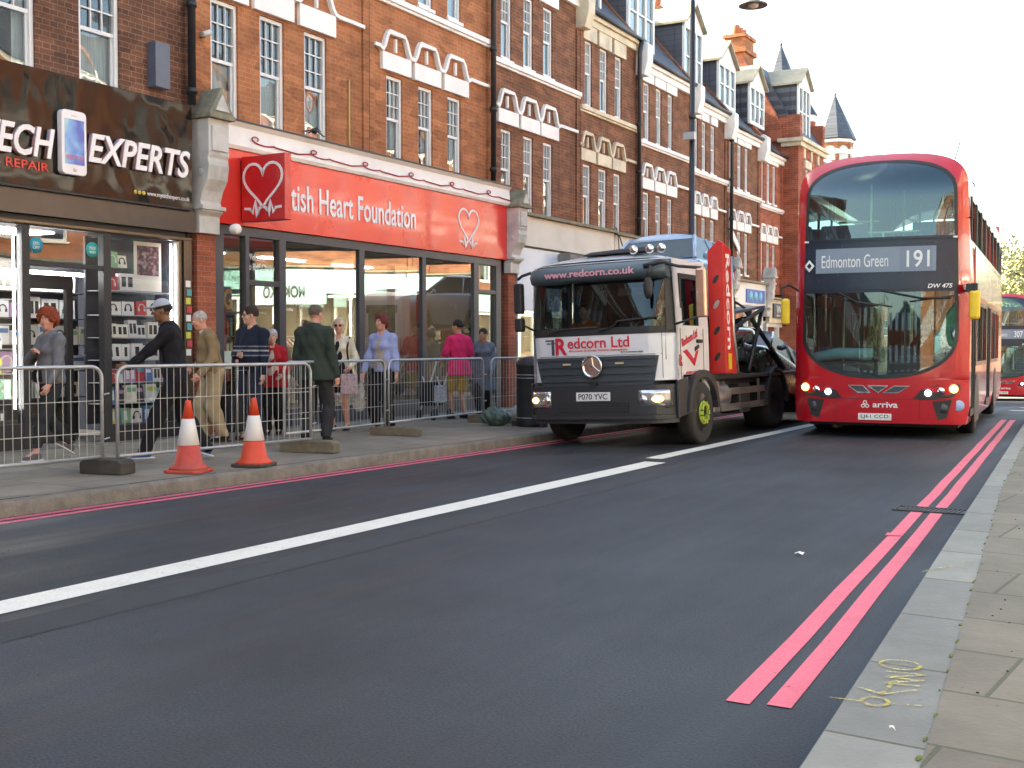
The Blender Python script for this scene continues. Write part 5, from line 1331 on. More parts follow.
front_text("lettering", "www.redcorn.co.uk", -.75, 2.375, 1.45, .10, .20, plain("visor pink lettering", (.72, .35, .42), .5), vis, 0, .02, 2.4)
front_text("lettering", "edcorn Ltd", -.42, 1.385, .98, .15, .006, rt, lorry)
front_text("initial_letter", "R", -.63, 1.30, .2, .24, .007, rt, lorry, 0, .03)
m = MB(); m.box(-.80, -.60, cf(.7, 1.4) - .008, cf(.7, 1.4) - .002, 1.50, 1.52); m.box(-.78, -.62, cf(.7, 1.4) - .008, cf(.7, 1.4) - .002, 1.46, 1.475); m.box(-.70, -.655, cf(.7, 1.4) - .009, cf(.7, 1.4) - .002, 1.30, 1.52); m.build("emblem", bp2, lorry)
front_text("small_lettering", "Recovery & Scrap Vehicle Specialists", -.40, 1.335, .92, .035, .006, rt, lorry, 0, .0)
front_text("small_lettering", "A.T.Commercials", .42, 1.31, .34, .022, .006, M['black'], lorry)
# grille with ribs, ring badge
m = MB(); gb = lambda z: -(.88 + .10 * (z - .80) / .46); gr_ = lambda z: -gb(z)
fgrid(m, zr(.86, 1.26, 4), gb, gr_, off=.012, n=14, th=.03)
grl = m.build("grille", bp2, lorry)
m = MB()
for z in (.92, 1.02, 1.12, 1.22): fgrid(m, (z, z + .012, z + .045), lambda q: gb(z) + .03, lambda q: gr_(z) - .03, off=.035, n=14, th=.03)
m.build("grille_bar", bp2, grl)
m = MB(); cx, cz = .0, 1.13; yb = -.06
m.lathe([(.125, 0), (.14, -.012), (.155, -.012), (.165, 0), (.155, .01)], (cx, yb, cz), 'y', 36)
for k in range(3):
    a = R(90 + 120 * k); m.prism([(cx + .022 * math.cos(a + 1.57), cz + .022 * math.sin(a + 1.57)), (cx + .14 * math.cos(a), cz + .14 * math.sin(a)), (cx + .022 * math.cos(a - 1.57), cz + .022 * math.sin(a - 1.57))], lambda u, v: (u, yb - .012, v), lambda u, v: (u, yb + .01, v))
m.build("badge", M['chrome'], grl)
m = MB(); m.lathe([(.001, -.0), (.13, 0)], (cx, yb + .02, cz), 'y', 24); m.build("badge_disc", M['black'], grl)
m = MB(); m.box(-.05, .05, -.06, 0, .83, .91); m.build("camera_pod", M['black'], grl)
for x in (-.42, .42):
    m = MB(); m.box(x - .06, x + .06, -.045, -.02, 1.155, 1.18); m.build("strobe_light", plain("amber strip", (.6, .5, .3), .3), grl)
# bumper
m = MB(); HB = 1.20
def bgrid(z0, z1, xa, xb, o, th=.0):
    rows = []
    for z in zr(z0, z1, 3): rows.append([(x, .10 * (x / HB) ** 2 + .34 * max(0, (abs(x) / HB - .76) / .24) ** 2.2 - o, z) for x in [xa + (xb - xa) * k / 20 for k in range(21)]])
    m.grid(rows); 
    m.grid([rows[-1], [(p[0] * .97, p[1] + .25, p[2] + .02) for p in rows[-1]]]); m.grid([rows[0], [(p[0] * .97, p[1] + .3, p[2] - .01) for p in rows[0]]])
    return rows
rows = bgrid(.46, .86, -HB, HB, .05); bgrid(.34, .46, -HB * .97, HB * .97, .03); bgrid(.40, .455, -HB * .99, HB * .99, .085)
for s in (-1, 1):
    m.hexa([(s * HB, .25, .40), (s * (HB - .04), .25, .40), (s * HB, .75, .46), (s * (HB - .04), .75, .46), (s * HB, .25, .90), (s * (HB - .04), .25, .90), (s * HB, .60, .95), (s * (HB - .04), .60, .95)])
m.build("bumper", bp_, lorry, bev=.008)
m = MB(); m.box(-.95, .95, .1, .5, .72, .95); m.build("bumper_recess", M['black'], lorry)
m = MB(); m.box(-.55, .55, -.056, -.03, .50, .63); m.build("lower_grille", M['black'], lorry)
m = MB()
for i in range(3): m.box(-.54, .54, -.062, -.05, .525 + i * .035, .533 + i * .035)
m.build("lower_grille_bar", M['dsteel'], lorry)
npm = plain("number plate white", (.78, .78, .76), .4)
m = MB(); m.box(-.26, .28, -.078, -.06, .655, .775); pl = m.build("number_plate", npm, lorry, bev=.004)
text("lettering", "P070 YVC", M['black'], pl, (-.22, -.079, .675), (1, 0, 0), UP, .46, .08, .002, off=.012)
for s in (-1, 1):
    m = MB(); x0, x1 = s * .70, s * 1.13; 
    def by(x): return .10 * (x / HB) ** 2 + .34 * max(0, (abs(x) / HB - .76) / .24) ** 2.2
    xs = [x0 + (x1 - x0) * k / 8 for k in range(9)]
    m.grid([[(x, by(x) - .055, z) for x in xs] for z in (.57, .66, .745, .79 + 0)]); hl = m.build("headlight_housing", M['lamp_glass'], lorry, solid=.01)
    m = MB(); m.ell((s * .97, by(.97) - .055, .67), (.10 if s > 0 else .075, .04, .05)); m.build("headlight", M['lamp_warm'], hl)
    m = MB(); m.ell((s * .97, by(.97) - .085, .67), (.055 if s > 0 else .045, .02, .028)); m.build("headlight_bulb", M['lamp_on'], hl)
    m = MB(); m.lathe([(.001, -.02), (.045, -.01), (.055, 0), (.06, .02)], (s * .77, by(.77) - .07, .67), 'y', 14); m.build("fog_light", M['chrome'], hl)
    m = MB(); m.box(min(x0, x1), max(x0, x1), .1, .25, .55, .56); m.build("trim", M['black'], hl)
# mirrors
for s in (-1, 1):
    m = MB(); bx = s * (1.52 if s > 0 else 1.30); my = .35 if s > 0 else .1
    m.tube([(s * 1.08, .16, 2.50), (s * 1.2, my, 2.46), (bx, my + .05, 2.42)], .022, 6); m.tube([(s * 1.1, .3, 1.66), (bx, my + .05, 1.78)], .016, 6)
    mo = m.build("mirror_arm", M['black'], lorry)
    m = MB(); (m.box(bx - .075, bx + .075, my, my + .12, 1.75, 2.42) if s > 0 else m.box(bx - .07, bx + .07, my, my + .12, 1.92, 2.36).box(bx - .07, bx + .07, my, my + .12, 1.66, 1.86)); m.build("mirror", (plain("mirror back with painted warm reflection", (.62, .40, .30), .25, metal=.6) if s > 0 else M['black']), mo, bev=.03)  # copper colour paints in the warm reflection of the sunlit side
m = MB(); m.tube([(.90, -.02, 2.48), (1.02, -.20, 2.42), (.98, -.24, 2.3)], .03, 6); m.tube([(1.1, .1, 2.52), (1.12, -.1, 2.5), (.9, -.18, 2.44)], .035, 6); m.ell((.99, -.24, 2.15), (.07, .05, .15)); m.build("kerb_mirror", M['black'], lorry)
m = MB(); m.tube([(.12, cf(.1, 1.6) - .03, 1.60), (.35, cf(.4, 1.7) - .04, 1.68), (.40, cf(.4, 1.7) - .04, 1.74), (1.0, cf(.9, 1.78) - .04, 1.78)], .012, 5); m.tube([(-.75, cf(.7, 1.6) - .03, 1.60), (-.5, cf(.5, 1.62) - .04, 1.66), (.1, cf(.1, 1.64) - .04, 1.67)], .012, 5); m.build("wiper", M['black'], lorry)
# roof furniture: light bar, horns, work lamps
m = MB(); m.hexa([(-.35, .35, 2.70), (.75, .35, 2.70), (-.25, .7, 2.70), (.75, .7, 2.70), (-.2, .4, 2.75), (.75, .4, 2.78), (-.15, .65, 2.75), (.75, .65, 2.78)]); m.build("light_bar", M['black'], lorry, bev=.02)
for x in (.55, .80, .98):
    m = MB(); m.lathe([(.001, 0), (.05, 0), (.065, .02), (.055, .07), (.001, .09)], (x, .25, 2.72), 'y', 16); m.tube([(x, .3, 2.66), (x, .3, 2.75)], .02); m.build("work_lamp", M['chrome'], lorry)
# cab side graphics
def side_text(s, y0, z0, w_, h, rot=0.0, mat=rt, x=1.166, bold=.015, sh=0.0):
    return text("side_lettering", s, mat, lorry, (x, y0, z0), (0, math.cos(rot), math.sin(rot)), (0, -math.sin(rot), math.cos(rot)), w_, h, .004, off=bold, shear=sh)
side_text("Redcorn Ltd", .50, 1.36, .62, .12, R(14), sh=.2)
side_text("R", .38, 1.10, .12, .16); side_text("01992 000", .62, .985, .42, .04)
m = MB(); m.prism([(.52, 1.30), (.62, 1.27), (.95, 1.10), (1.12, 1.32), (1.02, 1.30), (.94, 1.19), (.66, 1.33)], lambda u, v: (1.170, u, v), lambda u, v: (1.160, u, v)); m.build("side_graphic", rt, lorry)
m = MB(); m.prism([(.98, 1.30), (1.15, 1.36), (1.12, 1.40), (.98, 1.36)], lambda u, v: (1.172, u, v), lambda u, v: (1.16, u, v)); m.ell((.0, 0, 0), (.001, .001, .001)); m.build("side_graphic", M['black'], lorry)
# wheel arches, front wheels
for s in (-1, 1):
    m = MB(); pr = []; ya = 1.15
    for k in range(13):
        a = math.pi * k / 12; pr.append((ya - .62 * math.cos(a), .48 + .56 * math.sin(a)))
    inner = [(ya - .52 * math.cos(math.pi * k / 12), .48 + .46 * math.sin(math.pi * k / 12)) for k in range(12, -1, -1)]
    m.prism(pr + inner, lambda u, v: (s * 1.24, u, v), lambda u, v: (s * .85, u, v)); m.build("wheel_arch", bp_, lorry)
yh = plain("hub guard yellow", (.40, .52, .07), .5)
for s in (-1, 1):
    wo = wheel(lorry, s * 1.06, 1.15, .46, .28, s, .60, M['steel'])
    wo.location.z = .46 + (.03 if s < 0 else -.03)
    if s > 0:
        m = MB()
        for k in range(10):
            a = 2 * math.pi * k / 10; m.box(.15, .19, .13 * math.cos(a) - .022, .13 * math.cos(a) + .022, .13 * math.sin(a) - .03, .13 * math.sin(a) + .03)
        m.lathe([(.15, .12), (.17, .15), (.13, .15), (.13, .12)], (0, 0, 0), 'x', 20); m.build("nut_guard", yh, wo)
for s in (-1, 1):
    for x in (.92,): wheel(lorry, s * x, 4.75, .46, .5, s, .55, M['dsteel'])
    m = MB(); m.prism([(4.75 - .62 * math.cos(math.pi * k / 10), .42 + .62 * math.sin(math.pi * k / 10)) for k in range(11)] + [(4.75 - .56 * math.cos(math.pi * k / 10), .42 + .56 * math.sin(math.pi * k / 10)) for k in range(10, -1, -1)], lambda u, v: (s * 1.2, u, v), lambda u, v: (s * .7, u, v)); m.build("mudguard", M['black'], lorry)
# chassis, side gear
m = MB(); m.box(-.45, .45, .4, 7.8, .55, .8); m.box(-1.0, 1.0, 1.9, 7.8, .80, .88); m.build("chassis", M['dsteel'], lorry)
m = MB(); m.lathe([(.001, 0), (.23, 0), (.23, .62), (.001, .62)], (.98, 1.75, .62), 'y', 18); m.box(.78, 1.16, 1.72, 1.98, .40, .86); m.build("fuel_tank", M['steel'], lorry, bev=.02)
m = MB(); m.box(.85, 1.17, 2.85, 3.35, .34, .80); m.build("tool_box", M['black'], lorry, bev=.02)
for s in (-1, 1):
    m = MB()
    for z in (.40, .64): m.box(s * 1.15 - .02, s * 1.15 + .02, 2.0, 4.1, z, z + .10)
    for y in (2.2, 3.9): m.box(s * 1.12 - .02, s * 1.12 + .01, y, y + .06, .4, .85)
    m.build("side_guard", M['steel'], lorry)
m = MB()
for i in range(4): m.box(.9, 1.0, 2.05 + i * .22, 2.13 + i * .22, .4, .85)
m.build("support_strut", M['dsteel'], lorry)
m = MB(); m.box(-1.18, 1.18, 1.62, 3.0, .88, .97); m.box(-1.18, 1.18, 3.0, 8.0, .88, .94); m.build("deck", M['dsteel'], lorry, bev=.01)
# upright red ramp post: plate with slanting ovals laid on as holes and a lettered side
rr_ = plain("ramp red paint", (.58, .022, .018), .35, var=.06, dirt=.1)
m = MB(); px0, px1, py = 1.11, 1.36, 1.72
def oval(cx, cz, a, b_, rot, n=14):
    return [(cx + a * math.cos(q) * math.cos(rot) - b_ * math.sin(q) * math.sin(rot), cz + a * math.cos(q) * math.sin(rot) + b_ * math.sin(q) * math.cos(rot)) for q in [2 * math.pi * k / n for k in range(n)]]
m.prism([(px0, .97), (px1, .97), (px1, 2.88), (px1 - .08, 2.92), (px0, 2.76)], lambda u, v: (u, py, v), lambda u, v: (u, py + .05, v))
m.prism([(py + .05, .97), (py + .50, .97), (py + .40, 1.3), (py + .36, 2.0), (py + .36, 2.80), (py + .05, 2.88)], lambda u, v: (px1, u, v), lambda u, v: (px1 - .04, u, v))
rp = m.build("red_ramp_post", rr_, lorry, bev=.008)
for i, z in enumerate((2.35, 1.98, 1.60, 1.22)):
    m = MB(); m.prism(oval((px0 + px1) / 2, z, .075, .033, R(55)), lambda u, v: (u, py - .004, v), lambda u, v: (u, py + .01, v)); m.build("painted_oval_hole", M['steel'] if i == 1 else M['black'], rp)  # flat ovals on the plate; black ones stand for shade inside holes
text("side_lettering", "Redcorn", tx, rp, (px1 + .001, py + .10, 2.72), (0, 0, -1), (0, 1, 0), 1.40, .17, .004, off=.02)
m = MB(); m.box(px1 + .001, px1 + .005, py + .12, py + .26, 1.03, 1.26); m.build("warning_label", M['yellow'], rp)
m = MB(); m.tube([(px1 - .03, py + .54, .97), (px1 - .03, py + .40, 1.6), (px1 - .03, py + .38, 2.7)], .05, 6); m.build("steel_edge", M['steel'], rp)
m = MB(); m.box(-1.19, -.86, py, py + .05, .97, 2.6); m.box(-1.19, -1.14, py, py + .6, .97, 2.5); m.build("red_ramp_post", rr_, lorry)
# upper deck carrying frame and slanted runways
m = MB()
for s in (-1, 1):
    m.hexa([(s * .35, 2.3, 1.82), (s * 1.1, 2.3, 1.82), (s * .35, 4.45, 2.02), (s * 1.1, 4.45, 2.02), (s * .35, 2.3, 1.86), (s * 1.1, 2.3, 1.86), (s * .35, 4.45, 2.06), (s * 1.1, 4.45, 2.06)])
    m.hexa([(s * .45, .6, 1.9 + .82), (s * 1.0, .6, 1.9 + .82), (s * .45, 2.3, 1.82), (s * 1.0, 2.3, 1.82), (s * .45, .6, 2.75), (s * 1.0, .6, 2.75), (s * .45, 2.3, 1.86), (s * 1.0, 2.3, 1.86)]) if False else None
m.build("upper_runway", plain("blue grey steel", (.16, .19, .22), .4, metal=.5, var=.2), lorry)
m = MB()
for s in (-1, 1):
    m = MB(); m.tube([(s * 1.08, 4.35, 2.0), (s * 1.08, 3.55, .97)], .035, 6); m.tube([(s * 1.08, 4.38, 2.0), (s * 1.08, 2.4, 1.55)], .035, 6); m.tube([(s * 1.0, 2.4, 1.9), (s * 1.0, 2.4, .95)], .045, 6)
    m.tube([(s * 1.05, 3.6, 1.95), (s * 1.05, 5.6, 1.0)], .04, 6)
    m.build("lifting_arm", M['dsteel'], lorry)
m = MB(); r5 = random.Random(5)
for k in range(9):
    a = (.7 + r5.random() * .4, 2.5 + r5.random() * 1.0, 1.1 + r5.random() * .6); m.tube([a, (a[0] + r5.uniform(-.2, .2), a[1] + r5.uniform(-.3, .3), a[2] + r5.uniform(-.2, .3)), (a[0] + r5.uniform(-.3, .3), a[1] + r5.uniform(-.3, .4), a[2] + r5.uniform(-.3, .2))], .02, 5)
m.build("strap_tangle", M['black'], lorry)
m = MB(); m.tube([(.5, 2.5, 2.05), (.9, 2.6, 2.25), (1.0, 3.4, 2.05), (.9, 4.3, 1.95)], .02, 5); m.ell((.8, 2.7, 2.12), (.12, .15, .08)); m.build("winch_cable", M['black'], lorry)
# number on the tail, rear board
m = MB(); m.box(-1.1, 1.1, 7.9, 8.0, .6, .9); m.build("rear_board", M['red_sign'], lorry)

def on_lorry(o, p, rot=(0, 0, 0)):
    q = LW(p); o.location = q; o.rotation_euler = (rot[0], rot[1], rot[2])
c1 = car("loaded_car", "pale blue car carried high behind the recovery lorry's cab", "car", (0, 0, 0), 0, pc_lb, L=2.5, W=1.55, Hh=1.36, gm=plain("dark teal glass", (.025, .045, .055), .16, spec=.3)); on_lorry(c1, (.0, 1.45, 1.84), (R(-3), -TR, 0))
c2 = car("loaded_car", "dark wrecked car sitting low in the middle of the recovery lorry", "car", (0, 0, 0), 0, pc_bk, L=2.7, W=1.7, Hh=1.0); on_lorry(c2, (-.1, 2.4, .92), (R(0), -TR, 0)); c2.scale = (1, 1, .82)
c3 = car("loaded_car", "silver hatchback tilted tail-down over the back of the recovery lorry", "car", (0, 0, 0), 0, pc_sv, L=3.9, W=1.7, Hh=1.5, gm=plain("dusty dark glass", (.02, .025, .03), .3, spec=.25)); on_lorry(c3, (.12, 4.0, .90), (R(-14), -TR, 0)); c3.scale = (1, 1, .8)
car("following_car", "grey-blue car squeezed between the recovery lorry and the front bus", "car", (-6.75, 24.2, -.04), 0, pc_gr, L=4.2, lights=True)

# ------------------------------------------------------------------ double-decker bus
def bw(z):
    w_ = 1.27 - (.05 * max(0, z - 2.4) / 1.5)
    if z < .5: w_ -= .04 * (.5 - z) / .3
    if z > 3.72: t_ = min(1, (z - 3.72) / .60); w_ = (1.27 - .044) * max(0, 1 - t_ ** 2.7) ** (1 / 2.7)
    return w_
def bfr(x, z):
    W_ = 1.27; a = min(1.0, abs(x) / W_)
    y = .10 * a * a + .20 * max(0, (a - .82) / .18) ** 2
    if z > 1.0: y += .05 * (z - 1.0) / 2
    if z > 3.6: y += .42 * ((z - 3.6) / .72) ** 2.6
    if z < .9: y += .04 * (.9 - z) ** 2
    return y
def zone(z, ins=0.0):
    """half width of the dark glazed field on the front"""
    lo, hi = .90 + ins, 4.20 - ins
    if z <= lo or z >= hi: return 0.0
    if z < 1.58: a = (1.13 - ins) * (1 - ((1.58 - z) / (1.58 - lo)) ** 2.3) ** (1 / 2.3)
    elif z < 3.62: a = 1.13 - ins - .04 * (z - 1.58) / 2.04
    else: a = (1.09 - ins) * (1 - ((z - 3.62) / (hi - 3.62)) ** 2.5) ** (1 / 2.5)
    return max(0, min(a, bw(z) - .05 - ins * .3))
def bus(name, label, loc, rz, number, dest, full=True, plate="LJ61 CCD", fleet="DW 475", zoff=0):
    t = thing(name, label, "bus", loc, rz)
    RB_ = M['red_bus']
    def strips(m, zs, l, r_, off=0.0, n=6, dup=True):
        for s in ((-1, 1) if dup else (1,)):
            rows = []
            for z in zs:
                a, b_ = l(z), r_(z); row = [(s * (a + (b_ - a) * k / n), bfr(a + (b_ - a) * k / n, z) - off, z) for k in range(n + 1)]
                rows.append(row if s > 0 else row[::-1])
            m.grid(rows)
    def full_rows(m, zs, f, off=0.0, n=20):
        rows = []
        for z in zs: a = f(z); rows.append([(-a + 2 * a * k / n, bfr(-a + 2 * a * k / n, z) - off, z) for k in range(n + 1)])
        m.grid(rows)
    L_ = 10.4
    Z1 = [.90001] + [.9 + .68 * (1 - math.cos(math.pi / 2 * k / 10)) for k in range(1, 11)] + [1.8 + .2 * k for k in range(10)] + [3.62 + .58 * math.sin(math.pi / 2 * k / 12) for k in range(0, 12)] + [4.1999]
    Z1 = sorted(set(round(z, 5) for z in Z1))
    m = MB()
    full_rows(m, zr(.24, .90, 8), bw)
    strips(m, Z1, lambda z: zone(z), lambda z: bw(z), n=6)
    full_rows(m, [4.20, 4.23, 4.26, 4.285, 4.305, 4.318], lambda z: max(.001, bw(z)))
    # sides, roof, rear
    upw = [(.42 + k * 1.22, 1.50 + k * 1.22, 2.98, 3.62) for k in range(8)]
    near = [(.38, 1.38, .34, 2.1), (1.75, 2.9, 1.15, 2.05), (3.0, 4.1, 1.15, 2.05), (4.5, 5.7, .34, 2.1), (6.0, 7.1, 1.15, 2.05), (7.2, 8.6, 1.15, 2.05)]
    off_ = [(.55, 1.4, 1.15, 2.05)] + [(1.75 + k * 1.35, 3.0 + k * 1.35, 1.15, 2.05) for k in range(5)]
    for s, hl in ((1, near), (-1, off_)):
        def fn(u, v, d, s=s):
            e = bfr(bw(v), v); y = u + (1 - u / L_) * e if u < L_ * .2 else u + e * (1 - u / L_)
            return (s * (bw(v) - d), y, v)
        hs = hl + upw
        m.panel(0, L_, .24, 4.1, hs, fn, .03, us=(.1, .2), vs=(.35, .5, .9, 2.4, 3.2, 3.7, 3.8, 3.9, 4.0), sm=False)
    rows = []
    for y in (0, .3, .6, 1, 3, 6, 9, 10.1, L_):
        row = []
        for k in range(17):
            q = -1 + 2 * k / 16; 
            zz = 4.1 + .218 * (1 - abs(q) ** 2.5); xx = math.copysign(bw(zz), q) if abs(q) > .999 else q * bw(4.1)
            yy_ = max(y, bfr(xx, min(zz, 4.318))) if y < 1 else y
            row.append((xx, yy_, zz))
        rows.append(row)
    m.grid(rows)
    m.face([(-1.2, L_, .3), (-1.2, L_, 4.1), (1.2, L_, 4.1), (1.2, L_, .3)])
    m.build("body", RB_, t, weld=True)
    blk = M['gblack']
    # dark rubber surround + destination band
    m = MB(); strips(m, [z for z in Z1 if z < 4.15], lambda z: zone(z, .05) if z > .951 else 0.0, lambda z: zone(z), off=-.002, n=3); 
    strips(m, [z for z in Z1 if z > 4.1], lambda z: zone(z, .05), lambda z: zone(z), off=-.002, n=3)
    m.build("window_surround", M['black'], t)
    m = MB(); full_rows(m, zr(2.20, 3.02, 6), lambda z: zone(z, .03), off=.006); full_rows(m, zr(2.98, 3.01, 2), lambda z: zone(z, .03), off=.03); full_rows(m, (2.24, 2.27), lambda z: zone(z, .03), off=.025)
    band = m.build("destination_band", blk, t)
    m = MB(); rows = []
    for z in (2.50, 2.87): rows.append([(x, bfr(x, z) - .012, z) for x in [-.93 + 1.74 * k / 10 for k in range(11)]])
    m.grid(rows); m.build("destination_display", M['dest'], band)
    m = MB(); rows = []
    for z in (2.51, 2.86): rows.append([(x, bfr(x, z) - .014, z) for x in [.30 + .46 * k / 4 for k in range(5)]])
    m.grid(rows); m.build("number_display", M['dest2'], band)
    def ft(nm, s_, x0, z0, w_, h, off, mat, par, bold=.01, sh=0):
        o = text(nm, s_, mat, par, (x0, 0, z0), (1, 0, 0), UP, w_, h, .003, off=bold, shear=sh)
        co = np.zeros(len(o.data.vertices) * 3); o.data.vertices.foreach_get("co", co); co = co.reshape(-1, 3)
        co[:, 1] += np.array([bfr(x, z) for x, z in zip(co[:, 0], co[:, 2])]) - off; o.data.vertices.foreach_set("co", co.ravel()); return o
    ft("lettering", dest, -.84, 2.58, .98, .19, .013, M['desttext'], band, .0); ft("route_number", number, .40, 2.56, .32, .25, .016, M['desttext'], band, .012)
    m = MB()
    strip(m, [(-1.09, 2.62), (-1.03, 2.69), (-.97, 2.62), (-1.03, 2.55), (-1.09, 2.62)], .03, lambda u, v, d: (u, bfr(u, v) - .010 - d, v), .004); m.build("diamond_emblem", M['desttext'], band)
    ft("fleet_number", fleet, .70, 2.245, .34, .065, .034, tx, band, .02, .2)
    for s in (-1, 1):
        m = MB(); m.box(s * 1.07 - .03, s * 1.07 + .03, bfr(1.07, 2.98) - .045, bfr(1.07, 2.98) - .02, 2.975, 3.0); m.build("marker_light", M['white'], band)
    m = MB(); full_rows(m, [.955] + [z for z in Z1 if .956 < z < 2.22] + [2.22], lambda z: zone(z, .05), off=-.008); m.build("windscreen", M['busglass'], t)
    m = MB(); full_rows(m, [3.0] + [z for z in Z1 if 3.0 < z < 4.145] + [4.149], lambda z: zone(z, .05), off=-.008); m.build("upper_windscreen", M['busglass'], t)
    # side glass
    for s, hl in ((1, near), (-1, off_)):
        for h in hl + upw:
            g = MB(); e = bfr(bw((h[2] + h[3]) / 2), 2)
            g.face([(s * (bw(h[2]) - .02), h[0] + e * (1 - h[0] / L_), h[2]), (s * (bw(h[2]) - .02), h[1] + e * (1 - h[1] / L_), h[2]), (s * (bw(h[3]) - .02), h[1] + e * (1 - h[1] / L_), h[3]), (s * (bw(h[3]) - .02), h[0] + e * (1 - h[0] / L_), h[3])])
            g.build("side_window", M['busglass'], t)
        m = MB()
        for h in upw + hl:
            for u in (h[0], h[1]): m.box(s * bw(h[2]) - .012, s * bw(h[2]) + .012, u - .03 + .2, u + .03 + .2, h[2], h[3])
        m.build("window_pillar", M['black'], t)
        m = MB()
        def fo(u, v, d, s=s):
            e = bfr(bw(v), v); return (s * (bw(v) + .004 - d), u + e * (1 - u / L_), v)
        m.panel(.38, 10.2, 2.93, 3.70, upw, fo, .02, vs=(3.2,)); m.build("window_band", M['gblack'], t)
        m = MB(); m.panel(.38, 8.7, 1.08, 2.12, [(h[0], h[1], max(1.081, h[2]), min(2.119, h[3])) for h in hl], fo, .02)
        m.build("window_band", M['gblack'], t)
    # advertisement panel and door leaves on the nearside
    m = MB(); m.box(1.262, 1.276, 1.3, 9.6, 2.20, 2.86); ad = m.build("side_advert", plain("white advert panel", (.72, .70, .68), .2, coat=.5, var=.1, scale=.8), t)
    m = MB(); m.box(1.262, 1.282, 1.2, 9.7, 2.86, 2.91); m.box(1.262, 1.282, 1.2, 9.7, 2.15, 2.2); m.box(1.262, 1.284, 1.2, 1.3, 2.15, 2.91); m.build("advert_frame", RB_, ad)
    for (a, b_) in ((.55, 1.52), (4.6, 5.8)):
        m = MB()
        for q in (0, .5): m.box(1.235, 1.27, a + q * (b_ - a), a + q * (b_ - a) + .05, .34, 2.1)
        m.box(1.235, 1.27, a, b_, .34, .44); m.box(1.235, 1.27, b_ - .05, b_, .34, 2.1); d = m.build("door", M['black'], t)
        m = MB(); m.tube([(1.22, a + .2, .8), (1.22, a + .2, 1.5)], .02); m.build("handrail", M['yellow'], d)
    # interior
    m = MB(); m.box(-1.18, 1.18, .6, L_ - .2, .34, .36); m.box(-1.18, 1.18, .35, L_ - .2, 2.3, 2.36); m.box(-1.15, 1.15, L_ - .3, L_ - .2, .36, 4.0); m.build("floor_deck", M['dgrey_frame'], t)
    sm_ = plain("bus seat moquette", (.07, .11, .22), .9, var=.4, scale=14)
    for (zf, ys_) in ((2.36, (1.6, 2.4, 3.2, 4.0, 4.8, 5.6, 6.4)), (.36, (3.4, 4.2, 6.2, 7.0))):
        for y in ys_:
            for s in (-1, 1):
                m = MB(); m.box(s * .72 - .42, s * .72 + .42, y, y + .1, zf + .35, zf + 1.02); m.box(s * .72 - .42, s * .72 + .42, y - .42, y, zf + .35, zf + .47); m.build("seat", sm_, t, bev=.03)
    yp = plain("cream handrail", (.75, .72, .45), .4)
    m = MB()
    for p in ([(-.25, 1.0, 2.36), (-.25, 1.0, 3.95)], [(-.22, .5, 3.13), (.52, .5, 3.13)], [(0.0, .5, 2.9), (0, .5, 3.13)], [(-.85, 1.6, 3.42), (-.22, 1.6, 3.42)], [(.1, 2.2, 2.36), (.1, 2.2, 4.0)], [(.25, 3.2, 2.36), (.25, 3.2, 4.0)], [(-.3, 4.0, 2.36), (-.3, 4.0, 4.0)]):
        m.tube(p, .018, 6)
    for k in range(5): m.tube([(.52 + .10 * k, 2.4 + .8 * k, 3.2), (.56 + .09 * k, 2.4 + .8 * k, 3.55), (.66 + .08 * k, 2.4 + .8 * k, 3.9)], .014, 6)
    m.tube([(.42, 1.2, .36), (.42, 1.2, 2.25)], .018, 6); m.tube([(-.9, 2.5, .36), (-.9, 2.5, 2.25)], .018, 6)
    m.build("handrail", yp, t)
    m = MB(); m.box(-1.12, 1.12, .28, .62, .9, 1.16); m.box(.2, 1.1, .35, .8, 1.1, 1.26); m.build("dashboard", M['dgrey_frame'], t, bev=.04)
    m = MB(); m.tube([(-1.0 + 0.0, .3, 1.2), (-.6, .28, 1.28), (-.1, .3, 1.27)], .09, 8); m.build("dash_cover", plain("pale dash cover", (.35, .42, .44), .6), t)
    m = MB(); m.tube([(.68 + .22 * math.cos(a * math.pi / 10), .78 + .1 * math.sin(a * math.pi / 10), 1.36 + .16 * math.sin(a * math.pi / 10)) for a in range(20)], .018, 6, close=True); m.build("steering_wheel", M['black'], t)
    m = MB(); m.box(.42, .98, 1.35, 1.5, .8, 1.75); m.build("driver_seat", sm_, t, bev=.04)
    m = MB(); m.box(.30, .32, .7, 1.7, .9, 2.1); m.build("cab_screen", M['busglass'], t)
    # wipers
    m = MB()
    m.tube([(-.62, bfr(.6, 2.2) - .05, 2.23), (-.3, bfr(.3, 2.1) - .05, 2.05), (.0, bfr(0, 2) - .04, 2.0)], .016, 5); m.tube([(-.5, bfr(.5, 2) - .03, 2.10), (.2, bfr(.2, 2) - .03, 1.98)], .010, 5)
    m.tube([(.05, bfr(0, 2.2) - .05, 2.22), (.6, bfr(.6, 2.1) - .05, 2.10), (1.02, bfr(1, 2.1) - .04, 2.10)], .016, 5); m.tube([(.45, bfr(.5, 2) - .03, 2.05), (1.05, bfr(1, 2) - .03, 2.13)], .010, 5)
    m.build("wiper", M['black'], t)
    # lower front: seams, badge, lettering, lamps, plate
    m = MB(); 
    for z in (.60,): full_rows(m, (z, z + .008), lambda q: 1.16, off=.002)
    strips(m, zr(.28, .60, 3), lambda z: .60, lambda z: .607, off=.002, n=1); m.build("panel_seam", M['black'], t)
    m = MB()
    fnb = lambda u, v, d: (u, bfr(u, v) - .002 - d, v)
    for poly in ([(-.42, .80), (-.20, .80), (-.10, .70), (-.28, .70)], [(-.13, .80), (.16, .80), (.02, .70)], [(.25, .80), (.46, .80), (.30, .70), (.10, .70)]):
        strip(m, poly + [poly[0]], .016, fnb, .006)
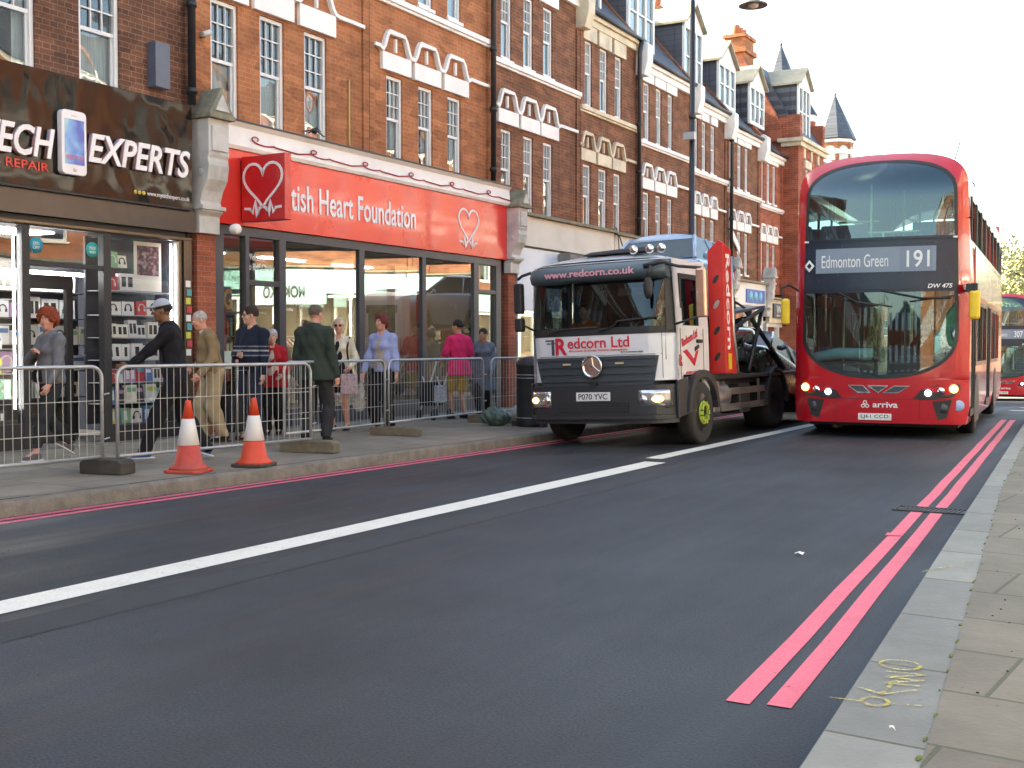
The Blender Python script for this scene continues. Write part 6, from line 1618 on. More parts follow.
    m.build("winged_badge", M['chrome'], t)
    m = MB()
    for poly in ([(-.42, .80), (-.20, .80), (-.10, .70), (-.28, .70)], [(-.13, .80), (.16, .80), (.02, .70)], [(.25, .80), (.46, .80), (.30, .70), (.10, .70)]):
        m.prism(poly, lambda u, v: (u, bfr(u, v) - .003, v), lambda u, v: (u, bfr(u, v) + .01, v))
    m.build("badge_infill", M['dgrey_frame'], t)
    ft("lettering", "arriva", -.06, .475, .36, .085, .003, tx, t, .02)
    m = MB(); 
    for a in (0, 120, 240):
        cx, cz = -.17 + .035 * math.cos(R(a + 90)), .515 + .035 * math.sin(R(a + 90)); strip(m, [(cx + .024 * math.cos(q * math.pi / 6), cz + .024 * math.sin(q * math.pi / 6)) for q in range(13)], .012, fnb, .004)
    m.build("operator_emblem", tx, t)
    m = MB(); m.box(-.27, .21, bfr(0, .3) - .012, bfr(0, .3) + .01, .285, .385); p_ = m.build("number_plate", npm, t, bev=.004)
    text("lettering", plate, M['black'], p_, (-.23, bfr(0, .3) - .013, .302), (1, 0, 0), UP, .40, .066, .002, off=.01)
    for s in (-1, 1):
        m = MB(); P_ = [(.52, .62), (.62, .80 - .06), (.86, .82), (1.14, .84), (1.17, .76), (1.05, .64), (.7, .60)]
        m.prism([(s * a, b_) for a, b_ in P_], lambda u, v: (u, bfr(u, v) - .006, v), lambda u, v: (u, bfr(u, v) + .02, v)); hh = m.build("headlight_cluster", M['black'], t)
        m = MB(); m.prism([(s * a, b_) for a, b_ in ((.78, .58), (1.05, .60), (.98, .34), (.86, .30))], lambda u, v: (u, bfr(u, v) - .006, v), lambda u, v: (u, bfr(u, v) + .02, v)); m.build("fog_recess", M['black'], hh)
        for (x, z, r_, mt, nm) in ((1.07, .765, .062, M['lamp_warm'], "dipped_beam"), (1.07, .765, .035, M['lamp_on'], "beam_bulb"), (.90, .74, .05, M['chrome'], "indicator"), (.72, .70, .045, M['drl'], "sidelight")):
            q_ = .015 if nm == "beam_bulb" else 0; m = MB(); m.lathe([(.001, -.02), (r_ * .8, -.012), (r_, 0), (r_ * 1.05, .03)], (s * x, bfr(x, z) - .01 - q_, z), 'y', 18); m.build(nm, mt, hh)
        m = MB(); m.lathe([(.001, -.005), (.07, -.005), (.075, .01)], (s * .92, bfr(.92, .48) - .002, .48), 'y', 16); m.build("fog_lamp", M['dgrey_frame'], hh)
    m = MB(); m.lathe([(.001, -.004), (.075, -.004), (.08, .004)], (1.14, bfr(1.14, .52) - .01, .52), 'y', 18); m.build("round_sticker", plain("blue white sticker", (.35, .5, .75), .4), t)
    m = MB(); m.lathe([(.001, -.02), (.05, -.01), (.06, .02)], (-.02, bfr(0, 1.2) - .0, 1.20), 'y', 16); m.build("windscreen_camera", M['black'], t)
    # mirrors on arms
    m = MB(); m.tube([(-1.2, .15, 2.25), (-1.32, -.05, 2.34), (-1.42, -.1, 2.28), (-1.36, -.1, 2.0), (-1.36, -.1, 1.7)], .018, 6); a_ = m.build("mirror_arm", M['black'], t)
    m = MB(); m.box(-1.41, -1.28, -.16, -.06, 1.72, 2.12); m.build("mirror", M['yellow'], a_, bev=.04)
    m = MB(); m.tube([(1.2, .2, 2.20), (1.34, .0, 2.28), (1.36, .0, 1.9)], .018, 6); m.box(1.22, 1.38, .0, .2, 2.18, 2.30); a_ = m.build("mirror_arm", M['black'], t)
    m = MB(); m.box(1.27, 1.42, -.03, .07, 1.78, 2.20); m.build("mirror", M['yellow'], a_, bev=.04)
    m = MB(); m.tube([(1.235, .3, 3.28), (1.30, .28, 3.28)], .012, 6); m.tube([(1.0, .5, 4.1), (1.08, .6, 4.45)], .008, 5); m.build("aerial", M['black'], t)
    for y in (1.9, 7.7):
        for s in (-1, 1):
            m = MB(); m.prism([(y - .56 * math.cos(math.pi * k / 10), .40 + .56 * math.sin(math.pi * k / 10)) for k in range(11)] + [(y + .56, .2), (y - .56, .2)], lambda u, v: (s * 1.278, u, v), lambda u, v: (s * 1.25, u, v)); m.build("wheel_arch", M['black'], t)
            wheel(t, s * 1.12, y, .48, .28, s, .6)
    for s in (-1, 1): pass
    m = MB(); m.box(-1.1, 1.1, .6, 10.0, .16, .3); m.build("underbody", M['black'], t)
    return t
M['gblack'] = plain("gloss black band", (.018, .030, .050), .25, spec=.35)
M['dest'] = plain("destination blind", (.15, .19, .245), .35, var=.06, emit=(.20, .28, .38), es=.04)
M['dest2'] = plain("number blind", (.12, .16, .22), .35, var=.06, emit=(.15, .2, .3), es=.05)
M['desttext'] = plain("blind lettering", (.58, .62, .62), .5, emit=(.8, .9, .95), es=.03)
bus("double_decker_bus", "red double-decker bus on route 191 to Edmonton Green, nearest the camera", (-3.86, 17.7, -.01), R(4.5), "191", "Edmonton Green")
# ------------------------------------------------------------------ people: one continuous body each, grown from a distance field
def nets(F, org, h):
    """surface nets: turns a sampled distance field into a quad mesh"""
    S = F < 0
    c = S[:-1, :-1, :-1].astype(np.int8)
    tot = np.zeros_like(c)
    for dx in (0, 1):
        for dy in (0, 1):
            for dz in (0, 1):
                tot += S[dx:dx + c.shape[0], dy:dy + c.shape[1], dz:dz + c.shape[2]]
    act = (tot > 0) & (tot < 8)
    idx = np.argwhere(act)
    ids = -np.ones(act.shape, dtype=np.int64); ids[act] = np.arange(len(idx))
    pos = np.zeros((len(idx), 3)); cnt = np.zeros(len(idx))
    corners = [(x, y, z) for x in (0, 1) for y in (0, 1) for z in (0, 1)]
    val = {cc: F[idx[:, 0] + cc[0], idx[:, 1] + cc[1], idx[:, 2] + cc[2]] for cc in corners}
    for a in range(3):
        for cc in corners:
            if cc[a]: continue
            d = list(cc); d[a] = 1; d = tuple(d)
            va, vb = val[cc], val[d]; cr = (va < 0) != (vb < 0)
            t = np.where(cr, va / np.where(cr, va - vb, 1), 0)
            p = np.tile(np.array(cc, float), (len(idx), 1)); p[:, a] += t
            pos[cr] += p[cr]; cnt[cr] += 1
    pos = (idx + pos / cnt[:, None]) * h + org
    faces = []
    for a in range(3):
        b_, c_ = (a + 1) % 3, (a + 2) % 3
        sl0 = [slice(1, -1)] * 3; sl0[a] = slice(0, -1)
        s0 = S[tuple(sl0)]; sl1 = list(sl0); sl1[a] = slice(1, None) if a == a else None
        s1 = S[tuple(slice(1, F.shape[a]) if k == a else slice(1, -1) for k in range(3))]
        e = np.argwhere(s0 != s1)
        if not len(e): continue
        off = np.ones(3, int); off[a] = 0
        g = e + off
        def gid(db, dc):
            q = g.copy(); q[:, b_] -= db; q[:, c_] -= dc
            return ids[q[:, 0], q[:, 1], q[:, 2]]
        q = np.stack([gid(1, 1), gid(0, 1), gid(0, 0), gid(1, 0)], 1)
        fl = s0[e[:, 0], e[:, 1], e[:, 2]]
        q[~fl] = q[~fl][:, ::-1]
        faces.append(q)
    fc = np.concatenate(faces); fc = fc[(fc >= 0).all(1)]
    return pos, fc

V = lambda *a: np.array(a, float)
class Field:
    def __init__(s): s.p = []; s.cut = []; s.noise = None
    def cap(s, a, b, ra, rb, k=.02): s.p.append(('c', V(*a), V(*b), ra, rb, k)); return s
    def ell(s, c, r, k=.02, rot=None, subtract=False): s.p.append(('e', V(*c), V(*r), rot, subtract, k)); return s
    def box(s, c, r, rd, k=.01, rot=None, subtract=False): s.p.append(('b', V(*c), V(*r), rd, rot, k, subtract)); return s
    def plane(s, p, n): s.cut.append((V(*p), V(*n) / np.linalg.norm(n))); return s
    def mesh(s, name, mat, parent, h=.009):
        lo = V(9, 9, 9); hi = -lo
        for q in s.p:
            if q[0] == 'c':
                r = max(q[3], q[4]); 
                for e in (q[1], q[2]): lo = np.minimum(lo, e - r); hi = np.maximum(hi, e + r)
            else:
                if (q[0] == 'e' and q[4]) or (q[0] == 'b' and q[6]): continue
                r = np.max(q[2]) if q[3 if q[0] == 'e' else 4] is not None else q[2]
                lo = np.minimum(lo, q[1] - r); hi = np.maximum(hi, q[1] + r)
        for p_, n_ in s.cut:      # planes along an axis trim the box
            for a in range(3):
                if n_[a] > .999: hi[a] = min(hi[a], p_[a])
                if n_[a] < -.999: lo[a] = max(lo[a], p_[a])
        lo -= 3 * h; hi += 3 * h
        n = np.ceil((hi - lo) / h).astype(int) + 1
        ax = [lo[i] + h * np.arange(n[i]) for i in range(3)]
        F = np.full(n, .5, dtype=np.float32)
        for q in s.p:
            k = q[5] if q[0] in 'eb' else q[5]
            if q[0] == 'c': r = max(q[3], q[4]); l = np.minimum(q[1], q[2]) - r; u = np.maximum(q[1], q[2]) + r
            else: r = np.linalg.norm(q[2]) if (q[3 if q[0] == 'e' else 4] is not None) else q[2]; l = q[1] - r; u = q[1] + r
            mg = .05 + k
            i0 = np.clip(((l - mg - lo) / h).astype(int), 0, n); i1 = np.clip(np.ceil((u + mg - lo) / h).astype(int) + 1, 0, n)
            if (i1 <= i0).any(): continue
            sl = tuple(slice(a, b) for a, b in zip(i0, i1))
            X, Y, Z = np.meshgrid(ax[0][sl[0]], ax[1][sl[1]], ax[2][sl[2]], indexing='ij', sparse=True)
            sub = False
            if q[0] == 'c':
                a, b = q[1], q[2]; ba = b - a; L2 = max(1e-9, ba @ ba)
                t = np.clip(((X - a[0]) * ba[0] + (Y - a[1]) * ba[1] + (Z - a[2]) * ba[2]) / L2, 0, 1)
                d = np.sqrt((X - a[0] - t * ba[0]) ** 2 + (Y - a[1] - t * ba[1]) ** 2 + (Z - a[2] - t * ba[2]) ** 2) - (q[3] + (q[4] - q[3]) * t)
            else:
                c = q[1]; x, y, z = X - c[0], Y - c[1], Z - c[2]
                rot = q[3] if q[0] == 'e' else q[4]
                if rot is not None:
                    x, y, z = (rot[0, 0] * x + rot[1, 0] * y + rot[2, 0] * z, rot[0, 1] * x + rot[1, 1] * y + rot[2, 1] * z, rot[0, 2] * x + rot[1, 2] * y + rot[2, 2] * z)
                if q[0] == 'e':
                    r = q[2]; k0 = np.sqrt((x / r[0]) ** 2 + (y / r[1]) ** 2 + (z / r[2]) ** 2); k1 = np.sqrt((x / r[0] ** 2) ** 2 + (y / r[1] ** 2) ** 2 + (z / r[2] ** 2) ** 2) + 1e-9
                    d = k0 * (k0 - 1) / k1; sub = q[4]
                else:
                    r = q[2] - q[3]; dx, dy, dz = np.abs(x) - r[0], np.abs(y) - r[1], np.abs(z) - r[2]
                    d = np.sqrt(np.maximum(dx, 0) ** 2 + np.maximum(dy, 0) ** 2 + np.maximum(dz, 0) ** 2) + np.minimum(np.maximum(np.maximum(dx, dy), dz), 0) - q[3]; sub = q[6]
            f = F[sl]
            if sub: F[sl] = np.maximum(f, -d)
            else:
                hh = np.maximum(k - np.abs(f - d), 0) / max(k, 1e-6)
                F[sl] = np.minimum(f, d) - hh * hh * k * .25
        X, Y, Z = np.meshgrid(*ax, indexing='ij', sparse=True)
        if s.noise:
            amp, fr, ph = s.noise
            F += (amp * (np.sin(X * fr + ph) * np.sin(Y * fr * 1.2 + 1.3 * ph) * np.sin(Z * fr * .9 + .7 * ph) + .6 * np.sin(X * fr * 2.1 + Z * fr * 1.3) * np.sin(Y * fr * 1.9 + ph))).astype(np.float32)
        for p_, n_ in s.cut: F = np.maximum(F, ((X - p_[0]) * n_[0] + (Y - p_[1]) * n_[1] + (Z - p_[2]) * n_[2]).astype(np.float32))
        F[0] = F[-1] = .1; F[:, 0] = F[:, -1] = .1; F[:, :, 0] = F[:, :, -1] = .1
        if not (F < 0).any():
            print('EMPTY', name, lo, hi, F.min()); return None
        pos, fc = nets(F, lo, h)
        me = bpy.data.meshes.new(name); me.vertices.add(len(pos)); me.vertices.foreach_set("co", pos.ravel())
        me.loops.add(len(fc) * 4); me.loops.foreach_set("vertex_index", fc.ravel().astype(np.int32))
        me.polygons.add(len(fc)); me.polygons.foreach_set("loop_start", np.arange(0, len(fc) * 4, 4, dtype=np.int32))
        me.update(calc_edges=True); me.polygons.foreach_set("use_smooth", np.ones(len(fc), bool)); me.materials.append(mat); me.validate()
        o = bpy.data.objects.new(name, me); COL.objects.link(o); o.parent = parent
        return o

def ik(a, c, l1, l2, pole):
    a, c = V(*a), V(*c); d = c - a; D = np.linalg.norm(d); mx = (l1 + l2) * .999
    if D > mx: c = a + d / D * mx; d = c - a; D = mx
    u = d / D; x = (l1 * l1 - l2 * l2 + D * D) / (2 * D); hgt = math.sqrt(max(0, l1 * l1 - x * x))
    p = V(*pole); p = p - u * (p @ u); p /= np.linalg.norm(p) + 1e-9
    return a + u * x + p * hgt, c
def rotm(yaw=0, pitch=0, roll=0):
    return np.array((Matrix.Rotation(yaw, 3, 'Z') @ Matrix.Rotation(pitch, 3, 'X') @ Matrix.Rotation(roll, 3, 'Y')))

SKIN = {}
def skin(tone):
    c = {'fair': (.56, .32, .235), 'pink': (.60, .30, .22), 'tan': (.42, .22, .13), 'brown': (.20, .095, .05)}[tone]
    return plain("skin " + tone, c, .5, var=.08, scale=9, spec=.35)
def cloth(name, c, bump=.35): return plain("cloth " + name, c, .88, var=.22, scale=6, bump=bump, bscale=14, spec=.15)
def hairm(name, c): return plain("hair " + name, c, .6, var=.35, scale=22, bump=1.0, bscale=70, spec=.3)

def person(name, label, loc, head_dir, H=1.72, tone='fair', lean=0.0, feet=None, hands=None, yaw=0.0, nod=0.0, tilt=0.0, bulk=1.0, belly=0.0, hair=None, top=None, bottom=None, shoes=None, extra=None, sit=False, female=False, fingers=True, detail=.009):
    """head_dir: world direction (x, y) the body faces. feet / hands: (right, left) targets in body space for a 1.75 m figure"""
    t = thing("person", label, "person", loc, math.atan2(-head_dir[0], head_dir[1]))
    t.scale = (H / 1.75,) * 3
    hipz = .93 if not sit else .50
    Rl = rotm(0, -lean)            # lean forward about the hips
    hip0 = V(0, 0, hipz)
    T = lambda p: hip0 + Rl @ (V(*p) - V(0, 0, .93))
    sw = (.150 if female else .176) * bulk ** .5
    sh = [T((sw, -.01, 1.405)), T((-sw, -.01, 1.405))]
    hp = [V(.09, 0, hipz - .02), V(-.09, 0, hipz - .02)]
    feet = feet or [(.10, .04, 0, 0), (-.10, -.03, 0, 0)]
    hands = hands or [(.26, .06, .80), (-.26, .06, .80)]
    arms = []; legs = []
    for i in (0, 1):
        sgn = 1 if i == 0 else -1
        wr = V(*hands[i][:3]) if len(hands[i]) < 4 or hands[i][3] != 'T' else T(hands[i][:3])
        pole = hands[i][4] if len(hands[i]) > 4 else (sgn * .5, -1, -.3)
        el, wr = ik(sh[i], wr, .295, .255, pole); arms.append((sh[i], el, wr))
        f = feet[i]; an = V(f[0], f[1], .085 + f[2])
        kn, an = ik(hp[i], an, .435, .42, (sgn * .08, 1, 0)); legs.append((hp[i], kn, an, f[3]))
    nk = T((0, .0, 1.46)); hb = T((0, .025, 1.56))
    Rh = rotm(yaw, -nod - lean * .2, tilt)
    hc = hb + V(0, .0, .0) + Rh @ V(0, .012, .085)
    HP = lambda x, y, z: hc + Rh @ V(x, y, z)
    wv = bulk; 
    def torso(f, g=0.0, k=.05):
        f.ell(T((0, 0, .95)), (.165 * wv + g, .115 * wv + g, .13 + g), k, Rl)
        f.ell(T((0, .012 + belly * .5, 1.09)), (.140 * wv + g, .105 * wv + g + belly, .16), k, Rl)
        f.ell(T((0, .0, 1.28)), ((.158 if not female else .145) * wv + g, .112 * wv + g, .19), k, Rl)
        if female: 
            for s in (-1, 1): f.ell(T((s * .065, .085 * wv, 1.29)), (.062 + g * .6, .05 + g * .6, .06), .04, Rl)
        for q in sh: f.cap(T((0, -.01, 1.425)), q, .062 * wv + g, .050 * wv + g * .8, k)
        f.cap(T((0, -.005, 1.40)), nk, .075 + g * .6, .058 + g * .3, k)
    def armsf(f, g=0.0, k=.03, upto=1.0, g2=None):
        g2 = g if g2 is None else g2
        for a, e, w_ in arms:
            f.cap(a, e, .047 * wv + g * .7, .039 * wv + g * .7, k); f.cap(e, e + (w_ - e) * upto, .038 * wv + g * .7, .028 + g2 * .7, k)
    def legsf(f, g=0.0, k=.03, gk=None):
        gk = g if gk is None else gk
        for a, kn, an, _ in legs:
            f.cap(a, kn, .083 * wv + g, .056 * wv + gk, k); f.cap(kn, kn + (an - kn) * .35, .055 * wv + gk, .055 * wv + gk, k); f.cap(kn + (an - kn) * .3, an, .055 * wv + gk, .036 + gk, k)
    # ---- body
    f = Field(); torso(f, -.012); armsf(f, -.004); legsf(f, -.006)
    f.cap(nk, hb + Rh @ V(0, .0, .03), .054 * (0.9 if female else 1), .052 * (.9 if female else 1), .03)
    f.ell(HP(0, -.012, .03), (.076, .094, .092), .02, Rh); f.ell(HP(0, .022, -.035), (.060, .066, .075), .03, Rh); f.ell(HP(0, .052, -.088), (.032, .03, .026), .025, Rh)
    f.cap(HP(0, .082, .012), HP(0, .104, -.022), .010, .014, .012); f.cap(HP(-.035, .074, .024), HP(.035, .074, .024), .012, .012, .015)
    for s in (-1, 1):
        f.ell(HP(s * .04, .06, -.03), (.022, .02, .02), .02, Rh); f.ell(HP(s * .076, -.005, -.005), (.012, .02, .032), .008, Rh)
        f.ell(HP(s * .031, .088, .006), (.014, .010, .009), .004, Rh, True)
    f.cap(HP(-.018, .083, -.052), HP(.018, .083, -.052), .008, .008, .01)
    hs = []
    for i, (a, e, w_) in enumerate(arms):
        sgn = 1 if i == 0 else -1
        d = (w_ - e); d /= np.linalg.norm(d)
        hdir = d.copy()
        if len(hands[i]) > 5: hdir = V(*hands[i][5]); hdir /= np.linalg.norm(hdir)
        inn = V(-sgn, .25, 0); inn = inn - hdir * (inn @ hdir); inn /= np.linalg.norm(inn) + 1e-9       # palm normal
        sd_ = np.cross(hdir, inn) * sgn; sd_ = sd_ if sd_ @ V(0, 1, .3) > 0 else -sd_                 # towards the thumb
        pc = w_ + hdir * .045
        f.cap(w_, pc + hdir * .02, .026, .024, .02); f.cap(pc + sd_ * .018 + hdir * .02, pc - sd_ * .022 + hdir * .015, .020, .018, .012)
        if fingers:
            for q, (o_, l_) in enumerate(((.030, .040), (.011, .045), (-.009, .042), (-.028, .034))):
                b0 = pc + sd_ * o_ + hdir * .032; b1 = b0 + hdir * l_ * .85 + inn * .008; b2 = b1 + hdir * l_ * .45 + inn * .022; b3 = b2 + hdir * .006 + inn * .018
                f.cap(b0, b1, .0098, .0092, .004); f.cap(b1, b2, .0092, .0086, .004); f.cap(b2, b3, .0086, .008, .004)
            tb = pc + sd_ * .026 - hdir * .018; t1 = tb + sd_ * .022 + hdir * .028 + inn * .006; t2 = t1 + hdir * .028 + inn * .012 + sd_ * .004
            f.cap(tb, t1, .0135, .0115, .008); f.cap(t1, t2, .0112, .0095, .004)
        hs.append(pc + hdir * .05)
    for i, (a, kn, an, pt) in enumerate(legs):
        pr = rotm(0, -pt); f.cap(an, an + pr @ V(0, .12, -.05), .034, .026, .03)
    f.mesh("body", skin(tone), t, detail)
    # ---- face details
    ew = plain("eye white", (.7, .68, .65), .3); ed = plain("eye dark", (.03, .02, .015), .2); br = plain("brow", (.09, .05, .03), .8)
    for s in (-1, 1):
        m = MB(); c_ = HP(s * .031, .080, .006); m.ell(c_, (.0115, .0115, .008), 10, 6); eo = m.build("eye", ew, t)
        m = MB(); c_ = HP(s * .031, .0895, .006); m.ell(c_, (.005, .004, .005), 8, 5); m.build("pupil", ed, eo)
    m = MB(); m.tube([HP(-.020, .0885, -.052), HP(-.008, .0915, -.050), (HP(.008, .0915, -.050)), HP(.020, .0885, -.052)], .0045, 6); m.build("mouth", plain("lips " + tone, {'brown': (.22, .08, .06)}.get(tone, (.48, .16, .13)), .5), t)
    if not (extra and 'shades' in extra):
        m = MB()
        for s in (-1, 1): m.tube([HP(s * .046, .078, .026), HP(s * .032, .086, .031), HP(s * .018, .087, .027)], .004, 5)
        m.build("eyebrow", br, t)
    # ---- hair
    if hair:
        st, hm = hair[0], hairm(hair[1], hair[2]); f = Field()
        g = {'short': .010, 'thin': .005, 'curly': .040, 'bob': .020, 'bun': .014, 'cropped': .006}[st]
        f.ell(HP(0, -.014, .036), (.077 + g, .094 + g, .092 + g), .02, Rh)
        if st == 'curly':
            for s in (-1, 1): f.ell(HP(s * .07, -.03, .0), (.045, .06, .07), .03, Rh)
            f.ell(HP(0, .04, .11), (.07, .05, .035), .03, Rh)
            f.noise = (.012, 75, 1.0)
        elif st == 'bob':
            for s in (-1, 1): f.ell(HP(s * .07, -.03, -.02), (.03, .055, .075), .03, Rh)
            f.ell(HP(0, -.075, -.03), (.06, .04, .07), .03, Rh); f.ell(HP(.02, .055, .10), (.06, .04, .025), .03, Rh); f.noise = (.005, 60, 2.0)
        elif st == 'bun': f.ell(HP(0, -.11, .03), (.045, .04, .045), .02, Rh); f.noise = (.003, 60, 2.0)
        else: f.noise = (.003, 80, 2.0)
        # keep the face, ears and nape free
        fz = {'thin': .09, 'cropped': .075}.get(st, .070)
        f.ell(HP(0, .095, -.005 if st != 'thin' else .03), (.066 if st != 'curly' else .07, .075, fz), 0, Rh, True)
        f.box(HP(0, .03, -.14), (.2, .2, .14 - (.0 if st in ('bob', 'curly') else .012)), .0, 0, Rh, True) if st not in ('bob', 'curly') else f.box(HP(0, .09, -.13), (.2, .12, .11), .0, 0, Rh, True)
        if st in ('thin',): f.ell(HP(0, .01, .15), (.055, .07, .055), 0, Rh, True)
        for s in (-1, 1):
            if st in ('short', 'thin', 'cropped', 'bun'): f.box(HP(s * .09, .03, -.03), (.03, .045, .05), .01, 0, Rh, True)
        f.mesh("hair", hm, t, .006)
    # ---- clothes
    if top:
        g = top.get('g', .014); f = Field(); torso(f, g, .06)
        sl = top.get('sleeve', 1.0)
        if sl > .5: armsf(f, g, .035, .97 if sl >= 1 else sl, top.get('g2', g + .004))
        else:
            for a, e, w_ in arms: f.cap(a, a + (e - a) * (sl * 2), .055 * wv + g, .05 * wv + g, .035)
        hem = top.get('hem', .86)
        if hem < .84 or top.get('flare'):
            fl = top.get('flare', .02); lo_ = hem - .02
            zc_ = .95
            for s in (-1, 1): f.cap(T((s * .065, .0, zc_)), T((s * (.075 + fl), .0 , lo_)) if not sit else T((s * .075, .1, lo_)), .115 * wv + g, .115 * wv + g + fl, .06)
        f.cut.append((T((0, 0, hem)), -(Rl @ V(0, 0, 1)))); f.noise = (top.get('fold', .007), 21, H * 7)
        cz = top.get('neck', 1.49); f.cut.append((T((0, .0, 1.535)), Rl @ V(0, .2, 1) / np.linalg.norm(V(0, .2, 1))))
        f.ell(T((0, .075, cz + .02)), (.052, .06, .055), 0, Rl, True); f.ell(T((0, .0, 1.56)), (.066, .066, .05), 0, Rl, True)
        f.mesh(top['name'], top['mat'], t, .010)
        if top.get('collar'):
            f = Field(); f.cap(T((0, -.005, 1.44)), T((0, .0, 1.505)), .082, .075, .01); f.cut.append((T((0, 0, 1.515)), V(0, .35, 1) / 1.06)); f.cut.append((T((0, 0, 1.44)), V(0, 0, -1))); f.mesh("collar", top['collar'], t, .008)
        if top.get('zip'):
            f = Field(); torso(f, g + .004, .06); f.noise = (top.get('fold', .007), 21, H * 7); f.cut += [(T((.007, 0, 1.2)), Rl @ V(1, 0, 0)), (T((-.007, 0, 1.2)), Rl @ V(-1, 0, 0)), (T((0, .03, 1.2)), V(0, -1, 0)), (T((0, 0, hem + .01)), V(0, 0, -1)), (T((0, .0, 1.46)), V(0, .5, 1) / 1.12)]
            f.mesh("zip", top['zip'], t, .006)
        if top.get('front'):     # different fabric showing in the open front
            f = Field(); torso(f, g + .004, .06); f.cut += [(T((.05, 0, 1.3)), Rl @ V(1, 0, .25) / 1.03), (T((-.05, 0, 1.3)), Rl @ V(-1, 0, .25) / 1.03), (T((0, .03, 1.2)), V(0, -1, 0)), (T((0, 0, top.get('fhem', .95))), V(0, 0, -1)), (T((0, .0, 1.47)), V(0, .5, 1) / 1.12)]
            f.mesh("shirt_front", top['front'], t, .010)
        if top.get('stripes'):
            for (z, hh, mt) in top['stripes']:
                f = Field(); torso(f, g + .003, .06); armsf(f, g + .003, .035, .97, g + .006); f.noise = (top.get('fold', .007), 21, H * 7)
                f.cut += [(T((0, 0, z + hh)), Rl @ V(0, 0, 1)), (T((0, 0, z)), Rl @ V(0, 0, -1))]; f.mesh("knitted_stripe", mt, t, .010)
    if bottom:
        g = bottom.get('g', .016); f = Field()
        f.ell(T((0, 0, .95)) if not sit else V(0, 0, .52), (.165 * wv + g * .7, .115 * wv + g * .7, .125), .05, Rl)
        if bottom.get('skirt'):
            for s in (-1, 1): f.cap((s * .07, 0, .92), (s * .08, 0, bottom['hem']), .12 * wv, .125 * wv + .02, .06)
        else: legsf(f, g, .035, bottom.get('gk', g + .008))
        f.cut.append((V(0, 0, bottom.get('hem', .075)), V(0, 0, -1))); f.cut.append((T((0, 0, 1.03)), Rl @ V(0, 0, 1))); f.noise = (.006, 24, H * 5)
        f.mesh(bottom['name'], bottom['mat'], t, .010)
    if shoes:
        for a, kn, an, pt in legs:
            pr = rotm(0, -pt)
            f = Field(); P_ = lambda x, y, z: an + pr @ V(x, y, z)
            f.ell(P_(0, -.015, -.04), (.040, .055, .045), .03, pr); f.ell(P_(0, .075, -.053), (.046, .095, .034), .03, pr); f.cap(P_(0, 0, -.01), P_(0, .03, -.03), .042, .042, .03)
            f.cut.append((P_(0, 0, -.083), pr @ V(0, 0, -1))); so_ = f.mesh("shoe", shoes[0], t, .008)
            f = Field(); f.ell(P_(0, .035, -.075), (.047, .145, .03), .01, pr); f.cut += [(P_(0, 0, -.085), pr @ V(0, 0, -1)), (P_(0, 0, -.066), pr @ V(0, 0, 1))]; f.mesh("sole", shoes[1], so_, .007)
    if extra:
        if 'shades' in extra:
            m = MB()
            for s in (-1, 1):
                pts = [HP(s * (.032 + .023 * math.cos(q * math.pi / 6)), .094 - .006 * abs(math.cos(q * math.pi / 6)), .006 + .017 * math.sin(q * math.pi / 6)) for q in range(12)]
                m.face(pts if s > 0 else pts[::-1]); m.tube(pts, .003, 5, close=True); m.tube([HP(s * .055, .088, .012), HP(s * .080, .0, .010)], .003, 5)
            m.tube([HP(-.010, .097, .010), HP(.010, .097, .010)], .003, 5); m.build("sunglasses", plain("sunglass black", (.012, .012, .014), .15), t)
        if 'cap' in extra:
            f = Field(); f.ell(HP(0, -.012, .045), (.088, .104, .092), .01, Rh); f.cut.append((HP(0, 0, .048), Rh @ V(0, -.12, -1))); cp = f.mesh("cap", extra['cap'], t, .006)
            f = Field(); f.ell(HP(0, .10, .048), (.070, .085, .012), .01, Rh); f.ell(HP(0, 0, .03), (.07, .088, .1), 0, Rh, True); f.mesh("peak", extra['cap'], cp, .005)
        if 'hand' in extra: extra['hand'](t, hs, T)
    return t

FW = (-.498, .867); RT = (.867, .498)           # into the picture, and to the picture's right
def dirw(right, fwd): return (RT[0] * right + FW[0] * fwd, RT[1] * right + FW[1] * fwd)
blk = cloth("black", (.016, .016, .019)); nav = cloth("navy", (.018, .022, .04)); dj = cloth("dark jeans", (.03, .037, .055))
wsole = plain("white sole", (.6, .6, .58), .6); bsole = plain("dark sole", (.02, .02, .02), .7)
def P(x, y): return (x, y, pz(x, y))

person("person", "red-haired woman in a grey sweatshirt walking past the phone shop", P(-10.88, 8.62), dirw(-.62, -.78), 1.66, 'pink', female=True, bulk=1.08,
       feet=[(.10, -.30, .07, -.55), (-.09, .26, 0, 0)], hands=[(.20, .18, .86, 'B', (.6, -1, -.3)), (-.02, .20, 1.26, 'B', (-.9, -.1, -.6), (.9, .1, .25))][::-1] if False else [(.02, .20, 1.27, 'B', (.9, -.1, -.6), (-.9, .1, .25)), (-.24, .16, .90, 'B', (-.6, -1, -.3))],
       yaw=R(30), hair=('curly', 'copper red', (.28, .055, .02)), top=dict(name="sweatshirt", mat=cloth("grey sweatshirt", (.15, .155, .165)), g=.028, hem=.90, sleeve=1, g2=.018),
       bottom=dict(name="trousers", mat=cloth("dark patterned", (.035, .038, .042)), g=.012, gk=.008, hem=.16), shoes=(cloth("grey pumps", (.10, .10, .105)), wsole),
       extra={'hand': lambda t, hs, T: (MB().tube([T((.02, .15, 1.1)), T((.0, .17, 1.0)), T((-.03, .17, .85)), T((.0, .16, .76)), T((.03, .17, .9))], .008, 6).build("white_cord", M['white'], t), MB().box(-.06, .10, .12, .17, .92, 1.10).build("dark_bag", blk, t, bev=.02))})
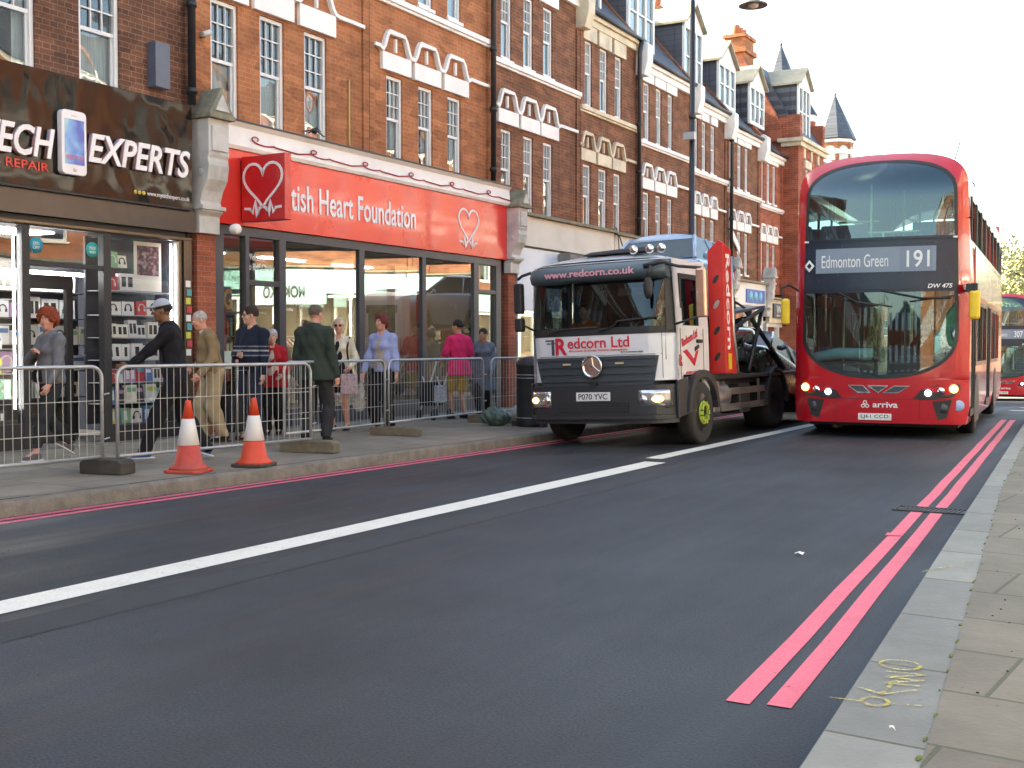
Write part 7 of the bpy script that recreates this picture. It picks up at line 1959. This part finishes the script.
person("person", "man in a pale grey cap and black jacket striding past with his arm stretched ahead", P(-9.72, 9.36), dirw(-.97, -.25), 1.80, 'brown',
       feet=[(.09, -.32, .05, -.35), (-.09, .34, 0, 0)], lean=.15, hands=[(.26, .02, .84), (-.20, .52, .98, 'B', (-.4, -.5, -1), (0, 1, -.1))], hair=('cropped', 'black', (.015, .012, .01)),
       top=dict(name="jacket", mat=blk, g=.024, hem=.86, sleeve=1, collar=blk, zip=cloth('zip grey', (.2, .2, .2)), fold=.009), bottom=dict(name="trousers", mat=blk, g=.022), shoes=(cloth("blue trainers", (.03, .12, .33)), wsole), extra={'cap': cloth("light grey cap", (.40, .43, .48))}, nod=.08)
person("person", "elderly man in a beige jacket and khaki trousers behind the striding man", P(-11.08, 11.34), dirw(-.85, -.5), 1.74, 'pink', lean=.20,
       feet=[(.09, .10, 0, 0), (-.09, -.10, 0, 0)], hands=[(.22, .22, .98), (-.24, .24, .92)], hair=('thin', 'grey white', (.42, .40, .37)), bulk=1.05, belly=.03,
       top=dict(name="jacket", mat=cloth("beige jacket", (.25, .175, .095)), g=.026, hem=.84, sleeve=1, collar=cloth("white collar", (.62, .60, .55)), zip=blk, fold=.009), bottom=dict(name="trousers", mat=cloth("khaki", (.36, .28, .17)), g=.026), shoes=(cloth("dark shoes", (.02, .018, .016)), bsole), nod=.25)
st1 = cloth("stripe grey", (.18, .20, .22)); st2 = cloth("stripe pale", (.32, .33, .32))
person("person", "dark-haired man in sunglasses and a striped navy jumper looking aside", P(-10.95, 11.95), dirw(-.45, -.89), 1.80, 'fair', bulk=1.06, belly=.03,
       feet=[(.11, .05, 0, 0), (-.11, -.04, 0, 0)], hands=[(.05, .26, 1.12, 'B', (.8, -.6, -.5), (-1, .1, 0)), (-.26, .1, .86)], yaw=R(-38), hair=('short', 'dark brown', (.03, .018, .012)),
       top=dict(name="jumper", mat=nav, g=.022, hem=.86, sleeve=1, stripes=[(1.22, .03, st1), (1.16, .035, st2), (1.10, .03, st1)]), bottom=dict(name="jeans", mat=dj, g=.02), shoes=(cloth("brown shoes", (.10, .05, .03)), bsole), extra={'shades': 1})
person("person", "small grey-haired old woman in a red cardigan facing the road", P(-11.25, 12.7), dirw(.1, -1), 1.50, 'fair', female=True, lean=.08, nod=.1,
       feet=[(.09, .03, 0, 0), (-.09, -.03, 0, 0)], hands=[(.16, .22, .98), (-.16, .22, 1.0)], hair=('short', 'silver', (.45, .45, .45)),
       top=dict(name="cardigan", mat=cloth("red cardigan", (.40, .02, .03)), g=.028, hem=.80, sleeve=1, front=cloth("cream blouse", (.5, .4, .36))), bottom=dict(name="trousers", mat=blk, g=.02), shoes=(blk, bsole))
person("person", "balding man in a dark green jacket seen from behind at the barrier", P(-9.92, 12.02), dirw(.25, .97), 1.82, 'pink', bulk=1.08, belly=.03,
       feet=[(.13, .05, 0, 0), (-.12, -.04, 0, 0)], hands=[(.29, .02, .84), (-.29, .04, .86)], yaw=R(-14), hair=('thin', 'grey brown', (.12, .09, .07)),
       top=dict(name="jacket", mat=cloth("dark green jacket", (.035, .048, .038)), g=.028, hem=.80, sleeve=1, fold=.009, collar=cloth("dark green jacket", (.035, .048, .038))), bottom=dict(name="trousers", mat=cloth("charcoal", (.035, .036, .04)), g=.024), shoes=(cloth("dark shoes", (.02, .018, .016)), bsole))
def tote(t, hs, T):
    mm = plain("floral tote", (.5, .35, .36), .8, var=.5, scale=26)
    h = hs[1]; m = MB(); c = (h[0] - .02, h[1] + .02, h[2] - .20); m.box(c[0] - .14, c[0] + .12, c[1] - .04, c[1] + .05, c[2] - .17, c[2] + .15); b_ = m.build("tote_bag", mm, t, bev=.02)
    m = MB(); m.tube([(c[0] - .08, c[1], c[2] + .14), (h[0], h[1], h[2] + .02), (c[0] + .07, c[1], c[2] + .14)], .008, 5); m.build("strap", blk, b_)
    m = MB(); m.tube([T((-.17, .02, 1.47)), T((-.15, .10, 1.3)), T((-.17, .1, 1.1))], .014, 6); m.build("bag_strap", blk, t)
person("person", "woman in sunglasses with a cream cardigan and bare legs carrying a floral tote", P(-10.95, 13.85), dirw(-.15, -.99), 1.68, 'pink', female=True,
       feet=[(.09, .06, 0, 0), (-.10, -.05, 0, 0)], hands=[(.27, .05, .86), (-.22, .18, 1.0)], yaw=R(8), hair=('short', 'blond grey', (.50, .42, .32)),
       top=dict(name="cardigan", mat=cloth("cream cardigan", (.60, .54, .42)), g=.024, hem=.86, sleeve=1, front=blk, fhem=.84, neck=1.45), bottom=dict(name="shorts", mat=blk, g=.03, hem=.60), shoes=(blk, bsole), extra={'shades': 1, 'hand': tote})
def plasticbag(t, hs, T):
    mm = plain("translucent carrier", (.62, .60, .55), .4, alpha=.62, var=.25, scale=14, bump=.5)
    h = hs[0]; f = Field(); f.ell((h[0] + .04, h[1] + .02, h[2] - .28), (.10, .07, .17), .03); f.ell((h[0] + .03, h[1] + .02, h[2] - .42), (.09, .08, .08), .05); f.cap((h[0], h[1], h[2]), (h[0] + .03, h[1], h[2] - .18), .02, .06, .05); f.noise = (.012, 36, 1.7)
    f.mesh("carrier_bag", mm, t, .01)
person("person", "auburn-haired woman in a lilac fleece with a see-through carrier bag", P(-10.40, 14.2), dirw(-.35, -.94), 1.74, 'pink', female=True, bulk=1.04,
       feet=[(.10, .05, 0, 0), (-.10, -.05, 0, 0)], hands=[(.27, .12, .88), (-.26, .06, .84)], yaw=R(-20), hair=('bob', 'auburn', (.13, .025, .02)),
       top=dict(name="fleece", mat=cloth("lilac fleece", (.30, .34, .56)), g=.028, hem=.90, sleeve=1, front=cloth("beige top", (.36, .30, .25)), neck=1.46), bottom=dict(name="trousers", mat=blk, g=.026), shoes=(blk, bsole), extra={'hand': plasticbag})
person("person", "man in a bright pink shirt and mustard shorts seen from behind", P(-10.95, 17.2), dirw(-.55, .83), 1.72, 'tan', bulk=1.0,
       feet=[(.10, -.05, 0, 0), (-.10, .07, 0, 0)], hands=[(.24, .12, .90), (-.24, .26, 1.0)], yaw=R(35), hair=('short', 'black hair', (.015, .013, .012)),
       top=dict(name="shirt", mat=cloth("pink shirt", (.60, .03, .12)), g=.024, hem=.78, sleeve=.42, fold=.009), bottom=dict(name="shorts", mat=cloth("mustard shorts", (.42, .26, .03)), g=.034, hem=.50), shoes=(blk, bsole))
person("person", "woman in a long grey coat with a red scarf behind the man in pink", P(-11.02, 18.15), dirw(-.1, -1), 1.58, 'tan', female=True, bulk=1.08,
       feet=[(.09, .04, 0, 0), (-.09, -.04, 0, 0)], hands=[(.24, .10, .88), (-.20, .16, .92)], yaw=R(-15), hair=('bun', 'black hair', (.02, .013, .012)),
       top=dict(name="coat", mat=cloth("grey coat", (.13, .145, .175)), g=.034, hem=.52, flare=.02, sleeve=1, collar=cloth("red scarf", (.42, .03, .03))), bottom=dict(name="trousers", mat=blk, g=.014), shoes=(blk, bsole))
# drivers
hv = plain("hi-vis jacket", (.50, .68, .16), .75, var=.2, scale=6)
def seated(label, loc, fd, topm, nm, tone='fair', hair=('short', 'dark brown', (.03, .018, .012)), H=1.74):
    p = person("person", label, loc, fd, H, tone, sit=True, feet=[(.12, .46, .0, 0), (-.12, .46, .0, 0)], hands=[(.16, .40, .86), (-.16, .40, .86)], hair=hair, top=dict(name=nm, mat=topm, g=.024, hem=.93, sleeve=1), bottom=dict(name="trousers", mat=dj, g=.018), shoes=(blk, bsole), detail=.011)
    return p
q = LW((.62, .98, .78)); seated("lorry driver in a yellow-green hi-vis jacket at the wheel", (q.x, q.y, q.z), (0, -1), hv, "hi_vis_jacket")
q = LW((-.62, .98, .74)); seated("lorry passenger in an orange top on the side nearest the pavement", (q.x, q.y, q.z), (0, -1), cloth("orange top", (.45, .13, .03)), "top")
ang = R(4.5); bx, by_ = .70, 1.20
seated("bus driver in a dark uniform holding the wheel", (-3.86 + bx * math.cos(ang) - by_ * math.sin(ang), 17.7 + bx * math.sin(ang) + by_ * math.cos(ang), .62), (math.sin(ang), -math.cos(ang)), nav, "uniform", 'fair', ('short', 'grey brown', (.12, .09, .07)))
# ------------------------------------------------------------------ crowd barriers
def barrier(p0, p1, label, Hb=1.08):
    p0, p1 = Vector((*p0, 0)), Vector((*p1, 0)); L_ = (p1 - p0).length
    t = thing("crowd_barrier", label, "barrier", (p0.x, p0.y, pz(p0.x, p0.y)), math.atan2((p1 - p0).y, (p1 - p0).x), "mesh crowd barriers along the pavement")
    m = MB(); r = .019; c = .12
    pts = [(0.02, 0, 0), (0.02, 0, Hb - c)] + [(.02 + c * (1 - math.cos(q * math.pi / 10)), 0, Hb - c + c * math.sin(q * math.pi / 10)) for q in range(1, 6)] + [(L_ - .02 - c + c * math.sin(q * math.pi / 10), 0, Hb - c + c * math.cos(q * math.pi / 10)) for q in range(0, 6)] + [(L_ - .02, 0, Hb - c - .02), (L_ - .02, 0, 0)]
    m.tube(pts, r, 8); m.tube([(.02, 0, .17), (L_ - .02, 0, .17)], r * .9, 8); m.build("frame", M['grey_bar'], t)
    m = MB(); n = int(L_ / .088)
    for k in range(1, n): x = .02 + (L_ - .04) * k / n; m.box(x - .0024, x + .0024, -.0024, .0024, .17, Hb)
    for z in (.42, .74): m.box(.02, L_ - .02, -.0032, .0032, z - .003, z + .003)
    m.build("wire_mesh", M['wire'], t)
    m = MB()
    for z in (.35, .80): m.tube([(L_ - .02, -.03, z), (L_ + .05, -.02, z + .01), (L_ + .05, .03, z)], .009, 5)
    m.build("coupling_hook", M['grey_bar'], t)
    return t
barrier((-9.55, 5.42), (-9.36, 8.04), "mesh crowd barrier in front of the red-haired woman, cut off by the picture edge")
barrier((-9.30, 8.14), (-9.07, 10.93), "mesh crowd barrier between the two traffic cones and the elderly man")
barrier((-9.80, 11.25), (-9.93, 13.62), "mesh crowd barrier in front of the woman with the floral tote")
barrier((-9.96, 13.72), (-10.22, 16.85), "mesh crowd barrier in front of the man in the pink shirt")
barrier((-10.15, 16.95), (-9.9, 19.4), "mesh crowd barrier running off behind the recovery lorry")
rub = plain("recycled rubber foot", (.05, .045, .04), .9, var=.3, scale=12, bump=.4, dirt=.5)
wdm = plain("weathered timber foot", (.17, .145, .10), .9, var=.3, scale=10, bump=.4, stretch=(1, 6, 1), dirt=.4)
def foot(x, y, label, mat, lx=.72, ly=.20, hz=.13, rz=0):
    t = thing("barrier_foot", label, "barrier foot", (x, y, pz(x, y)), rz, "blocks holding the barriers")
    m = MB(); m.prism([(-lx / 2, 0), (lx / 2, 0), (lx / 2, hz * .75), (lx / 2 - .05, hz), (-lx / 2 + .05, hz), (-lx / 2, hz * .75)], lambda u, v: (u, -ly / 2, v), lambda u, v: (u, ly / 2, v)); m.build("block", mat, t, bev=.012)
    m = MB()
    for k in (-1, 1): m.lathe([(.03, hz), (.03, hz + .004), (.012, hz + .004)], (k * .12, 0, 0), n=12)
    m.build("socket", M['black'], t)
foot(-9.36, 8.08, "black rubber block holding the barrier ends beside the dirtier cone", rub, .50, .24, .15, R(12))
foot(-9.12, 10.95, "mossy timber block under the barrier ends by the man in green", wdm, .72, .2, .15, R(14))
foot(-9.75, 13.62, "long timber block under the barrier ends by the lilac fleece", wdm, .74, .2, .12, R(14))
foot(-9.95, 16.7, "timber block beside the plastic sacks near the recovery lorry", wdm, .85, .2, .13, R(14))

# ------------------------------------------------------------------ traffic cones
orange = plain("cone orange red", (.62, .06, .02), .5, var=.12, dirt=.12); cdirty = plain("dirty cone red", (.50, .06, .04), .6, var=.2, scale=9, dirt=.55)
cwhite = plain("cone reflective white", (.66, .66, .64), .45, var=.08, dirt=.12)
def cone(x, y, label, mt, basem, tilt=0):
    t = thing("traffic_cone", label, "traffic cone", (x, y, pz(x, y)), R(20), "traffic cones by the kerb")
    m = MB(); a = .205; c = .06
    pts = [(-a + c, -a), (a - c, -a), (a, -a + c), (a, a - c), (a - c, a), (-a + c, a), (-a, a - c), (-a, -a + c)]
    m.prism(pts, lambda u, v: (u, v, 0), lambda u, v: (u, v, .035)); m.build("base", basem, t, bev=.01)
    rr = lambda z: .155 - (.155 - .028) * ((z - .03) / .70)
    m = MB(); m.lathe([(.20, .035), (.185, .06), (rr(.09), .09), (rr(.28), .28)], n=28); m.build("lower_cone", mt, t)
    m = MB(); m.lathe([(rr(.28), .28), (rr(.28) + .003, .283), (rr(.55) + .003, .547), (rr(.55), .55)], n=28); m.build("reflective_sleeve", cwhite, t)
    m = MB(); m.lathe([(rr(.55), .55), (rr(.71), .71), (rr(.71) - .004, .735), (.012, .74), (.008, .71)], n=28); m.build("upper_cone", orange, t)
cone(-8.78, 8.62, "dirtier traffic cone with a grubby lower half, nearer the barrier foot", cdirty, cdirty)
cone(-8.62, 9.42, "cleaner traffic cone with a bright orange lower half and dark base", orange, rub)

# ------------------------------------------------------------------ litter bin and plastic sacks by the lorry
t = thing("litter_bin", "black litter bin with thin pale bands, half hidden by the recovery lorry", "bin", (-9.02, 16.35, pz(-9, 16.4)))
m = MB(); m.lathe([(.001, 0), (.23, 0), (.24, .05), (.24, .95), (.25, .97), (.25, 1.02), (.19, 1.10), (.001, 1.14)], n=24); m.build("body", M['black'], t)
m = MB(); 
for z in (.78, .83, .14): m.lathe([(.242, z), (.247, z + .005), (.242, z + .012)], n=24)
m.build("pale_band", M['grey_bar'], t)
m = MB(); m.box(-.3, .3, -.12, .0, .0, .09); m.build("foot", M['black'], t)
def sack(x, y, label, r, mat, seed):
    f = Field(); f.ell((0, 0, r * .6), (r * .9, r * .8, r * .6), .05); f.ell((r * .4, .05, r * .5), (r * .7, r * .7, r * .5), .06); f.cap((0, 0, r), (.02, 0, r * 1.4), .05, .03, .05); f.noise = (.022, 24, seed)
    f.cut.append((V(0, 0, 0), V(0, 0, -1))); o = f.mesh("plastic_sack", mat, None, .014); o.location = (x, y, pz(x, y)); tag(o, label, "sack")
ps = plain("clear plastic sack", (.40, .42, .42), .25, alpha=.8, var=.35, scale=9, bump=.6, bscale=20); ps2 = plain("green tinted sack", (.07, .11, .09), .3, alpha=.9, var=.4, scale=9, bump=.6, bscale=20)
sack(-9.50, 16.95, "pale translucent plastic sack lying by the barrier foot", .26, ps, 1.0)
sack(-9.62, 16.15, "greenish plastic sack slumped beside the black litter bin", .24, ps2, 3.0)
# shopping trolley beside the elderly man
t = thing("shopping_trolley", "two-wheeled shopping trolley with pale-rimmed wheels behind the elderly man", "trolley", (-11.0, 11.62, pz(-11, 11.6)))
for s in (-1, 1):
    m = MB(); m.lathe([(.055, -.015), (.085, -.012), (.085, .012), (.055, .015)], (0, s * .17, .085), 'y', 20); w_ = m.build("wheel", M['tyre'], t)
    m = MB(); m.lathe([(.001, -.018), (.06, -.018), (.06, .018), (.001, .018)], (0, s * .17, .085), 'y', 20); m.build("rim", M['white'], w_)
m = MB(); m.hexa([(-.14, -.15, .12), (.12, -.15, .12), (-.14, .15, .12), (.12, .15, .12), (-.17, -.16, .62), (.15, -.16, .62), (-.17, .16, .62), (.15, .16, .62)]); m.build("bag", cloth("trolley bag", (.03, .03, .035)), t, bev=.03)
m = MB(); m.tube([(.14, -.1, .1), (.18, -.1, .95), (.18, .1, .95), (.14, .1, .1)], .012, 6); m.build("frame", M['steel'], t)
t = thing("baby_buggy", "dark folded buggy with a checked bag in front of the last charity window", "buggy", (-11.35, 16.75, pz(-11, 17)))
m = MB(); m.tube([(0, -.2, .1), (0, .1, .55), (0, .35, 1.0)], .014, 6); m.tube([(.3, -.2, .1), (.3, .1, .55), (.3, .35, 1.0)], .014, 6); m.tube([(0, .3, .1), (0, -.1, .75)], .012, 6); m.tube([(.3, .3, .1), (.3, -.1, .75)], .012, 6); m.build("frame", M['steel'], t)
m = MB(); m.hexa([(.02, -.25, .25), (.28, -.25, .25), (.02, .15, .25), (.28, .15, .25), (.02, -.15, .65), (.28, -.15, .65), (.02, .2, .65), (.28, .2, .65)]); m.build("seat", blk, t, bev=.03)
for x in (0, .3):
    for y in (-.2, .3):
        m = MB(); m.lathe([(.03, -.015), (.09, -.012), (.09, .012), (.03, .015)], (x, y, .09), 'x', 16); m.build("wheel", M['tyre'], t)
m = MB(); m.box(.31, .36, -.2, .12, .3, .6); m.build("checked_bag", plain("checked bag", (.35, .36, .38), .8, var=.7, scale=30), t)

# ------------------------------------------------------------------ street lamps
def lamp(x, y, label, arm, pz_, z=8.35, s=1):
    t = thing("street_lamp", label, "street lamp", (x, y, pz_), 0, "street lamps")
    m = MB(); m.lathe([(.13, 0), (.13, .9), (.09, 1.1), (.065, 1.2), (.048, z + .2)], n=16); m.build("pole", M['black_iron'], t)
    m = MB(); zt = z + .15
    m.tube([(0, 0, zt), (0, 0, zt + .55)] + [(s * (arm / 2 - arm / 2 * math.cos(q * math.pi / 8)), 0, zt + .55 + .45 * math.sin(q * math.pi / 8)) for q in range(1, 9)] + [(s * arm, 0, z + .12)], .03, 8)
    m.tube([(0, 0, zt + .3), (s * arm * .4, 0, zt + .75)], .015, 6); m.build("arm", M['black_iron'], t)
    m = MB(); m.lathe([(.05, .22), (.07, .12), (.13, .05), (.28, -.02), (.29, -.045), (.27, -.045), (.12, .0)], (s * arm, 0, z - .05), n=28); l_ = m.build("lamp_shade", plain("aged grey lamp", (.16, .15, .14), .5, metal=.4), t)
    m = MB(); m.lathe([(.12, -.0), (.10, -.06), (.05, -.09), (.001, -.10)], (s * arm, 0, z - .05), n=18); m.build("glass_bowl", plain("lamp bowl", (.55, .55, .5), .2), l_)
    for q in (3.1, 5.6, 6.0):
        m = MB(); m.lathe([(.06, q), (.075, q + .02), (.075, q + .07), (.06, q + .09)], n=12); m.build("pole_band", M['black_iron'], t)
    m = MB(); m.box(-.12, .12, -.2, -.06, 5.55, 5.7); m.build("cable_box", M['grey_bar'], t)
lamp(-8.73, 22.7, "tall black street lamp behind the recovery lorry, its shade hanging over the road", 1.28, pz(-8.7, 22.7), 8.22)
lamp(3.4, -2.0, "black street lamp on the sunlit side behind the camera", 1.2, .115, 8.2, -1)
lamp(-8.6, 52, "far black street lamp beyond the buses", 1.2, gz(52), 8.2)

# ------------------------------------------------------------------ the second bus, traffic behind
bus("double_decker_bus", "second red double-decker further back, route number starting 307, cut by the picture edge", (-5.98, 50.0, gz(50) - .02), R(8), "307", "Brimsdown", plate="LJ13 FBZ", fleet="DW 521")
car("parked_car", "dark car far down the road beyond the second bus", "car", (-7.6, 62, gz(62)), 0, pc_bk)

# ------------------------------------------------------------------ trees at the far end
bark = plain("tree bark", (.10, .075, .05), .9, var=.3, bump=.5)
def tree(x, y, z0, Ht, cr, label, col, seed, nleaf=6500):
    r = random.Random(seed); t = thing("tree", label, "tree", (x, y, z0), 0, "trees at the far end of the road")
    m = MB(); m.tube([(0, 0, -.5), (.1, 0, Ht * .2), (.05, .1, Ht * .45), (.2, 0, Ht * .8)], [.28, .22, .15, .04], 10)
    tips = []
    for k in range(22):
        a = r.uniform(0, 6.283); h0 = Ht * r.uniform(.25, .7); l_ = cr * r.uniform(.5, 1.05); z1 = h0 + l_ * r.uniform(.25, .9)
        p1 = (math.cos(a) * l_ * .5, math.sin(a) * l_ * .5, h0 + (z1 - h0) * .6); p2 = (math.cos(a) * l_, math.sin(a) * l_, min(z1, Ht))
        m.tube([(.05, .05, h0), p1, p2], [.09, .055, .015], 6); tips += [p1, p2, tuple((Vector(p1) + Vector(p2)) / 2)]
        for q in range(3):
            p3 = (p2[0] + r.uniform(-.9, .9), p2[1] + r.uniform(-.9, .9), min(Ht, p2[2] + r.uniform(0, 1.0))); m.tube([p2, p3], [.015, .006], 4); tips.append(p3)
    m.build("trunk", bark, t)
    m = MB()
    for k in range(nleaf):
        c = r.choice(tips); s = r.gauss(0, .55), r.gauss(0, .55), r.gauss(0, .5); p = Vector((c[0] + s[0], c[1] + s[1], c[2] + s[2])); sz = r.uniform(.08, .17)
        a = Vector((r.uniform(-1, 1), r.uniform(-1, 1), r.uniform(-1, 1))).normalized() * sz; b_ = a.orthogonal().normalized() * sz * .6
        m.face([p - a, p + b_, p + a, p - b_])
    m.build("crown", col, t)
lf = [plain("spring leaf %d" % i, c, .6, var=.35, scale=3) for i, c in enumerate(((.26, .25, .10), (.20, .22, .08), (.30, .27, .14)))]
for i, (x, y, h, c, lab) in enumerate(((-8.7, 88, 10.4, 3.4, "pale spring tree showing over the second bus at the picture edge"), (-12.2, 96, 9.0, 3.0, "thinner pale tree between the two buses"), (-5.0, 98, 11.5, 3.6, "tall pale tree just outside the picture edge, beyond the second bus"), (-16.5, 104, 9.0, 3.2, "far pale tree hidden behind the front bus"))):
    tree(x, y, -1.1, h, c, lab, lf[i % 3], 20 + i)
# far buildings closing the street
def farblock(x0, x1, y0, y1, h, label, mat):
    t = thing("terraced_house", label, "building", ((x0 + x1) / 2, y0, -1.2), 0, "houses closing the far end"); W = x1 - x0
    m = MB(); holes = [(.6 + k * 1.9, 1.6 + k * 1.9, z, z + 1.5) for k in range(int((W - .6) / 1.9)) for z in (3.6, 6.4) if z + 1.7 < h]
    m.panel(0, W, 0, h, holes, lambda u, v, d: (u - W / 2, d, v), .15); m.face([(W / 2, 0, 0), (W / 2, y1 - y0, 0), (W / 2, y1 - y0, h), (W / 2, 0, h)]); m.face([(-W / 2, 0, 0), (-W / 2, 0, h), (-W / 2, y1 - y0, h), (-W / 2, y1 - y0, 0)]); m.build("wall", mat, t)
    m = MB(); m.prism([(0, h), (3, h + 2), (y1 - y0, h)], lambda u, v: (-W / 2, u, v), lambda u, v: (W / 2, u, v)); m.build("roof", M['slate'], t)
    for a, b_, c, d in holes:
        m = MB(); m.box(a - W / 2, b_ - W / 2, .1, .12, c, d); w_ = m.build("window", M['sash'], t)
        m = MB(); m.box(a + .08 - W / 2, b_ - .08 - W / 2, .09, .098, c + .08, (c + d) / 2 - .03); m.box(a + .08 - W / 2, b_ - .08 - W / 2, .09, .098, (c + d) / 2 + .03, d - .08); m.build("pane", M['room'], w_)
def sideblock(x0, x1, y0, y1, h, label, mat):
    t = thing("terraced_house", label, "building", (x0, y0, 0), 0, "houses behind the camera"); W = x1 - x0; D_y = y1 - y0
    m = MB(); m.box(0, W, 0, D_y, -.5, h); m.build("wall", mat, t)
    m = MB(); m.prism([(0, h), (W / 2, h + 2.2), (W, h)], lambda u, v: (u, 0, v), lambda u, v: (u, D_y, v)); m.build("roof", M['slate'], t)
    for fx, sg in ((0, -1), (W, 1)):
        for k in range(int(D_y / 2.2)):
            for z in (1.0, 4.4, 7.2):
                m = MB(); m.box(fx - .03, fx + .03, .6 + k * 2.2, 1.6 + k * 2.2, z, z + 1.5); m.build("window", M['sash'], t)
    for fy in (0, D_y):
        for k in range(int(W / 2.4)):
            for z in (1.0, 4.4, 7.2):
                m = MB(); m.box(.6 + k * 2.4, 1.7 + k * 2.4, fy - .03, fy + .03, z, z + 1.5); m.build("window", M['sash'], t)
    m = MB(); m.box(W / 2 - .8, W / 2 + .8, .4, 1.2, h, h + 3.4); m.build("chimney", mat, t)
sideblock(-22, -12.4, -42, -20, 9.4, "brown brick row behind the camera on the phone shop side", M['brick_mid'])
sideblock(4.6, 14, -44, -24, 9.0, "orange brick row behind the camera on the opposite side", M['brick_orange'])
sideblock(-24, -9, -78, -64, 8.5, "brick block closing the street far behind the camera", M['brick_dark'])
sideblock(-5, 10, -84, -70, 7.5, "paler brick block far behind the camera", M['brick_red'])
tree(-8, -52, 0, 9.0, 3.0, "bushy tree behind the camera at the roadside", lf[1], 77, 2500)
farblock(-40, -17, 112, 122, 7.5, "low brick terrace closing the far end of the street", M['brick_mid'])
farblock(-17, -3, 125, 135, 6.5, "pale low building beyond the far trees", M['stucco_cream'])
farblock(-3, 25, 118, 128, 7.0, "red brick terrace far off on the sunlit side", M['brick_red'])
